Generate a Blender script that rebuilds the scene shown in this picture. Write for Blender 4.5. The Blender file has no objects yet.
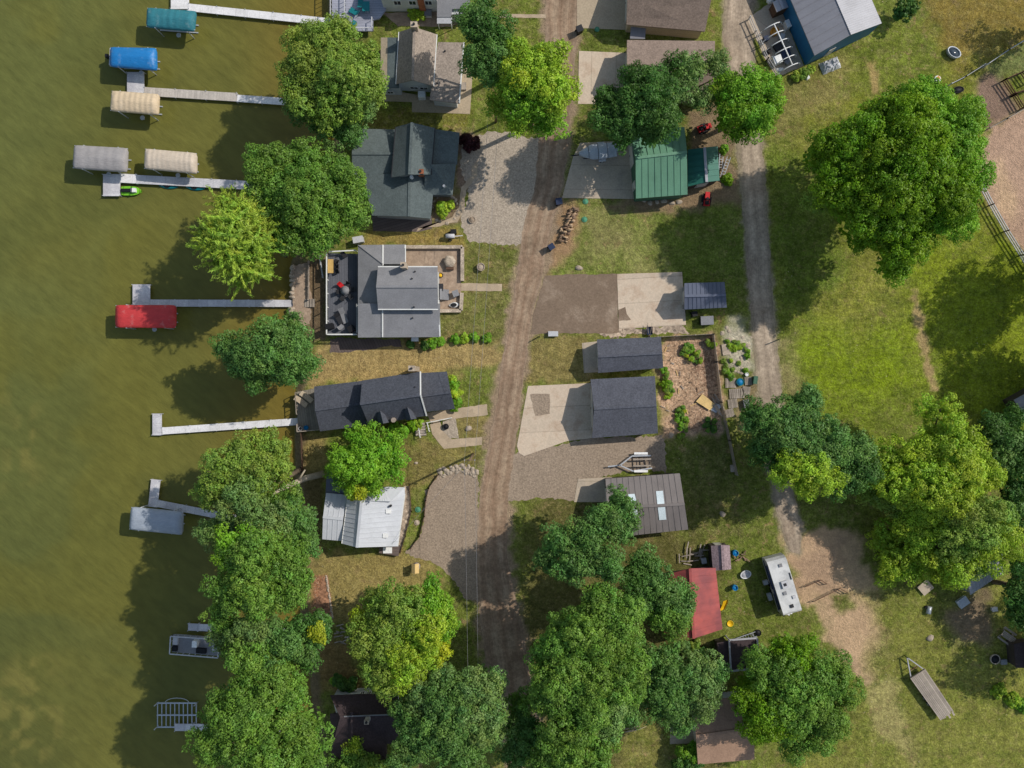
import bpy, math, random
import numpy as np
from mathutils import Vector, Matrix
R = math.radians
random.seed(7)
SC = bpy.context.scene
COL = SC.collection
S = 0.125          # metres per photo pixel on the ground
H = 105.0          # height of the drone above the ground
WZ = -0.8          # lake level

def P(px, py, z=0.0):
    k = (1.0 - z / H) * S
    return Vector(((px - 512.0) * k, (384.0 - py) * k, z))

def C(r, g, b):
    f = lambda v: ((v / 255.0 + 0.055) / 1.055) ** 2.4 if v > 10 else v / 255.0 / 12.92
    return (f(r), f(g), f(b), 1.0)

# ------------------------------------------------------------------ nodes
class N:
    def __init__(s, name):
        s.m = bpy.data.materials.new(name); s.m.use_nodes = True
        s.t = s.m.node_tree; s.t.nodes.clear()
        s.out = s.t.nodes.new('ShaderNodeOutputMaterial')
        s.b = s.t.nodes.new('ShaderNodeBsdfPrincipled')
        s.t.links.new(s.b.outputs[0], s.out.inputs[0])
    def n(s, typ, **kw):
        x = s.t.nodes.new(typ)
        for k, v in kw.items(): setattr(x, k, v)
        return x
    def l(s, a, b): s.t.links.new(a, b)
    def val(s, sock, v):
        if hasattr(v, 'is_output'): s.l(v, sock)
        else: sock.default_value = v
    def math(s, op, a, b=0.0, c=None):
        x = s.n('ShaderNodeMath', operation=op); s.val(x.inputs[0], a); s.val(x.inputs[1], b)
        if c is not None: s.val(x.inputs[2], c)
        return x.outputs[0]
    def noise(s, vec, scale, detail=3.0, rough=0.55):
        x = s.n('ShaderNodeTexNoise'); s.l(vec, x.inputs['Vector'])
        x.inputs['Scale'].default_value = scale; x.inputs['Detail'].default_value = detail
        x.inputs['Roughness'].default_value = rough
        return x.outputs[0]
    def remap(s, v, a, b, c, d):
        x = s.n('ShaderNodeMapRange'); s.l(v, x.inputs[0])
        for i, q in enumerate((a, b, c, d)): x.inputs[i + 1].default_value = q
        return x.outputs[0]
    def scalecol(s, col, f):
        x = s.n('ShaderNodeVectorMath', operation='SCALE'); s.val(x.inputs[0], col if hasattr(col, 'is_output') else col[:3]); s.val(x.inputs['Scale'], f)
        return x.outputs[0]
    def mix(s, f, a, b):
        x = s.n('ShaderNodeMix', data_type='RGBA'); s.val(x.inputs[0], f); s.val(x.inputs[6], a); s.val(x.inputs[7], b)
        return x.outputs[2]
    def stretch(s, vec, sx, sy, sz=1.0):
        x = s.n('ShaderNodeVectorMath', operation='MULTIPLY'); s.l(vec, x.inputs[0]); x.inputs[1].default_value = (sx, sy, sz)
        return x.outputs[0]
    def bump(s, h, strength, dist=0.05):
        x = s.n('ShaderNodeBump'); x.inputs['Strength'].default_value = strength; x.inputs['Distance'].default_value = dist
        s.l(h, x.inputs['Height']); s.l(x.outputs[0], s.b.inputs['Normal'])

def mat(name, rgb, rough=0.85, var=0.14, scale=0.6, fine=0.12, fscale=7.0, speck=0.0, sscale=4.0,
        planks=None, streak=0.0, metallic=0.0, spec=0.25, bump=0.15, stain=None, uv=True, gap_=None):
    n = N(name)
    tc = n.n('ShaderNodeTexCoord'); ob = tc.outputs['Object']; uvv = tc.outputs['UV']
    f = n.remap(n.noise(ob, scale, 5, .62), 0.34, 0.66, 1 - var, 1 + var)
    if fine: f = n.math('MULTIPLY', f, n.remap(n.noise(ob, fscale, 3, .65), 0.33, 0.67, 1 - fine, 1 + fine))
    h = n.noise(ob, fscale, 3)
    if speck:
        v = n.n('ShaderNodeTexVoronoi'); n.l(uvv if uv else ob, v.inputs['Vector']); v.inputs['Scale'].default_value = sscale
        sx = n.n('ShaderNodeSeparateColor'); n.l(v.outputs['Color'], sx.inputs[0])
        f = n.math('MULTIPLY', f, n.remap(sx.outputs[0], 0, 1, 1 - speck, 1 + speck))
    if planks:
        w, amt = planks
        sp = n.n('ShaderNodeSeparateXYZ'); n.l(uvv, sp.inputs[0])
        q = n.math('DIVIDE', sp.outputs[1], w)
        fl = n.math('FLOOR', q); fr = n.math('FRACT', q)
        wn = n.n('ShaderNodeTexWhiteNoise', noise_dimensions='1D'); n.l(fl, wn.inputs['W'])
        f = n.math('MULTIPLY', f, n.remap(wn.outputs[0], 0, 1, 1 - amt, 1 + amt))
        gap = n.math('LESS_THAN', fr, 0.09 if w < 1 else .03)
        f = n.math('MULTIPLY', f, n.math('SUBTRACT', 1.0, n.math('MULTIPLY', gap, gap_ or (0.55 if w < 1 else .22))))
    if streak:
        f = n.math('MULTIPLY', f, n.remap(n.noise(n.stretch(uvv, 2.2, 0.25), 1.0, 3), 0.3, 0.7, 1 - streak, 1 + streak))
    c = n.scalecol(rgb, f)
    if stain:
        srgb, sc, lo, hi, amt = stain
        k = n.remap(n.noise(ob, sc, 5, 0.62), lo, hi, 0, amt)
        c = n.mix(k, c, n.scalecol(srgb, f))
    n.l(c, n.b.inputs['Base Color'])
    n.b.inputs['Roughness'].default_value = rough; n.b.inputs['Metallic'].default_value = metallic
    n.b.inputs['Specular IOR Level'].default_value = spec
    if bump: n.bump(h, bump)
    return n.m

# ---- mesh builder
WL = {}
def setp(o, label=None, cat=None, group=None, kind=None):
    if label: o['label'] = label
    if cat: o['category'] = cat
    if group: o['group'] = group
    if kind: o['kind'] = kind
    return o

class MB:
    def __init__(s): s.v = []; s.f = []; s.uv = []; s.mi = []; s.sm = []
    def face(s, pts, uv=None, mi=0, smooth=False):
        pts = [Vector(p) for p in pts]
        i = len(s.v); s.v += pts; s.f.append(list(range(i, i + len(pts)))); s.mi.append(mi); s.sm.append(smooth)
        if uv is None:
            nn = Vector((0, 0, 0))
            for a, b in zip(pts, pts[1:] + pts[:1]): nn += a.cross(b)
            if nn.length < 1e-12: nn = Vector((0, 0, 1))
            nn.normalize()
            if abs(nn.z) > 0.999:
                e = max(((b - a) for a, b in zip(pts, pts[1:] + pts[:1])), key=lambda q: q.length)
                u = Vector((e.x, e.y, 0)).normalized() if e.length > 1e-9 else Vector((1, 0, 0))
            else: u = Vector((0, 0, 1)).cross(nn).normalized()
            w = nn.cross(u)
            uv = [(p.dot(u), p.dot(w)) for p in pts]
        s.uv.append(uv)
    def slab(s, top, t, mi=0):
        top = [Vector(p) for p in top]
        nn = Vector((0, 0, 0))
        for a, b in zip(top, top[1:] + top[:1]): nn += a.cross(b)
        if nn.z < 0: top.reverse()
        bot = [p - Vector((0, 0, t)) for p in top]
        s.face(top, mi=mi); s.face(bot[::-1], mi=mi)
        for i in range(len(top)):
            j = (i + 1) % len(top)
            s.face([bot[i], bot[j], top[j], top[i]], mi=mi)
    def prism(s, foot, z0, z1, mi=0): s.slab([(p[0], p[1], z1) for p in foot], z1 - z0, mi)
    def box(s, c, size, rz=0.0, mi=0):
        c = Vector(c); m = Matrix.Rotation(rz, 3, 'Z'); a, b, h = [q / 2 for q in size]
        s.slab([c + m @ Vector((x, y, h)) for x, y in ((-a, -b), (a, -b), (a, b), (-a, b))], 2 * h, mi)
    def beam(s, p, q, w, h=None, mi=0, up=(0, 0, 1)):
        p = Vector(p); q = Vector(q); h = h or w; d = (q - p)
        if d.length < 1e-6: return
        d.normalize(); up = Vector(up)
        if abs(d.dot(up)) > 0.99: up = Vector((1, 0, 0))
        x = d.cross(up).normalized() * w / 2; y = x.cross(d).normalized() * h / 2
        r = [p - x - y, p + x - y, p + x + y, p - x + y]; t = [k + (q - p) for k in r]
        s.face(r[::-1], mi=mi); s.face(t, mi=mi)
        for i in range(4):
            j = (i + 1) % 4; s.face([r[i], r[j], t[j], t[i]], mi=mi)
    def tube(s, pts, rad, n=8, mi=0, cap=True):
        pts = [Vector(p) for p in pts]
        if not hasattr(rad, '__len__'): rad = [rad] * len(pts)
        rings = []
        for i, p in enumerate(pts):
            d = (pts[min(i + 1, len(pts) - 1)] - pts[max(i - 1, 0)]).normalized()
            a = d.cross(Vector((0.31, 0.17, 0.93)));
            if a.length < 0.1: a = d.cross(Vector((1, 0, 0)))
            a.normalize(); b = d.cross(a)
            rings.append([p + (a * math.cos(6.28318 * k / n) + b * math.sin(6.28318 * k / n)) * rad[i] for k in range(n)])
        for r0, r1 in zip(rings, rings[1:]):
            for k in range(n):
                j = (k + 1) % n; s.face([r0[k], r0[j], r1[j], r1[k]], mi=mi, smooth=True)
        if cap: s.face(rings[0][::-1], mi=mi); s.face(rings[-1], mi=mi)
    def lathe(s, c, prof, n=16, mi=0, sx=1.0, sy=1.0, rz=0.0):
        c = Vector(c); rings = []
        cr, sr = math.cos(rz), math.sin(rz)
        for r, z in prof:
            ring = []
            for k in range(n):
                a = 6.28318 * k / n; x = r * sx * math.cos(a); y = r * sy * math.sin(a)
                ring.append(c + Vector((x * cr - y * sr, x * sr + y * cr, z)))
            rings.append(ring)
        for r0, r1 in zip(rings, rings[1:]):
            for k in range(n):
                j = (k + 1) % n; s.face([r0[k], r0[j], r1[j], r1[k]], mi=mi, smooth=True)
        if prof[-1][0] > 1e-4: s.face(rings[-1], mi=mi)
        if prof[0][0] > 1e-4: s.face(rings[0][::-1], mi=mi)
    def rock(s, c, rx, ry, rz_, seed=0, mi=0):
        rn = random.Random(seed); nu, nv = 9, 5; rings = []
        ph = [rn.uniform(0, 6.28) for _ in range(3)]
        for i in range(nv):
            e = i / (nv - 1) * 1.5708; ring = []
            for k in range(nu):
                a = 6.28318 * k / nu
                q = 1 + 0.16 * math.sin(2 * a + ph[0]) + 0.1 * math.sin(3 * a + ph[1]) + rn.uniform(-.07, .07)
                ring.append(Vector(c) + Vector((rx * q * math.cos(a) * math.cos(e), ry * q * math.sin(a) * math.cos(e), rz_ * math.sin(e) * (1 + 0.1 * math.sin(a + ph[2])) - 0.03)))
            rings.append(ring)
        for r0, r1 in zip(rings, rings[1:]):
            for k in range(nu):
                j = (k + 1) % nu; s.face([r0[k], r0[j], r1[j], r1[k]], mi=mi)
    def build(s, name, mats, parent=None, loc=None, kind=None):
        if not isinstance(mats, (list, tuple)): mats = [mats]
        if parent is not None: loc = WL[parent.name]
        elif loc is None:
            xs = [p.x for p in s.v]; ys = [p.y for p in s.v]; zs = [p.z for p in s.v]
            loc = Vector(((min(xs) + max(xs)) / 2, (min(ys) + max(ys)) / 2, min(zs)))
        me = bpy.data.meshes.new(name)
        me.from_pydata([tuple(p - loc) for p in s.v], [], s.f)
        uvl = me.uv_layers.new(name='UVMap')
        flat = [c for fuv in s.uv for q in fuv for c in q]
        uvl.data.foreach_set('uv', flat)
        me.polygons.foreach_set('material_index', s.mi); me.polygons.foreach_set('use_smooth', s.sm)
        for m in mats: me.materials.append(m)
        if any(s.sm):
            import bmesh
            bm = bmesh.new(); bm.from_mesh(me); bmesh.ops.remove_doubles(bm, verts=bm.verts, dist=0.0005); bm.to_mesh(me); bm.free()
        me.validate(); me.update()
        o = bpy.data.objects.new(name, me); COL.objects.link(o)
        if parent is None: o.location = loc; WL[o.name] = Vector(loc)
        else: o.parent = parent; WL[o.name] = WL[parent.name]
        if kind: o['kind'] = kind
        return o

def thing(name, label, cat, px, py, z=0.0, group=None):
    o = bpy.data.objects.new(name, None); COL.objects.link(o)
    o.empty_display_size = 0.3
    o.location = P(px, py, z); WL[o.name] = Vector(o.location)
    return setp(o, label, cat, group)
def single(mb, name, m, label, cat, group=None):
    return setp(mb.build(name, m), label, cat, group)
def kids(o): return [c for c in o.children]
def dup(o, delta, rz=0.0, label=None, parent=None, scale=None):
    c = o.copy(); COL.objects.link(c)
    WL[c.name] = WL[o.name] + (Vector(delta) if parent is None else Vector())
    if parent is None:
        c.location = Vector(o.location) + Vector(delta); c.rotation_euler.z += rz
        if label: c['label'] = label
    else: c.parent = parent
    for ch in list(o.children): dup(ch, (0, 0, 0), parent=c)
    return c

# ------------------------------------------------------------------ materials
M = {}
def shingle(key, rgb, sp=0.22, **kw):
    M[key] = mat('shingle_' + key, C(*rgb), rough=0.92, var=0.07, scale=0.35, fine=0.1, fscale=6, speck=sp * .75, sscale=7, bump=0.2, spec=0.15, streak=0.05, stain=(tuple(v * .74 for v in C(*rgb)[:3]) + (1,), 1.1, .53, .68, .5), **kw)
shingle('brown', (136, 120, 110)); shingle('tan', (146, 134, 124), 0.28); shingle('greygreen', (90, 99, 100), 0.16)
shingle('grey', (122, 126, 128), 0.2); shingle('charcoal', (76, 79, 88), 0.24); shingle('slate', (85, 87, 96), 0.22)
shingle('plum', (70, 60, 62), 0.2); shingle('rust', (158, 128, 108), 0.12); shingle('weathered', (140, 122, 126), 0.35)
def metalroof(key, rgb, rough=0.5, streak=0.06, stain=None):
    M[key] = mat('metal_' + key, C(*rgb), rough=rough, var=0.06, scale=0.3, fine=0.05, streak=streak, metallic=0.0, spec=0.3, bump=0.04, stain=stain or (tuple(v * .72 for v in C(*rgb)[:3]) + (1,), .5, .5, .72, .45))
metalroof('green', (98, 140, 116)); metalroof('dkgreen', (44, 104, 92)); metalroof('white', (188, 191, 198), .45, .04)
metalroof('greymetal', (132, 132, 140)); metalroof('ltmetal', (166, 166, 173)); metalroof('bronze', (118, 111, 109))
metalroof('red', (166, 82, 78), .55, .1, (C(112, 62, 68), .22, .4, .6, .75)); metalroof('slatemetal', (92, 98, 116)); metalroof('bluewall', (34, 102, 148))  # red: purple weathering blotches that also stand in for tree shade
M['skylight'] = mat('skylight_panel', C(200, 212, 218), rough=0.3, var=.08, spec=.4, bump=0)
M['whitewall'] = mat('white_siding', C(196, 198, 200), rough=.7, var=.06, fine=.05, planks=(0.2, 0.04), bump=.05)
M['tanwall'] = mat('tan_siding', C(186, 170, 148), rough=.75, var=.06, planks=(0.2, .04), bump=.05)
M['greywall'] = mat('grey_siding', C(140, 142, 142), rough=.75, var=.06, planks=(0.2, .04), bump=.05)
M['darkwall'] = mat('dark_siding', C(70, 62, 58), rough=.8, var=.1, planks=(0.2, .06), bump=.05)
M['greenwall'] = mat('green_siding', C(70, 104, 84), rough=.7, var=.06, planks=(0.25, .05), bump=.05)
M['trim'] = mat('white_trim', C(214, 214, 212), rough=.6, var=.05, fine=.04, bump=0)
M['brick'] = mat('orange_brick', C(150, 92, 66), rough=.9, var=.15, speck=.2, sscale=6)
M['stone'] = mat('tan_stone', C(170, 156, 140), rough=.92, var=.15, fine=.2, speck=.22, sscale=3, uv=False, bump=.4)
M['glass'] = mat('window_glass', C(34, 42, 52), rough=.12, var=.1, fine=0, spec=.5, bump=0)
M['gdoor'] = mat('garage_door_paint', C(190, 188, 182), rough=.6, var=.05, planks=(0.5, .04), bump=.03)
M['dkdeck'] = mat('dark_deck_boards', C(92, 94, 102), rough=.8, var=.08, planks=(0.28, .08), bump=.1)
M['ltdeck'] = mat('lavender_deck_boards', C(152, 154, 168), rough=.8, var=.08, planks=(0.3, .05), bump=.1)
M['olddeck'] = mat('weathered_deck_boards', C(130, 124, 114), rough=.9, var=.16, planks=(0.28, .12), bump=.2)
M['dockwhite'] = mat('white_dock_panels', C(214, 212, 214), rough=.75, var=.09, scale=.5, planks=(1.5, .04), gap_=.25, bump=.05, stain=(C(170, 168, 165), 1.2, .5, .72, .5))
M['dockgrey'] = mat('grey_dock_panels', C(184, 182, 187), rough=.8, var=.12, scale=.5, planks=(1.2, .06), gap_=.25, bump=.05, stain=(C(205, 203, 203), .9, .52, .62, .6))
M['dockwood'] = mat('weathered_dock_boards', C(178, 170, 162), rough=.85, var=.12, scale=.6, planks=(0.35, .1), gap_=.2, bump=.1, stain=(C(130, 124, 118), 1.0, .55, .75, .5))
M['alu'] = mat('aluminium_tube', C(180, 184, 190), rough=.45, metallic=.35, var=.05, bump=0)
M['dkmetal'] = mat('dark_painted_metal', C(44, 44, 48), rough=.55, var=.1, bump=0)
M['rustmetal'] = mat('rusty_pipe', C(88, 62, 50), rough=.85, var=.2, bump=.05)
M['black'] = mat('black_plastic', C(28, 28, 32), rough=.6, var=.15, bump=0)
M['rubber'] = mat('tyre_rubber', C(26, 26, 26), rough=.9, var=.1, bump=0)
M['grey'] = mat('grey_plastic', C(128, 128, 132), rough=.7, var=.1, bump=0)
M['ltgrey'] = mat('pale_grey_plastic', C(182, 182, 186), rough=.6, var=.08, bump=0)
M['whitep'] = mat('white_paint', C(226, 226, 226), rough=.5, var=.06, bump=0)
M['navy'] = mat('navy_plastic', C(40, 52, 78), rough=.55, var=.1, bump=0)
M['redp'] = mat('red_paint', C(186, 36, 40), rough=.5, var=.1, bump=0)
M['yellowp'] = mat('yellow_plastic', C(226, 180, 26), rough=.5, var=.08, bump=0)
M['bluep'] = mat('blue_plastic', C(22, 118, 170), rough=.5, var=.1, bump=0)
M['tealp'] = mat('teal_plastic', C(20, 112, 118), rough=.5, var=.1, bump=0)
M['limep'] = mat('lime_plastic', C(120, 190, 50), rough=.45, var=.1, bump=0)
M['orangep'] = mat('orange_plastic', C(196, 134, 44), rough=.55, var=.15, bump=0)
M['greenlid'] = mat('green_lid', C(82, 140, 110), rough=.7, var=.1, bump=0)
M['water'] = mat('trough_water', C(62, 72, 82), rough=.15, var=.1, spec=.5, bump=0)
M['pine'] = mat('yellow_pine_boards', C(206, 170, 104), rough=.8, var=.12, planks=(0.18, .1), bump=.05)
M['plywood'] = mat('plywood_sheet', C(208, 178, 122), rough=.85, var=.12, bump=.03)
M['greywood'] = mat('grey_weathered_wood', C(158, 147, 136), rough=.92, var=.18, planks=(0.2, .18), bump=.2)
M['log'] = mat('split_firewood', C(128, 106, 88), rough=.95, var=.3, scale=3, bump=.3)
M['logend'] = mat('firewood_end', C(176, 150, 122), rough=.95, var=.2, scale=3, bump=.1)
M['timber'] = mat('brown_timber', C(92, 70, 58), rough=.92, var=.2, planks=(0.25, .15), bump=.2)
M['bark'] = mat('tree_bark', C(100, 88, 74), rough=.95, var=.25, scale=2, bump=.5)
M['deadwood'] = mat('bare_dead_wood', C(172, 160, 142), rough=.9, var=.15, scale=2, bump=.2)
M['pole'] = mat('creosote_pole', C(112, 94, 78), rough=.92, var=.15, bump=.1)
M['concrete'] = mat('pale_concrete', C(196, 179, 160), rough=.9, var=.1, scale=.5, fine=.09, fscale=5, bump=.12, spec=.15, planks=(3.05, .04), stain=(C(158, 134, 114), .5, .48, .66, .7))
M['concgrey'] = mat('grey_concrete', C(180, 165, 147), rough=.9, var=.12, scale=.5, fine=.1, fscale=5, bump=.12, spec=.15, planks=(3.05, .04), stain=(C(128, 120, 112), .5, .5, .7, .6))
M['conctan'] = mat('tan_exposed_concrete', C(172, 156, 134), rough=.92, var=.1, scale=.4, fine=.12, fscale=5, bump=.2, spec=.15, stain=(C(140, 124, 106), .4, .48, .7, .6))
M['asphalt'] = mat('worn_brown_asphalt', C(124, 107, 92), rough=.95, var=.08, scale=.3, fine=.12, fscale=5, speck=.1, sscale=5, uv=False, bump=.2, spec=.1, stain=(C(154, 138, 122), .3, .54, .72, .7))
M['gravel'] = mat('pale_gravel', C(164, 151, 136), rough=.95, var=.07, scale=.25, fine=.2, fscale=4.5, speck=.2, sscale=8, uv=False, bump=.6, spec=.1, stain=(C(140, 128, 114), .3, .52, .7, .5))
M['gravelb'] = mat('brown_gravel', C(148, 132, 116), rough=.95, var=.08, scale=.25, fine=.2, fscale=4.5, speck=.17, sscale=8, uv=False, bump=.6, spec=.1, stain=(C(122, 108, 94), .3, .52, .7, .5))
M['rubble'] = mat('broken_stone', C(160, 144, 128), rough=.95, var=.15, scale=1, fine=.25, fscale=3.5, speck=.45, sscale=3, uv=False, bump=.8, spec=.1)
M['paver'] = mat('tan_pavers', C(160, 140, 122), rough=.92, var=.14, scale=.6, fine=.12, fscale=5, speck=.12, sscale=2.5, bump=.2, spec=.1, stain=(C(128, 108, 92), .7, .48, .64, .5))
M['dkpaver'] = mat('dark_pavers', C(104, 92, 88), rough=.92, var=.12, scale=.5, fine=.1, planks=(0.35, .1), bump=.2, spec=.1)
M['flag'] = mat('sandstone_path', C(172, 154, 132), rough=.92, var=.1, scale=.6, fine=.1, speck=.1, sscale=1.2, uv=False, bump=.2, spec=.1)
M['silver'] = mat('silver_tarp', C(186, 188, 194), rough=.5, var=.15, scale=2, bump=.4, spec=.4)
M['boatcover'] = mat('grey_boat_cover', C(168, 174, 184), rough=.6, var=.08, scale=1, bump=.15)
M['camper'] = mat('weathered_camper_skin', C(204, 204, 204), rough=.5, var=.06, fine=.04, bump=.02, stain=(C(140, 142, 144), .35, .42, .62, .75))

# ------------------------------------------------------------------ ground
def vnoise(x, y, sc, seed):
    rs = np.random.RandomState(seed); g = rs.rand(257, 257)
    xs = x * sc + 1000.3; ys = y * sc + 1000.7
    xi = np.floor(xs).astype(int); yi = np.floor(ys).astype(int); fx = xs - xi; fy = ys - yi
    fx = fx * fx * (3 - 2 * fx); fy = fy * fy * (3 - 2 * fy)
    a = g[xi % 257, yi % 257]; b = g[(xi + 1) % 257, yi % 257]; c = g[xi % 257, (yi + 1) % 257]; d = g[(xi + 1) % 257, (yi + 1) % 257]
    return (a * (1 - fx) + b * fx) * (1 - fy) + (c * (1 - fx) + d * fx) * fy
def fbm(x, y, sc, seed, o=3):
    t = 0; a = 1; w = 0
    for i in range(o): t = t + a * vnoise(x, y, sc * 2 ** i, seed + i); w += a; a *= .5
    return t / w
def sdist(x, y, poly):
    d = np.full(x.shape, 1e9); ins = np.zeros(x.shape, bool)
    n = len(poly)
    for i in range(n):
        ax, ay = poly[i]; bx, by = poly[(i + 1) % n]
        ex, ey = bx - ax, by - ay; L = ex * ex + ey * ey + 1e-12
        t = np.clip(((x - ax) * ex + (y - ay) * ey) / L, 0, 1)
        d = np.minimum(d, (x - ax - t * ex) ** 2 + (y - ay - t * ey) ** 2)
        c = ((ay > y) != (by > y)) & (x < ex * (y - ay) / (ey if abs(ey) > 1e-12 else 1e-12) + ax)
        ins ^= c
    d = np.sqrt(d)
    return np.where(ins, -d, d)
def pxpoly(pts): return [(P(a, b).x, P(a, b).y) for a, b in pts]

SHORE = [(330, -900), (330, 0), (334, 60), (338, 110), (336, 150), (318, 200), (300, 240), (292, 268), (292, 330), (302, 348), (297, 400), (297, 500), (300, 560), (303, 620), (312, 680), (320, 768), (322, 1700)]
LAND = SHORE + [(6000, 1700), (6000, -900)]
ROADL = [(552, -420), (546, -40), (546, 0), (545, 50), (542, 100), (539, 150), (534, 190), (523, 232), (519, 262), (515, 285), (508, 330), (499, 384), (493, 420), (487, 450), (481, 480), (478, 512), (477, 550), (478, 585), (481, 625), (489, 680), (508, 768), (514, 800), (560, 1250)]
ROADR = [(583, -420), (577, -40), (577, 0), (576, 50), (572, 100), (568, 150), (562, 190), (551, 232), (545, 262), (540, 285), (531, 330), (521, 384), (518, 420), (514, 450), (510, 480), (508, 512), (507, 550), (512, 585), (522, 625), (532, 680), (546, 768), (551, 800), (596, 1250)]
LANEL = [(716, -420), (723, -40), (724, 0), (723, 30), (726, 70), (733, 110), (736, 140), (741, 192), (745, 240), (748, 290), (752, 330), (757, 384), (762, 420), (769, 470), (774, 500), (781, 528), (790, 552)]
LANER = [(750, -420), (757, -40), (757, 0), (752, 30), (755, 70), (760, 110), (762, 140), (766, 192), (769, 240), (772, 290), (776, 330), (781, 384), (785, 420), (791, 470), (795, 500), (803, 528), (800, 554)]
ROADP = ROADL + ROADR[::-1]; LANEP = LANEL + LANER[::-1]

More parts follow.
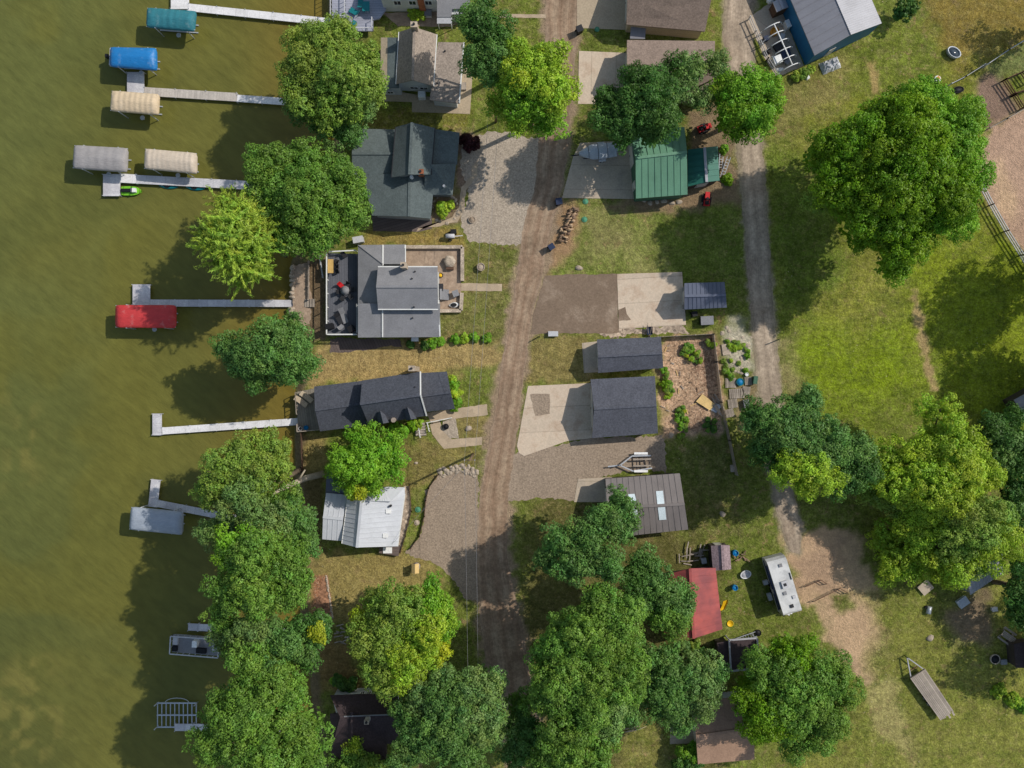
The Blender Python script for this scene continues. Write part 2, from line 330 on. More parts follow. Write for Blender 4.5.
G1 = (100, 110, 46)
REG = [  # polygon, ground colour (a few with tree shade mixed in), edge softness m, edge noise m, grassiness
 ([(770, 55), (1024, 40), (1024, 260), (770, 260)], (114, 118, 44), 5, 4, 1.5),
 ([(860, 20), (930, 30), (935, 90), (850, 85)], (104, 114, 44), 3, 4, 1),
 ([(915, -20), (1060, -20), (1060, 20), (985, 62), (958, 72), (930, 30)], (122, 106, 52), 2, 2, .8),
 ([(770, 100), (840, 70), (850, 95), (800, 130), (775, 135)], (124, 116, 68), 3, 3, .8),
 ([(775, 262), (905, 245), (912, 330), (830, 350), (785, 330)], (122, 123, 52), 5, 4, 1.5),
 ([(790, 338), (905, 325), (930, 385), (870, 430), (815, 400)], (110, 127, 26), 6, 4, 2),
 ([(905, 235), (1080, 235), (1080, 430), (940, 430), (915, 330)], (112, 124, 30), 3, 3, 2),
 ([(772, 340), (790, 335), (800, 400), (786, 395)], (128, 122, 78), 1.5, 1.5, .8),
 ([(911, 288), (918, 288), (928, 340), (937, 390), (930, 392), (920, 345)], (150, 130, 90), .4, .8, .4),
 ([(868, 65), (874, 65), (880, 92), (874, 93)], (150, 130, 84), .4, .6, .3),
 ([(972, 84), (985, 75), (1000, 68), (1019, 108), (988, 128), (975, 110)], (128, 106, 92), .8, 1, 0),
 ([(988, 66), (1040, 34), (1040, 78), (1004, 78)], (106, 114, 66), .8, 1, 1),
 ([(990, 128), (1040, 98), (1040, 275), (1003, 228), (985, 195), (977, 160)], (166, 138, 118), .6, .6, 0),
 ([(1000, 165), (1016, 195), (1012, 215), (1000, 205), (988, 180)], (178, 150, 122), 1.2, 1.5, .1),
 ([(779, 522), (800, 530), (852, 522), (866, 560), (884, 600), (900, 660), (896, 686), (864, 682), (830, 640), (816, 604), (800, 606), (790, 565)], (178, 150, 120), .7, 1.4, 0),
 ([(812, 596), (822, 596), (846, 650), (842, 655)], (166, 142, 112), .4, .8, .1),
 ([(790, 560), (830, 540), (848, 560), (830, 585), (800, 590)], (160, 134, 110), 1.5, 2, 0),
 ([(830, 595), (850, 592), (854, 608), (838, 612)], (104, 106, 56), .6, 1, 1),
 ([(870, 600), (1080, 590), (1080, 800), (780, 800), (790, 700), (880, 690)], (116, 118, 54), 3, 3, 1.5),
 ([(862, 684), (888, 688), (932, 760), (915, 790), (884, 750)], (148, 140, 88), 1.4, 4, .8),
 ([(950, 600), (985, 595), (985, 640), (955, 640)], (120, 104, 84), 1.5, 2, .3),
 ([(316, 345), (503, 338), (497, 374), (440, 372), (420, 384), (300, 388)], (148, 128, 84), .8, 1.5, .7),
 ([(398, 438), (478, 440), (474, 468), (440, 474), (428, 490), (405, 490)], (122, 112, 64), .8, 1.5, .9),
 ([(452, 412), (490, 414), (486, 440), (455, 438)], (128, 116, 70), .6, .8, .8),
 ([(298, 432), (330, 430), (326, 475), (300, 475)], (132, 118, 70), .6, 1, .8),
 ([(300, 552), (425, 552), (445, 580), (430, 620), (300, 625)], (134, 120, 72), .8, 1.5, .75),
 ([(530, 334), (592, 334), (595, 384), (520, 384)], (126, 114, 68), .8, 1, .8),
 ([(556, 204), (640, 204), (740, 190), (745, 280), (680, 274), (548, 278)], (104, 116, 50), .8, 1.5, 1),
 ([(655, 212), (735, 200), (748, 285), (690, 280), (660, 262)], (92, 106, 42), 1.5, 2, 1.6),  # tree shade worked into the lawn colour west of the lane
 ([(768, 165), (840, 165), (850, 260), (800, 320), (778, 320)], (90, 106, 38), 2, 3, 1.6),  # darker green put in where the big tree's shade falls
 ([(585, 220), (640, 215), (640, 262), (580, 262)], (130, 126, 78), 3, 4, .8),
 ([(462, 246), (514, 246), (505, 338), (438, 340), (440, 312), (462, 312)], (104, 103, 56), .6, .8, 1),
 ([(372, 230), (460, 228), (462, 248), (405, 248), (360, 244)], (134, 116, 64), .8, 1, .8),
 ([(372, 102), (472, 112), (466, 134), (360, 130)], (112, 110, 48), .6, 1, 1),
 ([(480, 0), (545, 0), (545, 60), (500, 130), (470, 70)], (98, 106, 44), .8, 1, 1),
 ([(660, 336), (717, 334), (725, 434), (662, 438)], (176, 146, 120), .6, 1, -1),
 ([(690, 340), (712, 340), (714, 380), (700, 420)], (130, 104, 86), 1.5, 2, -1),
 ([(720, 325), (748, 320), (758, 376), (724, 380)], (176, 168, 148), .8, 2.0, -.4),
 ([(726, 378), (760, 376), (772, 420), (736, 430)], (128, 114, 84), 1, 2, .4),
 ([(664, 438), (728, 436), (745, 545), (690, 545), (688, 480)], (92, 96, 46), 1, 2, 1),  # grass colour lowered in place of the shade over this yard
 ([(540, 196), (566, 198), (582, 208), (578, 246), (560, 262), (548, 276), (530, 276)], (150, 122, 92), .8, 1, .1),
 ([(684, 105), (736, 105), (738, 200), (690, 204)], (124, 107, 84), .8, 1.5, .3),
 ([(634, 196), (705, 196), (700, 212), (600, 210)], (128, 108, 84), .6, 1, .2),
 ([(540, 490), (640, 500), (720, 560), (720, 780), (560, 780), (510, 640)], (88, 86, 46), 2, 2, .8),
 ([(640, 715), (690, 715), (690, 780), (610, 780)], (116, 114, 58), 1.5, 2, 1),
 ([(300, 640), (360, 640), (360, 690), (318, 690)], (120, 100, 62), 1, 1.5, .6),
 ([(313, 576), (326, 574), (332, 617), (312, 618)], (150, 106, 78), .3, .3, -1),
 ([(292, 262), (328, 250), (328, 345), (292, 332)], (108, 92, 72), .5, .8, .2),
 ([(297, 470), (325, 470), (322, 560), (300, 560)], (92, 82, 52), .8, 1, .6),
 ([(432, 194), (462, 192), (462, 222), (432, 226)], (122, 104, 82), .5, .6, .2),
 ([(456, 132), (480, 136), (474, 190), (456, 192)], (132, 112, 96), .6, .8, .1),
]
def smooth01(v): v = np.clip(v, 0, 1); return v * v * (3 - 2 * v)

def grid_axis(lo, hi, st, far):
    fine = list(np.arange(lo, hi + 1e-6, st))
    ext = [lo - d for d in (2, 6, 15, 40, 100, 250) if lo - d > -far][::-1] + [-far]
    ext = sorted(set([-far] + [lo - d for d in (2, 6, 15, 40, 100, 250)]))
    ext2 = sorted(set([far] + [hi + d for d in (2, 6, 15, 40, 100, 250)]))
    return np.array(ext + fine + ext2)
def gridmesh(name, xs, ys, zf, m, colf, kind):
    X, Y = np.meshgrid(xs, ys); x = X.ravel(); y = Y.ravel()
    z = zf(x, y); nx, ny = len(xs), len(ys)
    i = np.arange(nx * ny).reshape(ny, nx)
    q = np.stack([i[:-1, :-1], i[:-1, 1:], i[1:, 1:], i[1:, :-1]], -1).reshape(-1, 4)
    me = bpy.data.meshes.new(name)
    me.vertices.add(len(x)); me.vertices.foreach_set('co', np.stack([x, y, z], -1).astype(np.float32).ravel())
    me.loops.add(q.size); me.loops.foreach_set('vertex_index', q.astype(np.int32).ravel())
    me.polygons.add(len(q)); me.polygons.foreach_set('loop_start', np.arange(0, q.size, 4, dtype=np.int32))
    me.polygons.foreach_set('use_smooth', np.ones(len(q), bool))
    a = me.attributes.new('soil', 'FLOAT_COLOR', 'POINT'); a.data.foreach_set('color', colf(x, y).astype(np.float32).ravel())
    me.update(calc_edges=True); me.validate(); me.materials.append(m)
    o = bpy.data.objects.new(name, me); COL.objects.link(o); o['kind'] = kind
    return o
LANDW = pxpoly(LAND)
def ground_z(x, y):
    d = sdist(x, y, LANDW)
    return np.where(d < -0.6, 0.0, np.where(d < 1.2, -(d + 0.6) / 1.8 * 1.3, -1.3 - 1.2 * smooth01((d - 1.2) / 30)))
def ground_col(x, y):
    n1 = fbm(x, y, .09, 3, 4); n2 = fbm(x, y, .6, 11, 3)
    base = np.tile(np.array(C(*G1)[:3]), (len(x), 1)); gr = np.ones(len(x))
    def lay(d, rgb, soft, nz, g):
        nonlocal base, gr
        nn = (fbm(x, y, 1.0 / max(nz, .8), int(abs(rgb[0] * 7 + rgb[2])) % 97 + 20, 3) - .5) * 2 * nz
        a = smooth01(.5 - (d + nn) / (2 * soft))
        base = base * (1 - a[:, None]) + np.array(C(*rgb)[:3])[None] * a[:, None]; gr = gr * (1 - a) + g * a
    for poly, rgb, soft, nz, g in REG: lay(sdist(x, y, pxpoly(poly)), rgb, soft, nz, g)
    lay(sdist(x, y, pxpoly(ROADP)) - .5, (142, 123, 102), .5, 1.0, .1)
    lay(sdist(x, y, pxpoly(LANEP)) - .15, (142, 130, 108), .3, .6, .2)
    for c in ((567, 226, 1.6), (579, 267, 1.2), (432, 470, .5), (434, 477, .4)): pass
    dsh = sdist(x, y, LANDW)
    lay(np.abs(dsh + .2) - .8, (104, 92, 70), .5, .5, .1)
    lay(-dsh + .6, (88, 80, 40), .4, .2, 0)
    base *= (1.12 + .3 * n1)[:, None]
    return np.concatenate([base, gr[:, None]], 1)
def ground_mat():
    n = N('ground_grass_and_dirt'); tc = n.n('ShaderNodeTexCoord'); ob = tc.outputs['Object']
    at = n.n('ShaderNodeAttribute', attribute_name='soil')
    al = at.outputs['Alpha']; g = n.math('MINIMUM', n.math('MAXIMUM', al, 0.0), 1.0)
    mul = n.math('MINIMUM', n.math('MAXIMUM', n.math('MULTIPLY', al, -1.0), 0.0), 1.0)
    kept = n.math('MINIMUM', n.math('MAXIMUM', n.math('SUBTRACT', al, 1.0), 0.0), 1.0)
    gd = n.math('MULTIPLY', g, n.math('SUBTRACT', 1.0, n.math('MULTIPLY', kept, .85)))
    f = n.remap(n.noise(ob, .35, 5, .6), .36, .64, .84, 1.16)
    f = n.math('MULTIPLY', f, n.remap(n.noise(ob, 1.5, 5, .72), .36, .64, .66, 1.34))
    f = n.math('MULTIPLY', f, n.remap(n.noise(ob, 4.5, 3, .7), .34, .66, .68, 1.32))
    c = n.scalecol(at.outputs['Color'], f)
    dry = n.math('MULTIPLY', n.remap(n.noise(ob, .9, 6, .72), .49, .6, 0, .42), gd)
    c = n.mix(dry, c, n.scalecol(C(146, 136, 90), f))
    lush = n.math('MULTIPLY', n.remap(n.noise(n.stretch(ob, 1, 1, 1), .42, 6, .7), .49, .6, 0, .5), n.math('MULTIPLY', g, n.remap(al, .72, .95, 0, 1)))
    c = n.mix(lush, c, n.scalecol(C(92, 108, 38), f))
    lit = n.math('MULTIPLY', n.remap(n.noise(ob, 3.2, 4, .75), .52, .62, 0, .8), n.math('ADD', n.math('MULTIPLY', mul, .9), .1))
    c = n.mix(lit, c, n.scalecol(C(196, 172, 146), f))
    drk = n.math('MULTIPLY', n.remap(n.noise(n.stretch(ob, 1, 1, 1), 2.6, 5, .75), .38, .48, .75, 0), n.math('ADD', n.math('MULTIPLY', mul, .9), .1))
    c = n.mix(drk, c, n.scalecol(C(84, 66, 52), f))
    thin = n.math('MULTIPLY', n.remap(n.noise(ob, .55, 6, .75), .56, .64, 0, .8), gd)
    c = n.mix(thin, c, n.scalecol(C(146, 124, 88), f))
    bare = n.math('SUBTRACT', 1.0, n.math('MAXIMUM', g, mul))
    c = n.mix(n.math('MULTIPLY', bare, .6), c, n.scalecol(at.outputs['Color'], n.remap(n.noise(ob, 1.2, 6, .7), .34, .66, .84, 1.14)))
    # pale stones and clover specks
    v = n.n('ShaderNodeTexVoronoi'); n.l(ob, v.inputs['Vector']); v.inputs['Scale'].default_value = 2.2
    sx = n.n('ShaderNodeSeparateColor'); n.l(v.outputs['Color'], sx.inputs[0])
    sp = n.math('MULTIPLY', n.math('LESS_THAN', v.outputs['Distance'], .2), n.math('GREATER_THAN', sx.outputs[0], .86))
    sp = n.math('MULTIPLY', sp, n.remap(n.noise(ob, .12, 3), .48, .62, 0, .55))
    c = n.mix(sp, c, C(186, 174, 140))
    n.l(c, n.b.inputs['Base Color']); n.b.inputs['Roughness'].default_value = .95; n.b.inputs['Specular IOR Level'].default_value = .08
    n.bump(n.noise(ob, 3.2, 6, .75), 1.0, .3)
    return n.m
gx = grid_axis(-42, 72, .28, 700); gy = grid_axis(-54, 54, .28, 700)
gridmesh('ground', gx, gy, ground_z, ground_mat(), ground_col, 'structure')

def lake_col(x, y):
    d = sdist(x, y, LANDW)
    n1 = fbm(x, y, .07, 41, 4); n2 = fbm(x * .6 + y * .5, y - x * .4, .12, 47, 4)
    deep = np.array(C(95, 98, 52)[:3]); mid = np.array(C(101, 99, 48)[:3]); near = np.array(C(112, 98, 44)[:3])
    deep = deep[None] * (1 - .25 * smooth01((-y - 8) / 40))[:, None]; weed = np.array(C(74, 80, 42)[:3]); gold = np.array(C(108, 100, 38)[:3])  # deeper water plus lens vignette mixed into the colour, darker southward
    a = smooth01((d - 1) / 14)[:, None]; c = near * (1 - a) + mid * a
    a = smooth01((d - 16 + (n1 - .5) * 24) / 22)[:, None]; c = c * (1 - a) + deep * a
    a = (smooth01((n2 - .5) / .16) * smooth01((d - 8) / 10) * .28)[:, None]; c = c * (1 - a) + weed * a
    a = (smooth01((n1 - .55) / .14) * smooth01((d - 12) / 10) * .3)[:, None]; c = c * (1 - a) + gold * a
    for wp in ([(-10, 370), (40, 385), (62, 440), (40, 490), (-10, 500)], [(5, 650), (45, 640), (50, 720), (20, 745), (-5, 700)]):
        a = (smooth01(.5 - (sdist(x, y, pxpoly(wp)) + (n2 - .5) * 12) / 6) * smooth01((vnoise(x, y, .9, 61) - .42) / .2) * .5)[:, None]; c = c * (1 - a) + np.array(C(124, 116, 62)[:3]) * a
    return np.concatenate([c, np.ones((len(x), 1))], 1)
def lake_mat():
    n = N('murky_lake_water'); tc = n.n('ShaderNodeTexCoord'); ob = tc.outputs['Object']
    at = n.n('ShaderNodeAttribute', attribute_name='soil')
    rot = n.n('ShaderNodeMapping'); n.l(ob, rot.inputs[0]); rot.inputs['Rotation'].default_value = (0, 0, R(38))
    st = n.stretch(rot.outputs[0], .45, 1.25)
    wv = n.noise(st, .95, 4, .55)
    f = n.remap(n.noise(ob, .5, 5, .65), .25, .75, .9, 1.1)
    f = n.math('MULTIPLY', f, n.remap(wv, .36, .64, .93, 1.07))
    c = n.scalecol(at.outputs['Color'], f)
    n.l(c, n.b.inputs['Base Color']); n.b.inputs['Roughness'].default_value = .16
    n.b.inputs['IOR'].default_value = 1.33; n.b.inputs['Specular IOR Level'].default_value = .3
    n.bump(wv, .45, .3)
    return n.m
lx = np.array([-700, -400, -200, -120] + list(np.arange(-82, -16.4, .6))); ly = grid_axis(-54, 54, .6, 700)
gridmesh('lake', lx, ly, lambda x, y: np.full(x.shape, WZ), lake_mat(), lake_col, 'structure')

# ------------------------------------------------------------------ roads, drives, pads
def wob(pts, step=.5, amp=.1, seed=1, closed=True):
    rn = random.Random(seed); out = []; n = len(pts)
    for i in range(n if closed else n - 1):
        a = pts[i]; b = pts[(i + 1) % n]; k = max(1, int((b - a).length / step))
        d = (b - a); nr = Vector((-d.y, d.x, 0)); nr = nr.normalized() if nr.length else nr
        for j in range(k):
            out.append(a + d * (j / k) + nr * rn.uniform(-amp, amp))
    if not closed: out.append(pts[-1])
    return out
def pad(name, pts, z, m, amp=0.0, thick=0.0, step=.5):
    w = [P(a, b, 0) for a, b in pts]
    if amp >= .1: w = wob(wob(w, 1.6, amp * 1.3, 3 + len(pts)), .28, amp * .8,  len(pts) * 13 + int(pts[0][0]))
    elif amp: w = wob(w, step, amp, len(pts) * 13 + int(pts[0][0]))
    mb = MB(); top = [Vector((p.x, p.y, z)) for p in w]
    if thick: mb.slab(top, thick)
    else:
        ar = sum(a.x * b.y - a.y * b.x for a, b in zip(top, top[1:] + top[:1]))
        mb.face(top if ar > 0 else top[::-1])
    return mb.build(name, m, kind='structure')
def road_mat(name, base, track, mid, edge):
    n = N(name); tc = n.n('ShaderNodeTexCoord'); ob = tc.outputs['Object']
    sp = n.n('ShaderNodeSeparateXYZ'); n.l(tc.outputs['UV'], sp.inputs[0])
    v = n.math('ADD', sp.outputs[1], n.remap(n.noise(ob, .12, 3), .3, .7, -.1, .1))
    st = n.noise(n.stretch(tc.outputs['UV'], .1, 26), 1.0, 5, .7)
    d = n.math('ABSOLUTE', n.math('SUBTRACT', n.math('ABSOLUTE', n.math('SUBTRACT', v, .5)), .2))
    tr = n.math('MULTIPLY', n.remap(d, .03, .2, 1, 0), n.remap(n.noise(ob, .3, 4, .6), .35, .65, .15, .9))
    cen = n.remap(n.math('ABSOLUTE', n.math('SUBTRACT', v, .5)), .34, .48, 0, 1)
    f = n.remap(n.noise(ob, .4, 5, .65), .34, .66, .82, 1.18)
    f = n.math('MULTIPLY', f, n.remap(n.noise(ob, 2.5, 6, .75), .36, .64, .76, 1.24))
    f = n.math('MULTIPLY', f, n.remap(st, .3, .7, .8, 1.2))
    c = n.mix(n.math('MULTIPLY', tr, .95), C(*base), C(*track))
    c = n.mix(n.math('MULTIPLY', cen, .7), c, C(*edge))
    c = n.mix(n.remap(n.noise(ob, .22, 4), .52, .66, 0, .6), c, C(*mid))
    n.l(n.scalecol(c, f), n.b.inputs['Base Color']); n.b.inputs['Roughness'].default_value = .95; n.b.inputs['Specular IOR Level'].default_value = .1
    n.bump(n.noise(ob, 6, 4, .7), .5, .06)
    return n.m
def strip(name, L, Rr, z, m):
    mb = MB(); a = wob([P(*p) for p in L], .6, .1, 5, False); k = len(a)
    def resample(pts, k):
        pts = [P(*p) for p in pts]; ln = [0]
        for p, q in zip(pts, pts[1:]): ln.append(ln[-1] + (q - p).length)
        out = []
        for i in range(k):
            t = ln[-1] * i / (k - 1); j = max(0, min(len(ln) - 2, next((q for q in range(len(ln) - 1) if ln[q + 1] >= t), len(ln) - 2)))
            f = (t - ln[j]) / (ln[j + 1] - ln[j]); out.append(pts[j].lerp(pts[j + 1], f))
        return out
    rn = random.Random(9); k = 520; A = resample(L, k); B = resample(Rr, k)
    sa = sb = 0
    for q, q2 in zip(A, B): sa = sa * .8 + rn.uniform(-.09, .09); sb = sb * .8 + rn.uniform(-.09, .09); q.x += sa + rn.uniform(-.06, .06); q2.x += sb + rn.uniform(-.06, .06); q.z = q2.z = z
    u = 0
    for i in range(k - 1):
        du = (A[i + 1] - A[i]).length
        mb.face([A[i], A[i + 1], B[i + 1], B[i]], uv=[(u, 0), (u + du, 0), (u + du, 1), (u, 1)]); u += du
    return mb.build(name, m, kind='structure')
strip('road', ROADL, ROADR, .012, road_mat('dirt_road', (134, 111, 92), (168, 148, 126), (112, 92, 76), (150, 131, 112)))
strip('lane', LANEL, LANER, .012, road_mat('gravel_lane', (148, 133, 117), (182, 165, 146), (138, 120, 103), (136, 126, 104)))

pad('gravel_driveway', [(462, 138), (500, 131), (541, 138), (539, 170), (533, 200), (523, 246), (500, 246), (472, 241), (462, 226), (466, 200), (470, 185), (460, 168)], .006, M['gravel'], .22)
pad('gravel_parking', [(438, 474), (476, 469), (480, 520), (479, 600), (464, 600), (452, 576), (430, 562), (405, 553), (419, 537), (424, 516), (426, 492)], .006, M['gravelb'], .18)
pad('gravel_yard', [(503, 502), (514, 455), (530, 450), (590, 437), (663, 435), (666, 472), (608, 474), (577, 481), (575, 500), (540, 496)], .006, M['gravelb'], .22)
pad('driveway', [(545, 275), (617, 274), (619, 333), (531, 334), (534, 310), (541, 290)], .016, M['asphalt'], .08)
pad('concrete_apron', [(617, 274), (682, 272), (686, 325), (619, 329)], .05, M['concrete'], 0, .05)
pad('concrete_driveway', [(528, 386), (592, 383), (592, 438), (567, 441), (524, 456), (519, 453), (517, 446)], .04, M['concrete'], 0, .04)
pad('dark_patch', [(618, 310), (625, 307), (627, 314), (631, 320), (619, 321)], .056, M['asphalt'], .04)  # dark wedge-shaped patch laid over the apron
M['mulch'] = mat('wood_chips', C(146, 108, 84), rough=.95, var=.2, scale=1.2, fine=.3, fscale=3.5, speck=.4, sscale=3.5, uv=False, bump=.8, spec=.1)
pad('mulch_bed', [(323, 577), (328, 575), (333, 617), (312, 618)], .02, M['mulch'], .06)
pad('aggregate_panel', [(530, 394), (550, 394), (550, 414), (535, 416)], .046, M['gravelb'], .05)
pad('concrete_pad_north', [(573, 157), (580, 143), (634, 140), (636, 199), (562, 198)], .04, M['concgrey'], 0, .04)
pad('concrete_pad', [(579, 51), (627, 53), (628, 104), (578, 104)], .04, M['concrete'], 0, .04)
pad('tan_driveway', [(577, -20), (630, -20), (630, 30), (603, 29), (577, 28)], .03, M['conctan'], 0, .03)
pad('garage_pad', [(582, 343), (600, 341), (601, 372), (584, 373)], .04, M['concgrey'], 0, .04)
pad('metal_garage_pad', [(578, 479), (612, 477), (612, 502), (574, 502)], .04, M['concgrey'], 0, .04)
pad('small_concrete_pad', [(670, 727), (694, 725), (694, 743), (670, 744)], .03, M['concgrey'], 0, .03)
pad('house_walk', [(374, 94), (378, 101), (412, 102), (412, 112), (470, 114), (473, 68), (455, 68), (448, 100), (400, 92)], .03, M['conctan'], 0, .03)
pad('paver_walk', [(382, 13), (398, 26), (450, 27), (466, 22), (466, 14), (440, 12)], .02, M['paver'], .05)
pad('walk', [(500, 14), (546, 14.5), (546, 18), (500, 17.5)], .02, M['flag'], .03)
pad('side_walk', [(502, 92), (512, 90), (511, 118), (503, 118)], .02, M['concgrey'], .03)
pad('terrace', [(372, 214), (432, 216), (432, 229), (418, 232), (373, 231)], .02, M['dkpaver'], .03)
pad('rubble_strip', [(585, 329), (686, 325), (690, 333), (660, 334), (600, 337)], .01, M['rubble'], .25)
pad('patio', [(402, 248), (461, 249), (461, 310), (436, 311), (402, 290)], .05, M['paver'], 0, .05)
pad('stone_path', [(461, 283), (502, 284), (502, 291), (461, 291)], .03, M['flag'], .04)
pad('shore_terrace', [(292, 266), (308, 262), (312, 300), (310, 325), (292, 331)], .02, M['paver'], .1)
pad('front_walk', [(426, 413), (487, 404), (488, 415), (442, 420), (432, 424)], .03, M['flag'], .04)
pad('lower_walk', [(430, 424), (440, 421), (444, 432), (452, 439), (482, 437), (482, 445), (444, 449), (432, 434)], .03, M['flag'], .04)
pad('pebble_bed', [(443, 421), (456, 418), (459, 438), (450, 438), (443, 431)], .04, M['gravel'], .08)
pad('side_path', [(330, 338), (400, 339), (402, 345), (350, 352), (330, 353)], .01, M['dkpaver'], .12)
pad('yard_pad', [(747, 19), (771, 2), (782, 12), (804, 66), (777, 77), (766, 61)], .02, M['concgrey'], .06)
pad('plant_bed', [(404, 486), (409, 486), (411, 511), (405, 537), (400, 552), (395, 550)], .015, M['rubble'], .08)
cv = [(478, 161), (477, 176), (466, 190), (464, 210), (457, 222), (440, 226), (418, 228)]
cw = [(472, 166), (471, 176), (461, 187), (459, 207), (452, 217), (438, 221), (416, 232)]
pad('curved_path', cv + cw[::-1], .03, M['flag'], .08)
# ------------------------------------------------------------------ buildings
def V2(v): return Vector((v.x, v.y, 0))
def gable(t, rg, el, er, roofm, wallm, over=.3, th=.16, ribs=0, names=('roof', 'wall'), fascia=None, capm=None, cap=True, zb=0.0):
    """rg, el, er: pairs of (px, py, z): the ridge and the two eaves as seen in the photo, end 0 and end 1 alike"""
    a, b = [P(*q) for q in rg]; c, d = [P(*q) for q in el]; e, f = [P(*q) for q in er]
    mb = MB()
    for (r0, r1, e1, e0) in ((a, b, d, c), (a, b, f, e)):
        mb.slab([r0, r1, e1, e0], th)
        if ribs:
            L = (r1 - r0).length; k = max(2, int(L / ribs)); up = Vector((0, 0, .025))
            for i in range(1, k):
                s = i / k; mb.beam(r0.lerp(r1, s) + up, e0.lerp(e1, s) + up, .05, .06)
    roof = mb.build(names[0], roofm, t)
    if cap:
        m2 = MB(); m2.beam(a + Vector((0, 0, .04)), b + Vector((0, 0, .04)), .32, .07)
        m2.build('ridge_cap', capm or roofm, t)
    # walls
    u = V2(b - a).normalized(); mb = MB()
    def ins(p, sgn, rr):
        q = p + u * (over * sgn); w = rr - q; w = V2(w - u * w.dot(u)); L = w.length
        q2 = q + w.normalized() * over; q2.z = p.z + (rr.z - p.z) * over / max(L, .3) - th - .02
        return q2
    def insr(p, sgn): q = p + u * (over * sgn); q.z -= th + .02; return q
    A, B = insr(a, 1), insr(b, -1); Cc, D, E, F = ins(c, 1, a), ins(d, -1, b), ins(e, 1, a), ins(f, -1, b)
    g = lambda p: Vector((p.x, p.y, zb))
    mb.face([g(Cc), g(E), E, A, Cc]); mb.face([g(F), g(D), D, B, F])
    mb.face([g(D), g(Cc), Cc, D]); mb.face([g(E), g(F), F, E])
    mb.build(names[1], wallm, t)
    if fascia:
        for p, q in ((c, d), (e, f)):
            m3 = MB(); m3.beam(p + Vector((0, 0, -.08)), q + Vector((0, 0, -.08)), .14, .2)
            m3.build('gutter', fascia, t)
    # wall frames for openings: centre foot, outward, along
    cen = (A + B) / 2; fr = {}
    for k, p, q in (('0', g(Cc), g(E)), ('1', g(F), g(D)), ('l', g(D), g(Cc)), ('r', g(E), g(F))):
        al = (q - p).normalized(); o = Vector((al.y, -al.x, 0))
        if o.dot((p + q) / 2 - V2(cen)) < 0: o = -o
        fr[k] = ((p + q) / 2, o, al, (q - p).length)
    return fr
def opening(t, fr, off, z0, w, h, kind='window', m=None, lab=None):
    c, o, al, L = fr; c = c + al * off + Vector((0, 0, z0 + h / 2)); rz = math.atan2(al.y, al.x)
    mb = MB()
    if kind == 'window':
        for s in (-1, 1):
            mb.box(c + o * .03 + al * s * (w / 2), (.1, .09, h + .1), rz)
            mb.box(c + o * .03 + Vector((0, 0, s * h / 2)), (w - .1, .085, .1), rz)
        mb.box(c + o * .03, (.05, .07, h - .1), rz)
        wd = mb.build('window', M['trim'], t)
        p = MB(); p.box(c + o * .012, (w - .1, .03, h - .1), rz); p.build('pane', M['glass'], wd)
    else:
        mb.box(c + o * .03, (w, .08, h), rz); d = mb.build(kind, m or M['gdoor'], t)
        if kind == 'door':
            k = MB(); k.box(c + o * .1 + al * (w / 2 - .12), (.06, .08, .12), rz); k.build('handle', M['dkmetal'], d)
        elif kind == 'garage_door':
            k = MB(); k.box(c + o * .09 + Vector((0, 0, -h * .3)), (.25, .05, .05), rz); k.build('handle', M['dkmetal'], d)
def rpoly(t, polys, m, th=.16, name='roof', ribs=0, ribdir=None):
    mb = MB()
    for pl in polys: mb.slab([P(*q) for q in pl], th)
    return mb.build(name, m, t)
def walls(t, foot, z1, m, z0=0.0, name='wall'):
    mb = MB(); w = [P(a, b, 0) for a, b in foot]; mb.prism(w, z0, z1); return mb.build(name, m, t)
def gp(px, py, z):     # the ground position (as px) under a photo pixel at height z
    k = 1 - z / H; return (512 + (px - 512) * k, 384 + (py - 384) * k)
def wallsunder(t, quad, m, inset=.35, name='wall', drop=.16):
    pts = [P(*q) for q in quad]; c = sum(pts, Vector()) / len(pts)
    mb = MB(); top = []
    for p in pts:
        d = V2(c - p); q = p + Vector((math.copysign(min(inset, abs(d.x)), d.x), math.copysign(min(inset, abs(d.y)), d.y), 0)); q.z = p.z - drop - .02; top.append(q)
    mb.face(top)
    for i in range(len(top)):
        a, b = top[i], top[(i + 1) % len(top)]
        mb.face([Vector((a.x, a.y, 0)), Vector((b.x, b.y, 0)), b, a])
    return mb.build(name, m, t)
def chimney(t, px, py, z1, z0, w, d, m, capm=None):
    c = P(px, py, z1); mb = MB(); mb.box((c.x, c.y, (z1 + z0) / 2), (w, d, z1 - z0)); ch = mb.build('chimney', m, t)
    k = MB(); k.box((c.x, c.y, z1 + .04), (w + .06, d + .06, .06)); k.build('cap', capm or M['concgrey'], ch)
    k = MB(); k.tube([(c.x, c.y, z1 + .05), (c.x, c.y, z1 + .32)], .14, 8); k.build('flue', M['dkmetal'], ch)
def vent(t, px, py, z, m=None, r=.1):
    c = P(px, py, z); mb = MB(); mb.tube([(c.x, c.y, z - .5), (c.x, c.y, z + .15)], r, 8); mb.build('vent_pipe', m or M['dkmetal'], t)

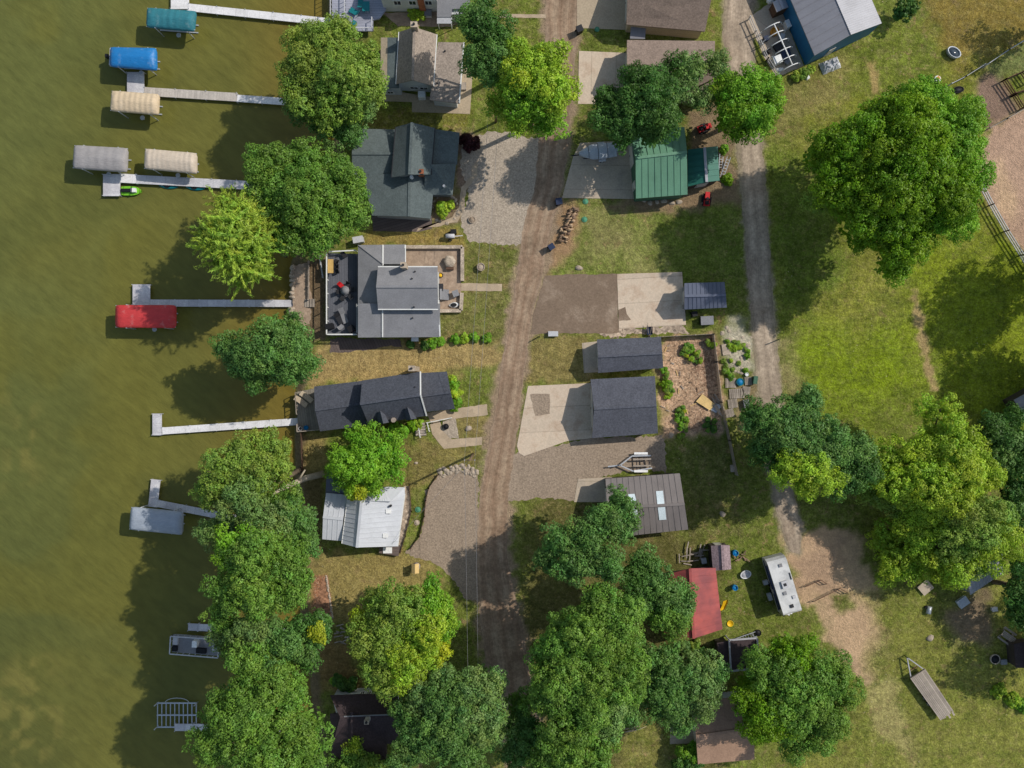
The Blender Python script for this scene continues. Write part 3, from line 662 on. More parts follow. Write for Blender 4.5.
# --- tan shingled house, north shore
t = thing('house', 'house with steep tan shingled gable roof and chimney at its back end', 'house', 418, 68)
fr = gable(t, [(414.5, 27, 5.4), (412.7, 80, 5.4)], [(399, 32, 3.1), (396, 84, 3.1)], [(436.8, 34.4, 3.1), (433.5, 86, 3.1)], M['tan'], M['whitewall'], fascia=M['trim'])
opening(t, fr['1'], -.9, .9, 1.0, .8); opening(t, fr['1'], .3, .9, 1.0, .8); opening(t, fr['1'], -.4, 3.2, .6, .6)
q = [(438, 42, 3.0), (463.6, 42.5, 2.7), (459, 103.5, 2.7), (429.5, 100, 3.0)]
rpoly(t, [q], M['tan']); wallsunder(t, q, M['whitewall'])
e = MB(); e.beam(P(463.9, 42.5, 2.62), P(459.3, 103.5, 2.62), .14, .18); e.build('gutter', M['trim'], t)
q = [(387.5, 37.5, 2.7), (398.6, 37.5, 2.9), (399, 87.8, 2.9), (387, 88, 2.7)]
rpoly(t, [q], M['greygreen'], name='porch_roof'); wallsunder(t, [(381.5, 38, 2.6), (400, 38, 2.6), (400, 88.4, 2.6), (380.5, 88.4, 2.6)], M['whitewall'], .1, 'porch_wall')
opening(t, (P(*gp(391, 90, 2.2)), Vector((0, -1, 0)), Vector((1, 0, 0)), 3), -.2, 1.0, .8, .9)
rpoly(t, [[(381, 37.5, 2.45), (387.4, 37.5, 2.7), (386.9, 88, 2.7), (380, 88, 2.45)]], M['conctan'], name='porch_eave', th=.12)
chimney(t, 414, 24.5, 6.3, 2.5, .75, .6, M['stone']); vent(t, 445, 51, 3.0); vent(t, 437, 83, 3.1)
o = MB(); c = P(422.5, 97, 0); o.box((c.x, c.y, .55), (.9, .8, 1.1)); o.build('utility_box', M['whitep'], t)
o = MB(); c = P(464, 87, 0); o.box((c.x, c.y, .2), (.6, .9, .4)); o.build('step', M['greywood'], t)

# --- white house at the top edge
t = thing('house', 'white sided house at the top edge with orange chimney stack', 'house', 412, -20)
fr = gable(t, [(384, -32, 6.2), (440, -32, 6.2)], [(384, -4, 4.2), (440, -4, 4.2)], [(384, -60, 4.2), (440, -60, 4.2)], M['grey'], M['whitewall'])
f = (P(412, 11.5, 0), Vector((0, -1, 0)), Vector((1, 0, 0)), 8)
w = MB(); w.prism([P(385, 11.5), P(439, 11.5), P(439, -10), P(385, -10)], 0, 3.6); w.build('front_wall', M['whitewall'], t)
for off in (-1.5, .35, 2.3): opening(t, f, off, 1.9, .9, 1.1)
k = MB(); c = P(423.5, 11.8, 0); k.box((c.x, c.y, 2.4), (.75, .5, 4.8)); k.build('chimney', M['brick'], t)
q = [(437, -8, 3.0), (470, -8, 3.0), (470, 8, 2.6), (452, 9, 2.6), (451, 17, 2.4), (437, 17, 2.4)]
rpoly(t, [q], M['grey'], name='wing_roof'); wallsunder(t, [(438, -8, 2.3), (469, -8, 2.3), (469, 16, 2.3), (438, 17, 2.3)], M['whitewall'])
for (x0, y0, x1, y1) in ((437, 17.5, 452, 23.5), (454, 9, 470, 14)):
    rpoly(t, [[(x0, y0, 2.3), (x1, y0, 2.3), (x1, y1, 2.1), (x0, y1, 2.1)]], M['ltgrey'], name='porch_awning', th=.1)
    for xx in (x0 + 1, x1 - 1): p = MB(); q0 = P(xx, y1 - 1, 2.05); p.tube([(q0.x, q0.y, 0), (q0.x, q0.y, 2.05)], .06, 6); p.build('awning_post', M['trim'], t)
dz = 1.0
d = MB(); d.slab([P(*gp(a, b, -0), dz) for a, b in ((332, -20), (384, -20), (386, 10), (379, 19), (373, 20), (373, 31), (353, 31), (346, 19), (332, 19))], .2)
d.build('deck', M['ltdeck'], t)
for a, b in (((332, 19), (346, 19)), ((346, 19), (353, 31)), ((353, 31), (373, 31)), ((373, 31), (373, 20)), ((346, -8), (346, 19)), ((332, -20), (332, 19))):
    r_ = MB(); p, q = P(*a, dz), P(*b, dz); u = Vector((0, 0, .95)); r_.beam(p + u, q + u, .1, .07)
    L = (q - p).length; k = max(2, int(L / .5))
    for i in range(k + 1):
        s = p.lerp(q, i / k); r_.beam(s, s + u, .05)
    r_.build('railing', M['ltgrey'], t)

# --- grey-green multi roofed house
t = thing('house', 'house with dark grey-green shingled roofs dappled by tree shade, beside the gravel driveway', 'house', 405, 172)
gable(t, [(352, 153.5, 4.0), (396, 153.5, 4.0)], [(352, 128.5, 3.0), (396, 129.5, 3.0)], [(352, 178, 3.0), (396, 178, 3.0)], M['greygreen'], M['greywall'])
gable(t, [(409.5, 172, 3.9), (409, 216.5, 3.9)], [(363, 176, 2.9), (372, 215.5, 2.9)], [(434.5, 178, 3.0), (430.6, 218.6, 3.0)], M['greygreen'], M['greywall'])
gable(t, [(412, 122.5, 6.0), (409.5, 174.5, 6.0)], [(395.8, 127, 4.5), (391.5, 177.5, 4.5)], [(435, 128, 4.3), (431, 174.5, 4.3)], M['greygreen'], M['greywall'], fascia=M['dkmetal'])
q = [(434, 129, 3.4), (459.5, 132.5, 2.8), (457, 164.5, 2.8), (431, 165, 3.4)]
rpoly(t, [q], M['greygreen']); wallsunder(t, q, M['greywall'])
rpoly(t, [[(431, 164.5, 4.5), (452.5, 195, 3.0), (424.5, 194.5, 3.0), (424.5, 170, 4.3)], [(431, 164.5, 4.5), (456, 163.5, 3.0), (452.5, 195, 3.0)]], M['greygreen'])
wallsunder(t, [(426, 165, 3.0), (455.5, 164, 3.0), (452.3, 194.6, 3.0), (425, 194, 3.0)], M['greywall'])
chimney(t, 420.5, 171.5, 5.2, 3, .7, .5, M['brick'], M['brick']); vent(t, 411.5, 177, 4.2, M['whitep'], .22)
vent(t, 401.5, 160.5, 4.0); vent(t, 444, 186, 3.7, M['ltgrey'], .16)

# --- grey house with the dark deck
t = thing('house', 'grey shingled house with white roof seams, dark deck to the lake and stone patio', 'house', 400, 292)
z0, z1 = 3.1, 4.0
A_ = [[(358, 245, z0), (358, 304, z0 + .0), (383, 304, z1), (383, 264, z1)],
      [(358, 245, z0), (383, 264, z1), (405, 264, z1), (405, 244.5, z0)]]
rpoly(t, A_, M['grey'])
rpoly(t, [[(358, 303.5, 4.05), (440, 303.5, 4.05), (439.5, 337, 3.05), (358, 337.5, 3.05)]], M['grey'])
wallsunder(t, [(358, 246, 3.0), (405, 245, 3.0), (405, 300, 3.0), (358, 305, 3.0)], M['greywall'], .45)
w = MB(); pp = [P(360.5, 306, 0), P(437, 306, 0), P(437, 334, 0), P(360.5, 334, 0)]
w.prism(pp, 0, 2.95); w.build('wall', M['greywall'], t)
w = MB()
for xx in (361, 436.5):
    a, b, c = P(xx, 303.5, 3.85), P(xx, 335.5, 2.9), P(xx, 303.5, 2.9); w.face([a, b, c]); w.face([c, b, a])
w.build('gable_wall', M['greywall'], t)
fr = gable(t, [(376.2, 286.5, 5.7), (437.6, 286.5, 5.7)], [(378, 266.7, 4.7), (437.5, 266.7, 4.7)], [(378, 309.3, 4.7), (438, 309.3, 4.7)], M['grey'], M['whitewall'], over=.2, fascia=M['trim'])
for off in (-1.2, 1.2): opening(t, fr['1'], off, 3.6, .9, .8)
for p, q in (((383, 245, 3.14), (383, 265.5, 4.02)), ((382.6, 310, 3.95), (382.6, 337, 3.15)), ((405.3, 245, 3.1), (405.3, 266, 3.8)), ((438.6, 300, 4.0), (440, 336.5, 3.05)), ((358, 245, 3.14), (383, 264.2, 4.04))):
    s_ = MB(); s_.beam(P(*p) + Vector((0, 0, .02)), P(*q) + Vector((0, 0, .02)), .16 if p[0] != 358 else .07, .08); s_.build('roof_seam', M['trim'] if p[0] != 358 else M['grey'], t)
chimney(t, 403.3, 265, 6.6, 3.2, .62, .62, M['stone']); 
for a, b, z in ((415, 271.5, 5.05), (412, 278.5, 5.4), (414, 307, 4.9), (412.5, 318, 3.7)): vent(t, a, b, z)
dz = 1.4
dk = MB(); dk.slab([P(*p, dz) for p in ((328, 253), (360, 254), (360, 335.5), (328, 335.5))], .2); dk.build('deck', M['dkdeck'], t)
for a, b in (((328.3, 253), (328.3, 334.8)), ((328.3, 334.8), (358, 334.8)), ((328.3, 253), (357, 251.5))):
    r_ = MB(); p, q = P(*a, dz), P(*b, dz); u = Vector((0, 0, .95)); r_.beam(p + u, q + u, .14, .08)
    L = (q - p).length; k = max(2, int(L / 1.5))
    for i in range(k + 1):
        s = p.lerp(q, i / k); r_.beam(s, s + u, .1)
    for i in range(int(L / .16)):
        s = p.lerp(q, (i + .5) / int(L / .16)); r_.beam(s + Vector((0, 0, .1)), s + u, .02)
    r_.build('railing', M['trim'], t)
st = MB()
for i in range(5):
    c = P(441.5 + i * 1.6, 295, 0); st.box((c.x, c.y, .5 - i * .1), (.26, 1.3, 1.0 - i * .2))
c = P(443, 290, 0); st.build('step', M['grey'], t)
pw = MB()
for a, b in (((405, 247.2), (462.4, 247.2)), ((462.4, 247.2), (462.4, 281)), ((462, 293), (461, 310.5)), ((461, 310.8), (438, 311))):
    pw.beam(P(*a, .3), P(*b, .3), .42, .6)
setp(pw.build('patio_wall', M['stone']), 'low tan stone wall running round the patio of the grey house', 'stone wall')

# --- charcoal house with two dormers
t = thing('house', 'long charcoal shingled house with two small dormers on its south slope', 'house', 384, 403)
gable(t, [(315, 410, 4.3), (364, 403.2, 4.3)], [(314, 386.6, 3.0), (364, 380.6, 3.0)], [(320, 431.4, 3.0), (372, 424.6, 3.0)], M['charcoal'], M['tanwall'])
fr = gable(t, [(360, 403.8, 6.7), (420, 395, 6.7)], [(362, 380.5, 4.6), (420, 371.7, 4.6)], [(369, 425.2, 4.3), (426, 415.8, 4.3)], M['charcoal'], M['tanwall'])
gable(t, [(420, 396.2, 4.4), (450.5, 392, 4.4)], [(420.5, 373, 3.1), (446.8, 371.5, 3.1)], [(427, 411.8, 3.1), (455, 408.8, 3.1)], M['charcoal'], M['tanwall'])
s_ = MB(); s_.beam(P(420.4, 371.7, 4.66), P(420.6, 395, 6.75), .16, .1); s_.beam(P(420.6, 395, 6.75), P(426.6, 415.8, 4.38), .16, .1); s_.build('roof_trim', M['trim'], t)
for a, b, c in ((380, 410.5, (383.3, 423.5)), (407.2, 406.8, (411, 419.5))):
    gable(t, [(a, b, 6.15), (c[0], c[1], 6.15)], [(a - 3, b + 5, 5.4), (c[0] - 5, c[1] + .8, 5.2)], [(a + 5, b + 4, 5.4), (c[0] + 5.5, c[1] - 1.0, 5.2)], M['charcoal'], M['tanwall'], over=.12, names=('dormer_roof', 'dormer'), cap=False, zb=3.0)
chimney(t, 411.6, 368.4, 5.6, 0, .7, .6, M['stone'], M['stone']); vent(t, 415, 387, 5.9); vent(t, 393.5, 420, 5.0, M['tan'], .3)
dk = MB(); dk.slab([P(*p, .5) for p in ((296.5, 392), (316, 388), (322, 430), (298, 432))], .2); dk.build('deck', M['olddeck'], t)
r_ = MB()
for a, b in (((296.8, 392.5), (298, 414)), ((298.4, 424), (298.6, 431)), ((298.6, 431.4), (320, 429.5))):
    p, q = P(*a, .5), P(*b, .5); u = Vector((0, 0, .8)); r_.beam(p + u, q + u, .08)
    for i in range(6): s = p.lerp(q, i / 5); r_.beam(s, s + u, .07)
r_.build('railing', M['greywood'], t)
st = MB()
for i in range(5): c = P(420 + i * .3, 424 + i * 2.6, 0); st.box((c.x, c.y, .4 - i * .07), (1.3, .3, .8 - i * .14), R(4))
st.build('step', M['greywood'], t)
r_ = MB()
for a, b in (((427, 422.5), (452, 417.5)), ((419.5, 428), (421, 437)), ((428, 423), (430, 431))):
    p, q = P(*a), P(*b); u = Vector((0, 0, .9)); r_.beam(p + u, q + u, .09)
    for i in range(4): s = p.lerp(q, i / 3); r_.beam(s, s + u, .07)
r_.build('handrail', M['trim'], t)

# --- white metal roofed house
t = thing('house', 'house with bright white ribbed metal roof beside the curved gravel parking', 'house', 366, 515)
gable(t, [(361.5, 500.5, 4.9), (357, 547.5, 4.9)], [(347.5, 499.5, 3.5), (342, 543.5, 3.5)], [(404.8, 494, 3.0), (397.6, 546.3, 3.0)], M['white'], M['whitewall'], ribs=.55, fascia=M['trim'])
rpoly(t, [[(362, 501, 4.85), (391, 501.5, 4.1), (385, 487, 3.3), (370, 489, 3.3)], [(391, 501.5, 4.1), (404.8, 494.5, 3.0), (404.6, 487.4, 3.0), (385, 486.8, 3.3)]], M['white'])
wallsunder(t, [(352, 488, 3.0), (404, 488, 3.0), (402, 505, 3.0), (352, 505, 3.0)], M['whitewall'])
mb = MB()
for i in range(9):
    s = i / 9; mb.beam(P(368 + 22 * s, 500.5 + .8 * s, 4.7 - .6 * s), P(371 + 14 * s, 489 - 2 * s, 3.34), .05, .06)
mb.build('roof_rib', M['white'], t)
gable(t, [(323, 517, 3.5), (343, 519, 3.5)], [(326, 493, 2.8), (348, 495, 2.8)], [(322.3, 539.2, 2.8), (342, 541, 2.8)], M['white'], M['whitewall'], ribs=.5)
q = [(327, 469, 2.3), (352, 469, 2.6), (350, 495, 2.6), (325.5, 494, 2.3)]
rpoly(t, [q], M['slatemetal'], name='porch_roof'); wallsunder(t, q, M['whitewall'])
for a, b in ((388.5, 511.3), (385.4, 535.5)): 
    k = MB(); c = P(a, b, 3.7); k.box(c, (.6, .5, .35)); k.build('roof_vent', M['whitep'], t)
vent(t, 390.5, 506, 3.9, None, .15)
pch = MB(); pch.prism([P(380, 547), P(400, 545), P(399, 555), (P(380, 552))], 0, .7); pch.build('porch', M['dkpaver'], t)
k = MB(); c = P(388.5, 549, 0); k.box((c.x, c.y, .78), (1.1, .75, .12)); k.build('step', M['whitep'], t)

# --- plum house at the bottom
t = thing('house', 'dark plum shingled house half hidden by crowns at the bottom edge', 'house', 362, 730)
fr = gable(t, [(340, 717, 4.8), (398, 714.5, 4.8)], [(330, 695.5, 3.0), (398, 693, 3.0)], [(333, 744, 3.0), (398, 744, 3.0)], M['plum'], M['whitewall'])
gable(t, [(352, 712, 4.9), (352, 775, 4.9)], [(330, 714, 3.0), (332, 775, 3.0)], [(386, 716, 3.0), (386, 775, 3.0)], M['plum'], M['darkwall'])
f = (P(*gp(358, 692.4, 2.9)), Vector((0, 1, 0)), Vector((1, 0, 0)), 6)
opening(t, fr['l'], .4, 1.3, .5, .9); opening(t, fr['l'], -.4, 1.3, .5, .9)
chimney(t, 366.5, 722, 6.0, 4, .5, .5, M['ltgrey']); s_ = MB(); s_.beam(P(344, 716.4, 4.95), P(390, 714.6, 4.95), .14, .1); s_.build('ridge_trim', M['grey'], t)

# --- garages and sheds
def gar(label, rg, el, er, rm, wm, over=.25, ribs=0, cat='garage', name='garage', doors=(), **k):
    c = P(*rg[0]) * .5 + P(*rg[1]) * .5; t = thing(name, label, cat, 512 + c.x / S, 384 - c.y / S)
    fr = gable(t, rg, el, er, rm, wm, over=over, ribs=ribs, **k)
    for (w, off, wd, h, kind) in doors: opening(t, fr[w], off, .02 if kind != 'window' else 1.1, wd, h, kind)
    return t, fr
t, fr = gar('large brown shingled garage at the top edge next to the tan driveway', [(627.5, -4, 4.7), (712, -4, 4.7)], [(626.5, 24.5, 2.8), (705, 31.5, 2.8)], [(627, -36, 2.8), (714, -34, 2.8)], M['brown'], M['tanwall'], doors=(('0', 0, 4.8, 2.2, 'garage_door'),))
t, fr = gar('brown shingled garage partly under two dark tree crowns', [(627, 65, 4.2), (714.5, 66, 4.2)], [(627, 40, 2.7), (715, 41, 2.7)], [(626, 97, 2.7), (713, 98, 2.7)], M['brown'], M['tanwall'], doors=(('0', 0, 4.8, 2.2, 'garage_door'),))
t, fr = gar('green ribbed metal pole barn with a long south slope', [(635.6, 158, 4.9), (687, 152, 4.9)], [(629, 127, 3.1), (684.5, 127, 3.1)], [(636, 198.5, 3.1), (687.5, 194.5, 3.1)], M['green'], M['greenwall'], ribs=.75, cat='barn', name='pole_barn', doors=(('0', -1.5, 3, 2.6, 'garage_door'), ('0', 2.4, .95, 2.1, 'door')))
t, fr = gar('small dark green metal shed beside the green pole barn', [(704.5, 147.5, 3.1), (706.7, 182, 3.1)], [(688, 149.5, 2.3), (688, 186.5, 2.3)], [(717.6, 146, 2.3), (719.6, 180.5, 2.3)], M['dkgreen'], M['darkwall'], ribs=.6, cat='shed', name='shed', over=.15, capm=M['ltmetal'], doors=(('1', 0, 1.4, 1.8, 'door'),))
t, fr = gar('small slate blue metal roofed shed at the edge of the concrete apron', [(684.5, 296, 3.2), (725.8, 295, 3.2)], [(684.5, 283.2, 2.4), (724.6, 282, 2.4)], [(684.5, 309.5, 2.4), (726.8, 307.5, 2.4)], M['slatemetal'], M['greywall'], ribs=.5, cat='shed', name='shed', doors=(('0', 0, 1.6, 1.9, 'door'),))
t, fr = gar('charcoal shingled garage north of the twin garage, beside the fenced garden', [(598, 356.5, 3.5), (662.3, 353, 3.5)], [(597, 339.5, 2.5), (661, 337, 2.5)], [(598, 373, 2.5), (663.3, 368, 2.5)], M['slate'], M['tanwall'], doors=(('0', 0, 2.7, 2.1, 'garage_door'),))
t, fr = gar('slate shingled garage at the end of the pale concrete driveway', [(594, 408.7, 4.0), (656.5, 405.2, 4.0)], [(590.5, 379.3, 2.6), (655, 376, 2.6)], [(592, 438, 2.6), (658, 433.3, 2.6)], M['slate'], M['tanwall'], doors=(('0', 0, 4.8, 2.15, 'garage_door'), ('r', 1.5, .95, 2.05, 'door')))
t, fr = gar('brown metal garage with translucent skylight panels and a tree against it', [(607, 508, 4.2), (684.5, 504, 4.2)], [(605.5, 478.8, 3.0), (679.8, 473.3, 3.0)], [(608, 538, 3.0), (688.3, 529.5, 3.0)], M['bronze'], M['darkwall'], ribs=.7, doors=(('0', 0, 4.2, 2.3, 'garage_door'),))
for (a, b, c, d) in (((656, 491.2), (663, 490.8), (664.5, 504.4), (657.4, 504.8)), ((657.8, 507.4), (665, 507), (666.4, 519.6), (659.3, 520.1)), ((628, 494.2), (634.6, 493.8), (636.4, 501), (630, 501.4)), ((630, 508.8), (637, 508.3), (637.8, 518), (631, 518.5))):
    mm = MB(); n_ = 1 if a[1] < 505 else 0
    zz = lambda p: 4.27 - abs(p[1] - (508 - (p[0] - 607) / 77.5 * 4)) / 30 * 1.2
    mm.slab([P(*p, zz(p)) for p in (a, b, c, d)], .04); mm.build('skylight', M['skylight'], t)
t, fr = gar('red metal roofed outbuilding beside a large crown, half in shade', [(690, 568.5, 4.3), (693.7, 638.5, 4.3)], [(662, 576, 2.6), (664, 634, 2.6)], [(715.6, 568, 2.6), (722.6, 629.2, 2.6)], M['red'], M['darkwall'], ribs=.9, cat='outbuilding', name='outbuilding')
t, fr = gar('tiny weathered shed with mauve curling shingles next to a blue barrel', [(722, 545, 2.9), (723.5, 570, 2.9)], [(711, 546, 2.3), (713, 570.8, 2.3)], [(729.6, 545.3, 2.3), (731.3, 569.2, 2.3)], M['weathered'], M['darkwall'], cat='shed', name='shed', over=.12, doors=(('0', 0, .9, 1.7, 'door'),))
t, fr = gar('rust brown shingled garage at the bottom edge, south end in sun', [(696, 736, 3.9), (754, 728, 3.9)], [(694, 702, 2.7), (750, 696, 2.7)], [(698, 764.5, 2.7), (754.6, 759.5, 2.7)], M['rust'], M['whitewall'], cat='garage', doors=(('0', 0, 3.2, 2.1, 'garage_door'),))
# blue barn
dx, dy = 814.7 - 791, 55.5
def ext(p, k): return (p[0] - dx * k, p[1] - dy * k)
t, fr = gar('big blue metal barn with a grey and a pale roof slope at the top edge', [ext((851, 34.7), 2.2) + (4.7,), (851, 34.7, 4.7)], [ext((814.7, 55.5), 2.2) + (3.4,), (814.7, 55.5, 3.4)], [ext((881.5, 23.4), 2.2) + (3.4,), (881.5, 23.4, 3.4)], M['greymetal'], M['bluewall'], over=.06, ribs=.9, cat='barn', name='barn', doors=(('1', 1.5, .95, 2.1, 'door'),), cap=False)
e = MB(); a, b = P(851, 34.7, 4.76), P(*ext((851, 34.7), 2.2), 4.76); c, d = P(881.7, 23.3, 3.44), P(*ext((881.7, 23.3), 2.2), 3.44)
e.slab([a + Vector((.0, 0, .02)), b + Vector((0, 0, .02)), d + Vector((0, 0, .02)), c + Vector((0, 0, .02))], .06)
for i in range(1, 60): e.beam(a.lerp(b, i / 60) + Vector((0, 0, .03)), c.lerp(d, i / 60) + Vector((0, 0, .03)), .06, .05)
e.build('pale_roof_panel', M['ltmetal'], t)
# small structures
t = thing('lean_to', 'small grey lean-to hatch against the back of the large brown garage', 'lean-to', 639, 33)
rpoly(t, [[(631, 26.5, 1.7), (646, 26.5, 1.7), (645, 39, 1.3), (630, 38.5, 1.3)]], M['greymetal'], .06); wallsunder(t, [(631.5, 27, 1.6), (645.5, 27, 1.6), (644.5, 38.5, 1.2), (630.5, 38, 1.2)], M['greywall'], .1)
t = thing('carport', 'dark flat carport roof with pale rim beside the bushy tree', 'carport', 742, 652)
rpoly(t, [[(729, 640, 2.3), (757, 638, 2.3), (760, 668, 2.3), (731, 671, 2.3)]], M['plum'], .1)
k = MB()
for a, b in (((729, 640), (757, 638)), ((729, 640), (731, 671)), ((757, 638), (760, 668)), ((731, 671), (760, 668))): k.beam(P(*a, 2.36), P(*b, 2.36), .2, .16)
k.build('rim', M['ltmetal'], t)
for a, b in ((730, 641), (756, 639), (732, 670), (759, 667)):
    k = MB(); p = P(a, b, 2.25); k.beam((p.x, p.y, 0), p, .12); k.build('post', M['ltmetal'], t)
t = thing('shed', 'black tar roofed lean shed between the pale carport and a grey-green crown', 'shed', 722, 656)
rpoly(t, [[(717, 643, 2.0), (728, 641, 2.0), (729, 667, 1.7), (719, 669, 1.7)]], M['plum'], .1); wallsunder(t, [(717, 643, 1.9), (728, 641, 1.9), (729, 667, 1.6), (719, 669, 1.6)], M['darkwall'], .1)
t = thing('shed', 'grey metal shed roof poking out from under the big olive crown at right', 'shed', 990, 580)
fr = gable(t, [(966, 574, 3.2), (1003, 548, 3.2)], [(958, 560, 2.6), (992, 534, 2.6)], [(970.5, 595, 2.5), (1003, 573, 2.5)], M['ltmetal'], M['greywall'], ribs=.5, over=.15)
t = thing('outbuilding', 'dark outbuilding with a grey roof edge at the right frame side', 'outbuilding', 1040, 405)
fr = gable(t, [(1020, 410, 3.4), (1080, 380, 3.4)], [(1014, 400, 2.8), (1072, 368, 2.8)], [(1028, 424, 2.8), (1090, 396, 2.8)], M['greymetal'], M['darkwall'], over=.15)
t = thing('shed', 'black roofed shed cut off by the right edge near the picnic table', 'shed', 1028, 652)
fr = gable(t, [(1024, 642, 2.4), (1026, 668, 2.4)], [(1014, 644, 1.9), (1016, 668, 1.9)], [(1036, 642, 1.9), (1038, 668, 1.9)], M['plum'], M['darkwall'], over=.1)
t = thing('shed', 'little grey box shed with a brown door side in the barn yard', 'shed', 777, 6)
fr = gable(t, [(779, -2, 2.2), (783, 9, 2.2)], [(773, 2, 2.0), (777, 12, 2.0)], [(784, -3, 2.0), (789, 7, 2.0)], M['ltmetal'], M['timber'], over=.05)

# ------------------------------------------------------------------ docks
def dock(label, segs, m, cats='dock', hm=.55):
    c = segs[0]; t = thing('dock', label, 'dock', c[0][0], c[0][1], WZ)
    z = WZ + hm
    for i, (a, b, w, mk) in enumerate(segs):
        p, q = P(*a, z), P(*b, z); d = (q - p).normalized(); nr = Vector((-d.y, d.x, 0)) * (w * S / 2); dz_ = Vector((0, 0, .004 * i))
        pts = [p - nr + dz_, q - nr + dz_, q + nr + dz_, p + nr + dz_]
        k = MB(); k.slab(pts, .12)
        # uv across the walk so that the panel joints run crosswise
        L = (q - p).length
        k.uv[0] = [(0, 0), (0, L), (w * S, L), (w * S, 0)] if (pts[1] - pts[0]).cross(pts[2] - pts[1]).z > 0 else [(0, 0)] * 4
        k.build('deck_section', M[mk], t)
        n_ = max(1, int(L / 3))
        for j in range(n_ + 1):
            s = p.lerp(q, (j + .02) / (n_ + .04)); pst = MB()
            for sd in (-1, 1):
                e = s + nr * sd * 1.02; pst.tube([(e.x, e.y, WZ - 1.4), (e.x, e.y, z + .22)], .035, 6)
            pst.beam(s - nr + Vector((0, 0, -.18)), s + nr + Vector((0, 0, -.18)), .06)
            pst.build('post', M['alu'], t)
    return t
dock('white panel dock reaching in from the top edge beside the teal canopy', [((179.8, -6), (179.8, 9), 18, 'dockwhite'), ((188, 7.2), (330, 22), 7.5, 'dockwhite')], None)
dock('weathered pale dock between the bright blue and beige canopies', [((135.5, 72), (135.5, 93), 17, 'dockgrey'), ((144, 91.3), (237, 97.2), 8.5, 'dockwood'), ((237, 98.2), (286, 101.6), 7, 'dockwhite')], None)
dock('grey dock with kayaks and a green jet ski moored at its end', [((111.5, 174), (111.5, 196), 17, 'dockgrey'), ((120, 178), (136.5, 179), 9, 'dockwhite'), ((136.5, 179.2), (262, 186), 8.6, 'dockgrey')], None)
dock('grey dock with a square end platform above the red canopy', [((141.3, 284.3), (141.3, 305), 17.5, 'dockgrey'), ((150, 303), (298, 303.4), 7, 'dockgrey')], None)
dock('bright white dock with a short square end and no boat lift', [((157, 413.5), (157, 435.3), 9.2, 'dockgrey'), ((162, 431), (298, 421.5), 7, 'dockwhite')], None)
dock('grey L-shaped dock above the light grey canopy', [((155.8, 479.5), (152.6, 507), 9.2, 'dockgrey'), ((157, 503.4), (212, 514), 7, 'dockgrey'), ((212, 514), (300, 531), 7, 'dockgrey')], None)
dock('grey dock mostly hidden under shore trees beside the pontoon boat', [((188, 627), (198, 627.4), 7, 'dockgrey'), ((198, 627.4), (308, 632), 7, 'dockgrey')], None)
dock('short grey dock section beside the empty boat lift frame', [((174.5, 727.5), (193, 727.5), 7, 'dockgrey'), ((193, 727.5), (318, 730), 7, 'dockgrey')], None)

# ------------------------------------------------------------------ boat lifts
def fabric(name, rgb, rough=.65, stripe=0.0, ns=9, patch=None, spec=.3):
    n = N(name); tc = n.n('ShaderNodeTexCoord'); ob = tc.outputs['Object']; sp = n.n('ShaderNodeSeparateXYZ'); n.l(tc.outputs['UV'], sp.inputs[0])
    f = n.remap(n.noise(ob, .9, 4), .25, .75, .9, 1.1)
    f = n.math('MULTIPLY', f, n.remap(n.noise(n.stretch(ob, 1, 3, 1), 2.5, 3), .3, .7, .94, 1.06))
    if stripe:
        s = n.math('SINE', n.math('MULTIPLY', sp.outputs[0], 6.28318 * ns))
        f = n.math('MULTIPLY', f, n.remap(s, -.5, .5, 1 - stripe, 1 + stripe))
    c = n.scalecol(C(*rgb), f)
    # droppings and faded patches on the cloth
    c = n.mix(n.remap(n.noise(ob, 1.3, 5, .7), .56, .68, 0, .14), c, C(200, 198, 192))
    n.l(c, n.b.inputs['Base Color']); n.b.inputs['Roughness'].default_value = rough; n.b.inputs['Specular IOR Level'].default_value = spec
    n.bump(n.noise(n.stretch(ob, 1, 2.5, 1), 2.2, 4, .6), .5, .12)
    return n.m
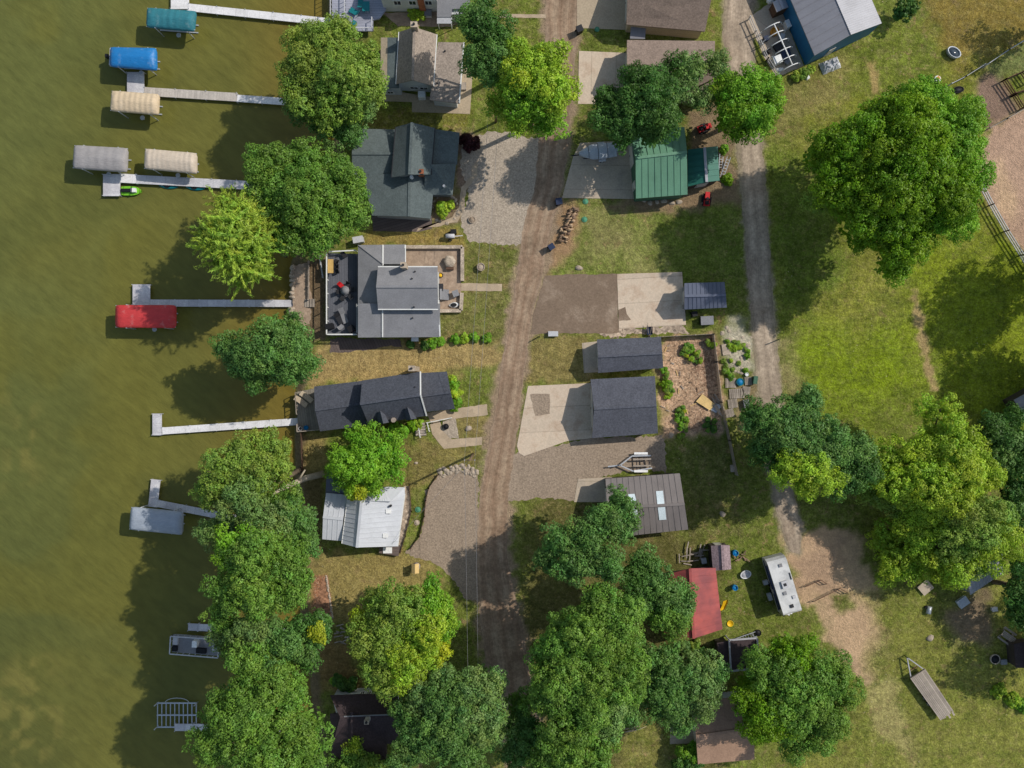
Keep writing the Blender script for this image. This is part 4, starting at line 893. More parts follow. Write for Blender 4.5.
def lift(label, q, m, zr=2.35, ze=1.9, nr=8, sag=.05, skirt=.35, rnd=2.4, boat=None):
    c4 = [P(*p, ze) for p in q]; cen = sum(c4, Vector()) / 4
    t = thing('boat_lift', label, 'boat lift', 512 + cen.x / S, 384 - cen.y / S, WZ)
    A, B, Cc, D = c4; nu, nv = nr * 4, 14; mb = MB()
    def pt(s, v):
        # round the plan corners a little
        es = min(s, 1 - s); ev = min(v, 1 - v)
        p = A.lerp(B, s).lerp(D.lerp(Cc, s), v)
        h = (.55 * (1 - abs(2 * v - 1)) + .45 * (1 - abs(2 * v - 1) ** 5)) * (1 - max(0, 1 - es / .09) ** 2)
        z = ze + (zr - ze) * h - sag * abs(math.sin(math.pi * nr * s)) * (1 if h > .05 else 0)
        if es < .06 and ev < .12: p = p.lerp(cen, .018 * (1 - es / .06) + .012 * (1 - ev / .12))
        return Vector((p.x, p.y, z))
    g = [[pt(i / nu, j / nv) for j in range(nv + 1)] for i in range(nu + 1)]
    for i in range(nu):
        for j in range(nv):
            mb.face([g[i][j], g[i][j + 1], g[i + 1][j + 1], g[i + 1][j]], uv=[(i / nu, j / nv), (i / nu, (j + 1) / nv), ((i + 1) / nu, (j + 1) / nv), ((i + 1) / nu, j / nv)], smooth=True)
    rim = [(g[i][0], i / nu) for i in range(nu + 1)] + [(g[nu][j], 1) for j in range(1, nv + 1)] + [(g[i][nv], i / nu) for i in range(nu - 1, -1, -1)] + [(g[0][j], 0) for j in range(nv - 1, 0, -1)]
    dn = Vector((0, 0, -skirt))
    for (p, s), (r, s2) in zip(rim, rim[1:] + rim[:1]): mb.face([p, r, r + dn, p + dn], uv=[(s, 0), (s2, 0), (s2, .1), (s, .1)], smooth=True)
    cn = mb.build('canopy', m, t)
    U = (B - A); W = (D - A)
    fr = MB()
    for s in (.18, .82):
        p = A + U * s; q2 = D + U * s
        fr.beam(Vector((p.x, p.y, WZ - .1)), Vector((q2.x, q2.y, WZ - .1)), .12)
    for v in (0.02, .98):
        p = A + W * v; q2 = B + W * v
        fr.beam(Vector((p.x, p.y, ze - .1)), Vector((q2.x, q2.y, ze - .1)), .08); 
    for v in (.3, .7):
        p = A + W * v + U * .1; q2 = B + W * v - U * .1
        fr.beam(Vector((p.x, p.y, WZ + .1)), Vector((q2.x, q2.y, WZ + .1)), .14, .1)
    fr.build('frame', M['alu'], t)
    for s in (.18, .82):
        for v in (-.01, 1.01):
            p = A + U * s + W * v; k = MB(); k.tube([(p.x, p.y, WZ - 1.2), (p.x, p.y, ze)], .06, 8); k.build('post', M['alu'], t)
    # winch wheel on the lake-ward post
    p = A + U * .55 + W * 1.04; k = MB(); k.lathe((p.x, p.y, WZ + .9), [(.26, 0), (.3, .05), (.26, .1)], 10); k.beam((p.x, p.y, WZ + .3), (p.x, p.y, WZ + 1.0), .06); k.build('winch', M['alu'], t)
    return t
lift('boat lift under a teal fabric canopy near the top edge', [(147, 7.5), (196, 11), (194, 31), (146, 26.5)], fabric('teal_canopy', (46, 112, 124), stripe=.05, ns=8), nr=6)
lift('boat lift under a glossy bright blue canopy', [(110, 47), (156, 48), (156.5, 70), (109.5, 66)], fabric('blue_canopy', (24, 112, 176), .45, spec=.5), nr=3, sag=.02, rnd=3)
lift('boat lift under a beige ribbed canopy below the bright blue one', [(111.5, 90.5), (159, 94), (158, 114.5), (110, 110.5)], fabric('beige_canopy', (196, 176, 148), stripe=.035, ns=9), nr=9, sag=.05)
lift('boat lift under a slate grey canopy, leftmost of all the lifts', [(74, 145), (127.5, 148), (126.5, 172), (72.5, 168)], fabric('grey_canopy', (148, 144, 144), stripe=.03, ns=6), nr=6, sag=.03)
lift('boat lift under a pale beige grey canopy beside the slate grey one', [(145, 148.5), (196.5, 153), (196.5, 173.5), (144, 168.5)], fabric('pale_canopy', (190, 176, 160), stripe=.05, ns=11), nr=10, sag=.035)
lift('boat lift under a bright red canopy', [(115.3, 305), (175.5, 305), (175.5, 328), (115.3, 327.5)], fabric('red_canopy', (186, 58, 60), .6), nr=3, sag=.04)
lift('boat lift under a light grey canopy with white end panel', [(131, 507), (183, 512), (182, 535), (129, 529.5)], fabric('lightgrey_canopy', (150, 158, 170), .5), nr=4, sag=.03)

def boat(label, px, py, L, Wd, rz, z, m, inm):
    t = thing('boat', label, 'boat', px, py, z); c = P(px, py, z); mt = Matrix.Rotation(rz, 3, 'Z')
    mb = MB(); secs = []
    for i in range(11):
        s = i / 10; w = Wd / 2 * (1 if s < .55 else math.sqrt(max(0.002, 1 - ((s - .55) / .45) ** 2)))
        x = (s - .5) * L; secs.append([Vector((x, -w, .75)), Vector((x, -w * .85, .2)), Vector((x, 0, 0)), Vector((x, w * .85, .2)), Vector((x, w, .75))])
    secs = [[c + mt @ p for p in r] for r in secs]
    for a, b in zip(secs, secs[1:]):
        for k in range(4): mb.face([a[k], b[k], b[k + 1], a[k + 1]], smooth=True)
    mb.face(secs[0]); mb.build('hull', m, t)
    d = MB()
    for a, b in zip(secs, secs[1:]): d.face([a[0], b[0], b[4], a[4]])
    d.build('deck', inm, t)
    e = MB(); e.box(c + mt @ Vector((-L / 2 - .2, 0, .7)), (.4, .4, .8), rz); e.build('outboard_motor', M['black'], t)
    for y in (-.5, .5):
        e = MB(); e.box(c + mt @ Vector((-.5, y, .95)), (.5, .5, .4), rz); e.build('seat', M['whitep'], t)
boat('white runabout poking out from under the bright blue canopy', 134.5, 60, 5.6, 2.1, R(-3), WZ + .55, M['whitep'], M['ltgrey'])
# pontoon boat
t = thing('pontoon_boat', 'grey pontoon boat with rails at the hidden dock under shore trees', 'pontoon boat', 197, 645, WZ)
q = [P(*p, WZ + .6) for p in ((173, 634.5), (221, 638), (220, 656), (172, 652))]
k = MB(); k.slab(q, .1); k.build('deck', M['grey'], t)
for v in (.18, .82):
    k = MB(); a, b = q[0].lerp(q[3], v), q[1].lerp(q[2], v); dn = Vector((0, 0, -.45)); k.tube([a + dn, a.lerp(b, .08) + dn, a.lerp(b, .9) + dn, b + dn * .7], [.3, .34, .34, .08], 10); k.build('pontoon', M['alu'], t)
for a, b in ((0, 1), (1, 2), (2, 3), (3, 0)):
    k = MB(); p, r_ = q[a], q[b]; u = Vector((0, 0, .75)); k.beam(p + u, r_ + u, .13, .1); n_ = int((r_ - p).length / .7)
    for i in range(n_ + 1): s = p.lerp(r_, i / n_); k.beam(s, s + u, .06)
    k.build('railing', M['ltgrey'], t)
def qp(s, v, z): p = q[0].lerp(q[1], s).lerp(q[3].lerp(q[2], s), v); return (p.x, p.y, WZ + z)
for s, v, sx, sy, mk in ((.08, .3, .6, .9, 'ltgrey'), (.07, .75, .6, .6, 'black'), (.62, .75, 1.2, .6, 'black'), (.9, .4, .6, 1.6, 'ltgrey')):
    k = MB(); k.box(qp(s, v, .8), (sx, sy, .5), R(-4)); k.build('seat', M[mk], t)
k = MB(); k.box(qp(.5, .35, 1.0), (.6, .8, .8), R(-4)); k.build('console', M['whitep'], t)
# empty lift frame
t = thing('boat_lift', 'empty boat lift frame of grey cross bars without canopy', 'boat lift', 177, 714, WZ)
z = WZ + .45
for v in (703, 715, 727):
    k = MB(); k.beam(P(157, v, z), P(197, v, z), .16, .14); k.build('rail', M['alu'], t)
for i in range(10):
    k = MB(); x = 157.6 + i * 4.3; k.beam(P(x, 703, z - .06), P(x, 727, z - .06), .1); k.build('cross_bar', M['alu'], t)
for a, b in ((157.3, 703.2), (196.7, 703.2), (157.3, 726.8), (196.7, 726.8)):
    k = MB(); p = P(a, b, z); k.tube([(p.x, p.y, WZ - 1.4), (p.x, p.y, z + .9)], .06, 8); k.build('post', M['alu'], t)
k = MB(); k.tube([P(177 + 12 * math.cos(a), 703 - 5 * math.sin(a), z + .3) for a in [math.pi * i / 10 for i in range(11)]], .04, 6); k.build('guide_hoop', M['alu'], t)
# jet ski, kayaks, bench on the dock
t = thing('jet_ski', 'lime green and black jet ski moored beside the grey dock', 'jet ski', 132, 191.5, WZ)
c = P(132, 191.5, WZ); k = MB()
prof = [(-1.2, .5), (-.9, .56), (0, .58), (.7, .5), (1.1, .3), (1.3, .05)]
for i in range(len(prof) - 1):
    (x0, w0), (x1, w1) = prof[i], prof[i + 1]
    for s in (-1, 1):
        k.face([c + Vector((x0, s * w0, .35)), c + Vector((x1, s * w1, .4)), c + Vector((x1, 0, .5)), c + Vector((x0, 0, .45))])
        k.face([c + Vector((x0, s * w0, .35)), c + Vector((x1, s * w1, .4)), c + Vector((x1, s * w1 * .7, -.1)), c + Vector((x0, s * w0 * .7, -.1))])
k.build('hull', M['limep'], t)
k = MB(); k.box(c + Vector((-.45, 0, .6)), (1.2, .4, .35)); k.build('seat', M['black'], t)
k = MB(); k.box(c + Vector((.5, 0, .65)), (.6, .5, .4)); k.build('console', M['whitep'], t)
k = MB(); k.beam(c + Vector((.35, -.4, .95)), c + Vector((.35, .4, .95)), .07); k.build('handlebar', M['black'], t)
def kayak(label, a, b, z, m, w=.36, group=None):
    p, q = P(*a, z), P(*b, z); d = q - p; u = d.normalized(); nr = Vector((-u.y, u.x, 0)); k = MB(); rings = []
    for i in range(13):
        s = i / 12; r_ = w * max(.06, math.sin(math.pi * s)) ** .6; cc = p + d * s
        rings.append([cc + nr * (r_ * math.cos(6.28318 * j / 8)) + Vector((0, 0, .16 * math.sin(6.28318 * j / 8) * min(1, r_ / w + .2))) for j in range(8)])
    for r0, r1 in zip(rings, rings[1:]):
        for j in range(8): k.face([r0[j], r0[(j + 1) % 8], r1[(j + 1) % 8], r1[j]], smooth=True)
    o = setp(k.build('kayak', m), label, 'kayak', group)
    e = MB(); e.lathe(p + d * .45 + Vector((0, 0, .13)), [(.2, 0), (.26, .06), (.2, .08)], 10, sx=1.6, rz=math.atan2(u.y, u.x)); e.build('cockpit', M['black'], o)
    return o
kayak('teal kayak alongside the grey dock, nearer to the jet ski', (159, 185.3), (178, 187), WZ + .12, M['tealp'])
kayak('teal kayak alongside the grey dock, nearer to the shore', (186, 187), (205, 188.6), WZ + .12, M['tealp'])
kayak('white canoe lying on the stone patio of the grey house', (449, 305.5), (459.5, 304.5), .2, M['whitep'])
kayak('dark blue kayak under the shore trees near the L-shaped dock', (219, 529), (229, 526.5), WZ + .12, M['navy'])
# ------------------------------------------------------------------ trees
def leafmat():
    n = N('leaf_foliage'); at = n.n('ShaderNodeAttribute', attribute_name='leaf'); tc = n.n('ShaderNodeTexCoord')
    f = n.remap(n.noise(tc.outputs['Object'], 3.0, 2), .3, .7, .85, 1.15)
    c = n.scalecol(at.outputs['Color'], f)
    n.l(c, n.b.inputs['Base Color']); n.b.inputs['Roughness'].default_value = .5; n.b.inputs['Specular IOR Level'].default_value = .3
    tr = n.n('ShaderNodeBsdfTranslucent'); n.l(n.scalecol(c, 1.1), tr.inputs['Color'])
    mx = n.n('ShaderNodeMixShader'); mx.inputs[0].default_value = .3
    n.l(n.b.outputs[0], mx.inputs[1]); n.l(tr.outputs[0], mx.inputs[2]); n.l(mx.outputs[0], n.out.inputs[0])
    return n.m
LEAF = leafmat()
TINT = dict(mid=(108, 146, 56), blue=(98, 138, 66), lime=(152, 182, 52), yellow=(164, 182, 46), olive=(130, 158, 64), dark=(78, 118, 50), bright=(118, 166, 44), willow=(154, 180, 66), deep=(110, 150, 26), sage=(116, 148, 78), crimson=(66, 26, 30), gold=(166, 182, 46))
def leaves(px_lobes, rs, leaf=.3, dens=1.0, style='round', clumpr=.42, under=True):
    """px_lobes: list of (centre Vector, radius, rgb); returns quad verts and colours"""
    P0, U0, W0, CC = [], [], [], []
    for c, r, rgb in px_lobes:
        sub = []
        nsub = max(5, int(13 * min(2.2, (r / 3.0) ** 1.1)))
        for i in range(nsub):
            zz = 1 - (i + .5) / nsub * 1.35; a = i * 2.39996 + rs.uniform(-.5, .5)
            q = math.sqrt(max(0, 1 - zz * zz)); d = np.array([q * math.cos(a), q * math.sin(a), zz * .8]) * rs.uniform(.5, .92)
            sub.append((np.array(c) + d * r, r * rs.uniform(.2, .46) if r > 1.6 else r * .5))
        sub.append((np.array(c), r * .6))
        base = np.array(C(*rgb)[:3])
        for sc_, sr in sub:
            if sr < r * .6 and rs.rand() < .1: continue
            lob = base * rs.uniform(.82, 1.16) * np.array([rs.uniform(.9, 1.12), 1, 1])
            sp_ = clumpr * 1.75
            ncl = max(4, int(4 * math.pi * sr * sr * .8 / (sp_ * sp_ * .87) * dens))
            ii = np.arange(ncl) + rs.uniform(0, 1); dz_ = 1 - ii / ncl * 1.55; ph = ii * 2.39996 + rs.uniform(0, 6.28)
            qq = np.sqrt(np.clip(1 - dz_ ** 2, 0, 1)); d = np.stack([qq * np.cos(ph), qq * np.sin(ph), dz_], 1) + rs.normal(size=(ncl, 3)) * .16
            d /= np.linalg.norm(d, axis=1)[:, None]
            cp = sc_ + d * (sr * rs.uniform(.86, 1.14, (ncl, 1))) * np.array([1, 1, .85])
            nl = int(36 * (.3 / leaf) ** 1.5)
            for j in range(ncl):
                cs = rs.uniform(.65, 1.3); k = max(5, int(nl * cs * cs))
                o = rs.normal(size=(k, 3)); o /= np.linalg.norm(o, axis=1)[:, None]; o *= rs.uniform(.3, 1.0, (k, 1)) ** .5
                pos = cp[j] + o * clumpr * cs * np.array([.95, .95, .7])
                if style == 'strand':
                    dd = d[j] * np.array([1, 1, .35]); pos = cp[j] - d[j] * .3 + dd * rs.uniform(-.4, 1.5, (k, 1)) * cs + o * .2
                    ax = d[j] * .8 + rs.normal(size=(k, 3)) * .35; ax[:, 2] -= .25
                else: ax = rs.normal(size=(k, 3))
                nrm = o * .8 + d[j] * .25 + np.array([0, 0, .3]) + rs.normal(size=(k, 3)) * .34
                nrm /= np.linalg.norm(nrm, axis=1)[:, None]
                ax -= nrm * (ax * nrm).sum(1)[:, None]; ax /= np.linalg.norm(ax, axis=1)[:, None] + 1e-9
                bx = np.cross(nrm, ax); s = leaf * rs.uniform(.6, 1.25, (k, 1))
                P0.append(pos); U0.append(ax * s * (1.0 if style != 'strand' else 1.7)); W0.append(bx * s * (.7 if style != 'strand' else .36))
                cl = lob * rs.uniform(.84, 1.18) * np.array([rs.uniform(.9, 1.12), 1, rs.uniform(.85, 1.15)])
                CC.append(cl[None] * rs.uniform(.85, 1.15, (k, 1)))
    for c, r, rgb in list(px_lobes) + [(Vector((q[0].x, q[0].y, q[0].z - q[1] * m_)), q[1] * .9, q[2]) for q in px_lobes for m_ in (.75, 1.5) if under and q[0].z - q[1] * (m_ + .6) > 2.0 and q[1] > 1.4]:      # denser inner foliage
        k = int(math.pi * r * r * 9 * dens); base = np.array(C(*rgb)[:3])
        d = rs.normal(size=(k, 3)); d /= np.linalg.norm(d, axis=1)[:, None]
        pos = np.array(c) + d * r * (rs.uniform(.05, 1, (k, 1)) ** .4) * .66 * np.array([1, 1, .8])
        nrm = rs.normal(size=(k, 3)) * .5 + np.array([0, 0, .8]); nrm /= np.linalg.norm(nrm, axis=1)[:, None]
        ax = rs.normal(size=(k, 3)); ax -= nrm * (ax * nrm).sum(1)[:, None]; ax /= np.linalg.norm(ax, axis=1)[:, None] + 1e-9
        s = max(leaf, .18) * 2.2 * rs.uniform(.7, 1.2, (k, 1))
        P0.append(pos); U0.append(ax * s); W0.append(np.cross(nrm, ax) * s * .75); CC.append(base[None] * rs.uniform(.8, 1.15, (k, 1)))
    P0 = np.concatenate(P0); U0 = np.concatenate(U0); W0 = np.concatenate(W0); CC = np.concatenate(CC)
    v = np.stack([P0 - U0 * .55, P0 + W0 * .5, P0 + U0 * .55, P0 - W0 * .5], 1)
    return v, CC
def leafmesh(name, v, cc, loc, parent=None):
    n = len(v); me = bpy.data.meshes.new(name)
    me.vertices.add(4 * n); me.vertices.foreach_set('co', (v - np.array(loc)).astype(np.float32).ravel())
    me.loops.add(4 * n); me.loops.foreach_set('vertex_index', np.arange(4 * n, dtype=np.int32))
    me.polygons.add(n); me.polygons.foreach_set('loop_start', np.arange(0, 4 * n, 4, dtype=np.int32))
    a = me.attributes.new('leaf', 'FLOAT_COLOR', 'POINT')
    col = np.ones((n, 4, 4), np.float32); col[:, :, :3] = cc[:, None, :]; a.data.foreach_set('color', col.ravel())
    me.update(calc_edges=True); me.materials.append(LEAF)
    o = bpy.data.objects.new(name, me); COL.objects.link(o)
    if parent: o.parent = parent
    return o
NLEAF = 0
def tree(label, lobes, seed, name='tree', cat='tree', group=None, leaf=.21, dens=1.0, style='round', base=None, tr=.3, clumpr=.52, flat=.8, up=1.0, under=True):
    """lobes: (px, py, radius px, top height m, tint)"""
    global NLEAF
    rs = np.random.RandomState(seed); L = []
    for a, b, r, zt, tn in lobes:
        zt = zt * up; zc = max(zt - r * S * flat, r * S * .3); k = 1 - zc / H
        L.append((P(a, b, zc), r * S * k * 1.0, TINT[tn]))
    w = sum(l[1] ** 2 for l in L); cx = sum((l[0] * l[1] ** 2 for l in L), Vector()) / w
    if base: cx = P(*base)
    t = thing(name, label, cat, 512 + cx.x / S, 384 - cx.y / S, 0, group)
    b0 = Vector((cx.x, cx.y, 0)); mb = MB(); big = max(L, key=lambda q: q[1]); zf = big[0].z
    fork = Vector((cx.x + rs.uniform(-.3, .3), cx.y + rs.uniform(-.3, .3), zf * .45))
    mb.tube([b0 + Vector((0, 0, -.3)), b0 + Vector((0, 0, .4)), b0.lerp(fork, .6), fork], [tr * 1.5, tr * 1.1, tr * .95, tr * .85], 9)
    for c, r, _ in L:
        k = 3 if r > 2 else 1
        for i in range(k):
            a = rs.uniform(0, 6.28); e = c + Vector((math.cos(a) * r * .5, math.sin(a) * r * .5, r * rs.uniform(.1, .5)))
            mid = fork.lerp(e, .5) + Vector((rs.uniform(-.3, .3), rs.uniform(-.3, .3), -.2))
            mb.tube([fork, mid, e], [tr * .55, tr * .35, tr * .1], 6, cap=False)
    mb.build('trunk', M['bark'], t)
    v, cc = leaves(L, rs, leaf, dens, style, clumpr, under); NLEAF += len(v)
    leafmesh('crown', v, cc, WL[t.name], t)
    return t
def bush(label, lobes, seed, name='shrub', cat='shrub', group=None, leaf=.16, dens=1.0, clumpr=.22):
    rs = np.random.RandomState(seed); L = []
    for a, b, r, zt, tn in lobes:
        zc = max(.15, zt - r * S * .8); L.append((P(a, b, zc), r * S, TINT[tn]))
    v, cc = leaves(L, rs, leaf, dens, 'round', clumpr)
    v[:, :, 2] = np.maximum(v[:, :, 2], .02)
    cx = sum((l[0] for l in L), Vector()) / len(L); loc = Vector((cx.x, cx.y, 0))
    o = leafmesh(name, v, cc, loc); o.location = loc; WL[o.name] = loc
    return setp(o, label, cat, group)

g = 'shore trees along the lake'
tree('tall olive shore tree beside the tan shingled house', [(330, 58, 34, 12, 'olive'), (308, 78, 27, 11, 'olive'), (352, 85, 30, 12, 'olive'), (325, 100, 30, 11, 'olive'), (300, 105, 18, 8, 'blue'), (365, 60, 17, 9, 'olive'), (303, 46, 20, 9.5, 'olive'), (338, 35, 22, 10.5, 'olive'), (372, 95, 14, 8, 'olive'), (368, 78, 16, 9, 'olive'), (345, 128, 22, 8, 'blue'), (322, 124, 15, 7, 'blue'), (366, 108, 14, 8, 'sage')], 1, group=g, up=1.25)
tree('broad mid green shore tree northwest of the grey house', [(300, 200, 36, 13, 'mid'), (275, 180, 28, 12, 'mid'), (335, 190, 28, 12, 'mid'), (320, 228, 26, 11, 'mid'), (285, 230, 28, 11, 'mid'), (348, 212, 22, 10.5, 'mid'), (262, 165, 20, 10, 'mid'), (305, 163, 24, 11, 'mid'), (268, 205, 24, 11, 'mid'), (340, 168, 18, 10, 'mid'), (352, 190, 18, 10, 'mid')], 2, group=g, base=(303, 210), up=1.3)
tree('feathery pale yellow-green tree leaning over the lake', [(235, 238, 24, 9, 'willow'), (222, 225, 18, 8, 'willow'), (215, 245, 16, 8, 'willow'), (240, 262, 22, 8, 'willow'), (222, 258, 17, 7.5, 'willow'), (228, 203, 15, 7, 'willow'), (255, 245, 20, 8, 'willow'), (240, 278, 12, 6, 'willow'), (258, 268, 16, 7, 'willow'), (245, 215, 18, 8, 'willow'), (206, 235, 12, 6.5, 'willow'), (262, 225, 14, 7.5, 'willow')], 3, style='strand', leaf=.26, group=g, base=(285, 255), tr=.22, up=1.95)
tree('rounded blue-green shore tree below the red canopy dock', [(268, 352, 30, 9.5, 'blue'), (240, 358, 22, 8, 'blue'), (292, 345, 22, 9, 'blue'), (255, 375, 18, 7, 'blue'), (285, 372, 20, 8, 'blue'), (290, 326, 15, 7.5, 'blue'), (305, 362, 15, 8, 'blue'), (228, 345, 12, 7, 'blue')], 4, group=g, base=(298, 357), up=1.35)
tree('bright green tree overhanging the white roofed house', [(365, 458, 28, 9, 'bright'), (345, 462, 20, 8, 'bright'), (385, 455, 18, 8, 'bright'), (360, 440, 16, 8, 'bright'), (388, 470, 15, 7.5, 'bright'), (350, 482, 14, 7, 'bright'), (372, 484, 14, 7, 'bright'), (352, 490, 6, 6, 'gold'), (362, 490, 7, 6.6, 'gold'), (395, 440, 10, 7, 'bright')], 5)
tree('uppermost olive green shore tree above the bare leaning trunk', [(238, 452, 18, 10, 'olive'), (222, 475, 24, 11, 'olive'), (255, 470, 24, 11, 'olive'), (278, 470, 17, 10, 'olive'), (208, 490, 17, 9, 'olive'), (245, 500, 24, 11, 'sage'), (278, 450, 14, 9, 'olive'), (262, 440, 12, 9, 'olive')], 6, group=g, base=(300, 470), up=1.45)
tree('grey-green shore tree over the L-shaped dock', [(285, 505, 20, 10, 'mid'), (270, 520, 24, 11, 'sage'), (298, 522, 22, 10.5, 'blue'), (205, 532, 15, 8, 'sage'), (228, 525, 15, 8, 'sage'), (305, 545, 16, 9, 'blue')], 7, group=g, base=(305, 515), up=1.5)
tree('tall yellow-green shore tree west of the white roofed house', [(250, 560, 32, 13, 'mid'), (232, 548, 22, 12, 'bright'), (285, 560, 28, 12, 'mid'), (258, 595, 30, 12.5, 'mid'), (228, 590, 22, 11.5, 'mid'), (292, 590, 22, 11.5, 'mid'), (222, 612, 14, 10, 'mid')], 8, group=g, base=(292, 570), up=1.6)
tree('sage green shore tree above the pontoon boat', [(225, 635, 20, 9, 'sage'), (255, 632, 24, 11, 'sage'), (250, 660, 24, 11.5, 'mid'), (285, 640, 26, 11, 'blue'), (315, 630, 20, 10, 'dark'), (275, 672, 24, 11, 'mid'), (305, 655, 18, 9.5, 'dark'), (318, 634, 7, 10.5, 'gold')], 9, group=g, base=(300, 645), up=1.7)
tree('lowest shore tree, broad and mid green above the empty lift frame', [(245, 720, 34, 13, 'mid'), (220, 712, 22, 11, 'mid'), (280, 705, 30, 12.5, 'mid'), (215, 745, 24, 11.5, 'mid'), (262, 755, 32, 13, 'mid'), (300, 735, 26, 12, 'mid'), (300, 765, 24, 11.5, 'mid'), (240, 690, 16, 11, 'blue')], 10, group=g, base=(305, 730), up=1.6)
tree('yellow-green tree south of the gravel parking with a golden side', [(400, 612, 30, 11.5, 'olive'), (380, 640, 28, 11, 'olive'), (425, 635, 28, 11.5, 'lime'), (438, 610, 20, 10.5, 'bright'), (408, 660, 26, 11, 'lime'), (380, 672, 20, 10, 'olive'), (378, 600, 16, 9, 'olive'), (440, 645, 16, 10, 'yellow'), (360, 617, 10, 8.5, 'yellow'), (388, 690, 12, 9, 'olive'), (445, 628, 12, 10, 'bright'), (430, 588, 12, 9, 'bright')], 11, up=1.25)
tree('big blue-green tree at the bottom beside the plum roofed house', [(450, 708, 34, 13, 'blue'), (425, 700, 24, 11.5, 'sage'), (480, 690, 24, 12, 'sage'), (485, 720, 26, 12.5, 'sage'), (425, 735, 28, 12, 'blue'), (465, 745, 30, 12.5, 'blue'), (410, 750, 20, 11, 'blue'), (445, 678, 16, 10.5, 'sage'), (405, 712, 14, 10, 'blue')], 12, up=1.2)
tree('dark green tree at the top, west of the dirt road', [(485, 30, 24, 10, 'dark'), (490, 60, 24, 9.5, 'blue'), (472, 20, 16, 8.5, 'blue'), (500, 45, 18, 9, 'dark'), (475, 62, 14, 8, 'blue'), (482, 5, 12, 8, 'dark')], 13, up=1.6)
tree('yellow-green tree overhanging the dirt road near the top', [(540, 75, 30, 10.5, 'lime'), (522, 60, 20, 9.5, 'lime'), (555, 95, 22, 9.5, 'lime'), (525, 100, 24, 10, 'bright'), (510, 90, 17, 8.5, 'lime'), (550, 60, 18, 9.5, 'lime'), (515, 120, 14, 8, 'lime'), (545, 118, 20, 8.5, 'bright'), (522, 80, 8, 10.3, 'yellow'), (500, 106, 12, 7.5, 'lime')], 14, up=1.65)
tree('round dark green tree beside the green pole barn', [(640, 105, 32, 10, 'dark'), (615, 115, 22, 8.5, 'dark'), (662, 115, 22, 9, 'dark'), (640, 85, 22, 9, 'dark'), (625, 132, 18, 8, 'dark'), (655, 130, 18, 8, 'dark'), (608, 100, 16, 8, 'dark')], 15, up=1.45)
tree('grey-green tree spreading over the brown shingled garage', [(692, 65, 17, 8, 'sage'), (670, 72, 16, 7.5, 'dark'), (715, 62, 12, 7, 'sage'), (678, 92, 15, 7.5, 'sage'), (700, 98, 13, 7, 'sage'), (722, 76, 11, 7, 'sage'), (690, 82, 12, 7.5, 'sage')], 16, dens=.75, up=1.3)
tree('glossy bright green tree on the edge of the gravel lane', [(745, 100, 26, 9, 'bright'), (728, 90, 17, 8, 'deep'), (765, 92, 17, 8.5, 'bright'), (730, 115, 17, 8, 'deep'), (758, 118, 18, 8.5, 'bright'), (748, 82, 15, 8.5, 'bright'), (738, 132, 12, 7, 'deep'), (772, 108, 11, 7.5, 'bright')], 17, up=1.3)
tree('huge spreading bright green tree in the right field', [(900, 150, 48, 14.5, 'deep'), (855, 155, 36, 13, 'deep'), (945, 135, 38, 13.5, 'bright'), (930, 185, 42, 14, 'deep'), (880, 205, 40, 13.5, 'deep'), (840, 185, 30, 11.5, 'deep'), (955, 175, 30, 12.5, 'bright'), (920, 105, 30, 12, 'bright'), (828, 150, 24, 10.5, 'deep'), (890, 115, 28, 12, 'deep'), (945, 215, 26, 11.5, 'bright'), (905, 240, 26, 11, 'deep'), (870, 235, 20, 10, 'deep'), (898, 265, 18, 9, 'deep'), (968, 118, 20, 11, 'bright'), (820, 200, 14, 9, 'olive')], 18, tr=.55, base=(888, 195), up=1.4)
tree('dark blue-green tree at the bend of the gravel lane', [(800, 425, 32, 11, 'blue'), (770, 425, 24, 10, 'blue'), (828, 440, 28, 10.5, 'blue'), (765, 450, 20, 9, 'dark'), (805, 455, 28, 10, 'blue'), (850, 450, 22, 9.5, 'blue'), (860, 472, 20, 9, 'dark'), (755, 415, 16, 9, 'dark'), (840, 482, 18, 9, 'dark'), (808, 400, 16, 9.5, 'blue')], 19, up=1.2)
tree('yellow-green tree in front of the dark blue-green crown by the lane', [(790, 468, 18, 8.5, 'lime'), (815, 475, 20, 9, 'lime'), (835, 480, 11, 8, 'lime'), (805, 488, 13, 8, 'lime'), (780, 478, 10, 7.5, 'lime')], 20, up=1.55)
tree('big olive yellow-green tree over the right field edge', [(940, 420, 24, 10, 'lime'), (905, 470, 34, 10, 'lime'), (945, 480, 38, 12, 'lime'), (915, 520, 34, 8.2, 'lime'), (968, 520, 34, 12, 'olive'), (900, 560, 27, 5.4, 'lime'), (945, 560, 27, 8, 'lime'), (992, 542, 27, 10, 'lime'), (985, 475, 21, 10.5, 'lime'), (965, 445, 20, 10, 'lime'), (885, 495, 24, 7.2, 'olive'), (975, 562, 18, 8, 'olive'), (884, 542, 16, 4.2, 'lime'), (925, 448, 20, 10, 'lime'), (930, 500, 28, 10, 'lime'), (957, 540, 24, 9.5, 'olive')], 21, tr=.5, base=(905, 490), under=False)
tree('dark green tree at the right edge behind the olive crown', [(1010, 450, 30, 8, 'blue'), (1020, 480, 28, 8, 'dark'), (990, 430, 20, 7, 'dark'), (1015, 510, 24, 8, 'blue'), (1012, 420, 16, 6, 'dark')], 22)
tree('dark tree on the right edge south of the grey metal shed roof', [(1022, 595, 20, 8, 'dark'), (1026, 570, 18, 8, 'dark'), (1024, 620, 14, 7, 'dark'), (1014, 606, 10, 6, 'dark')], 23)
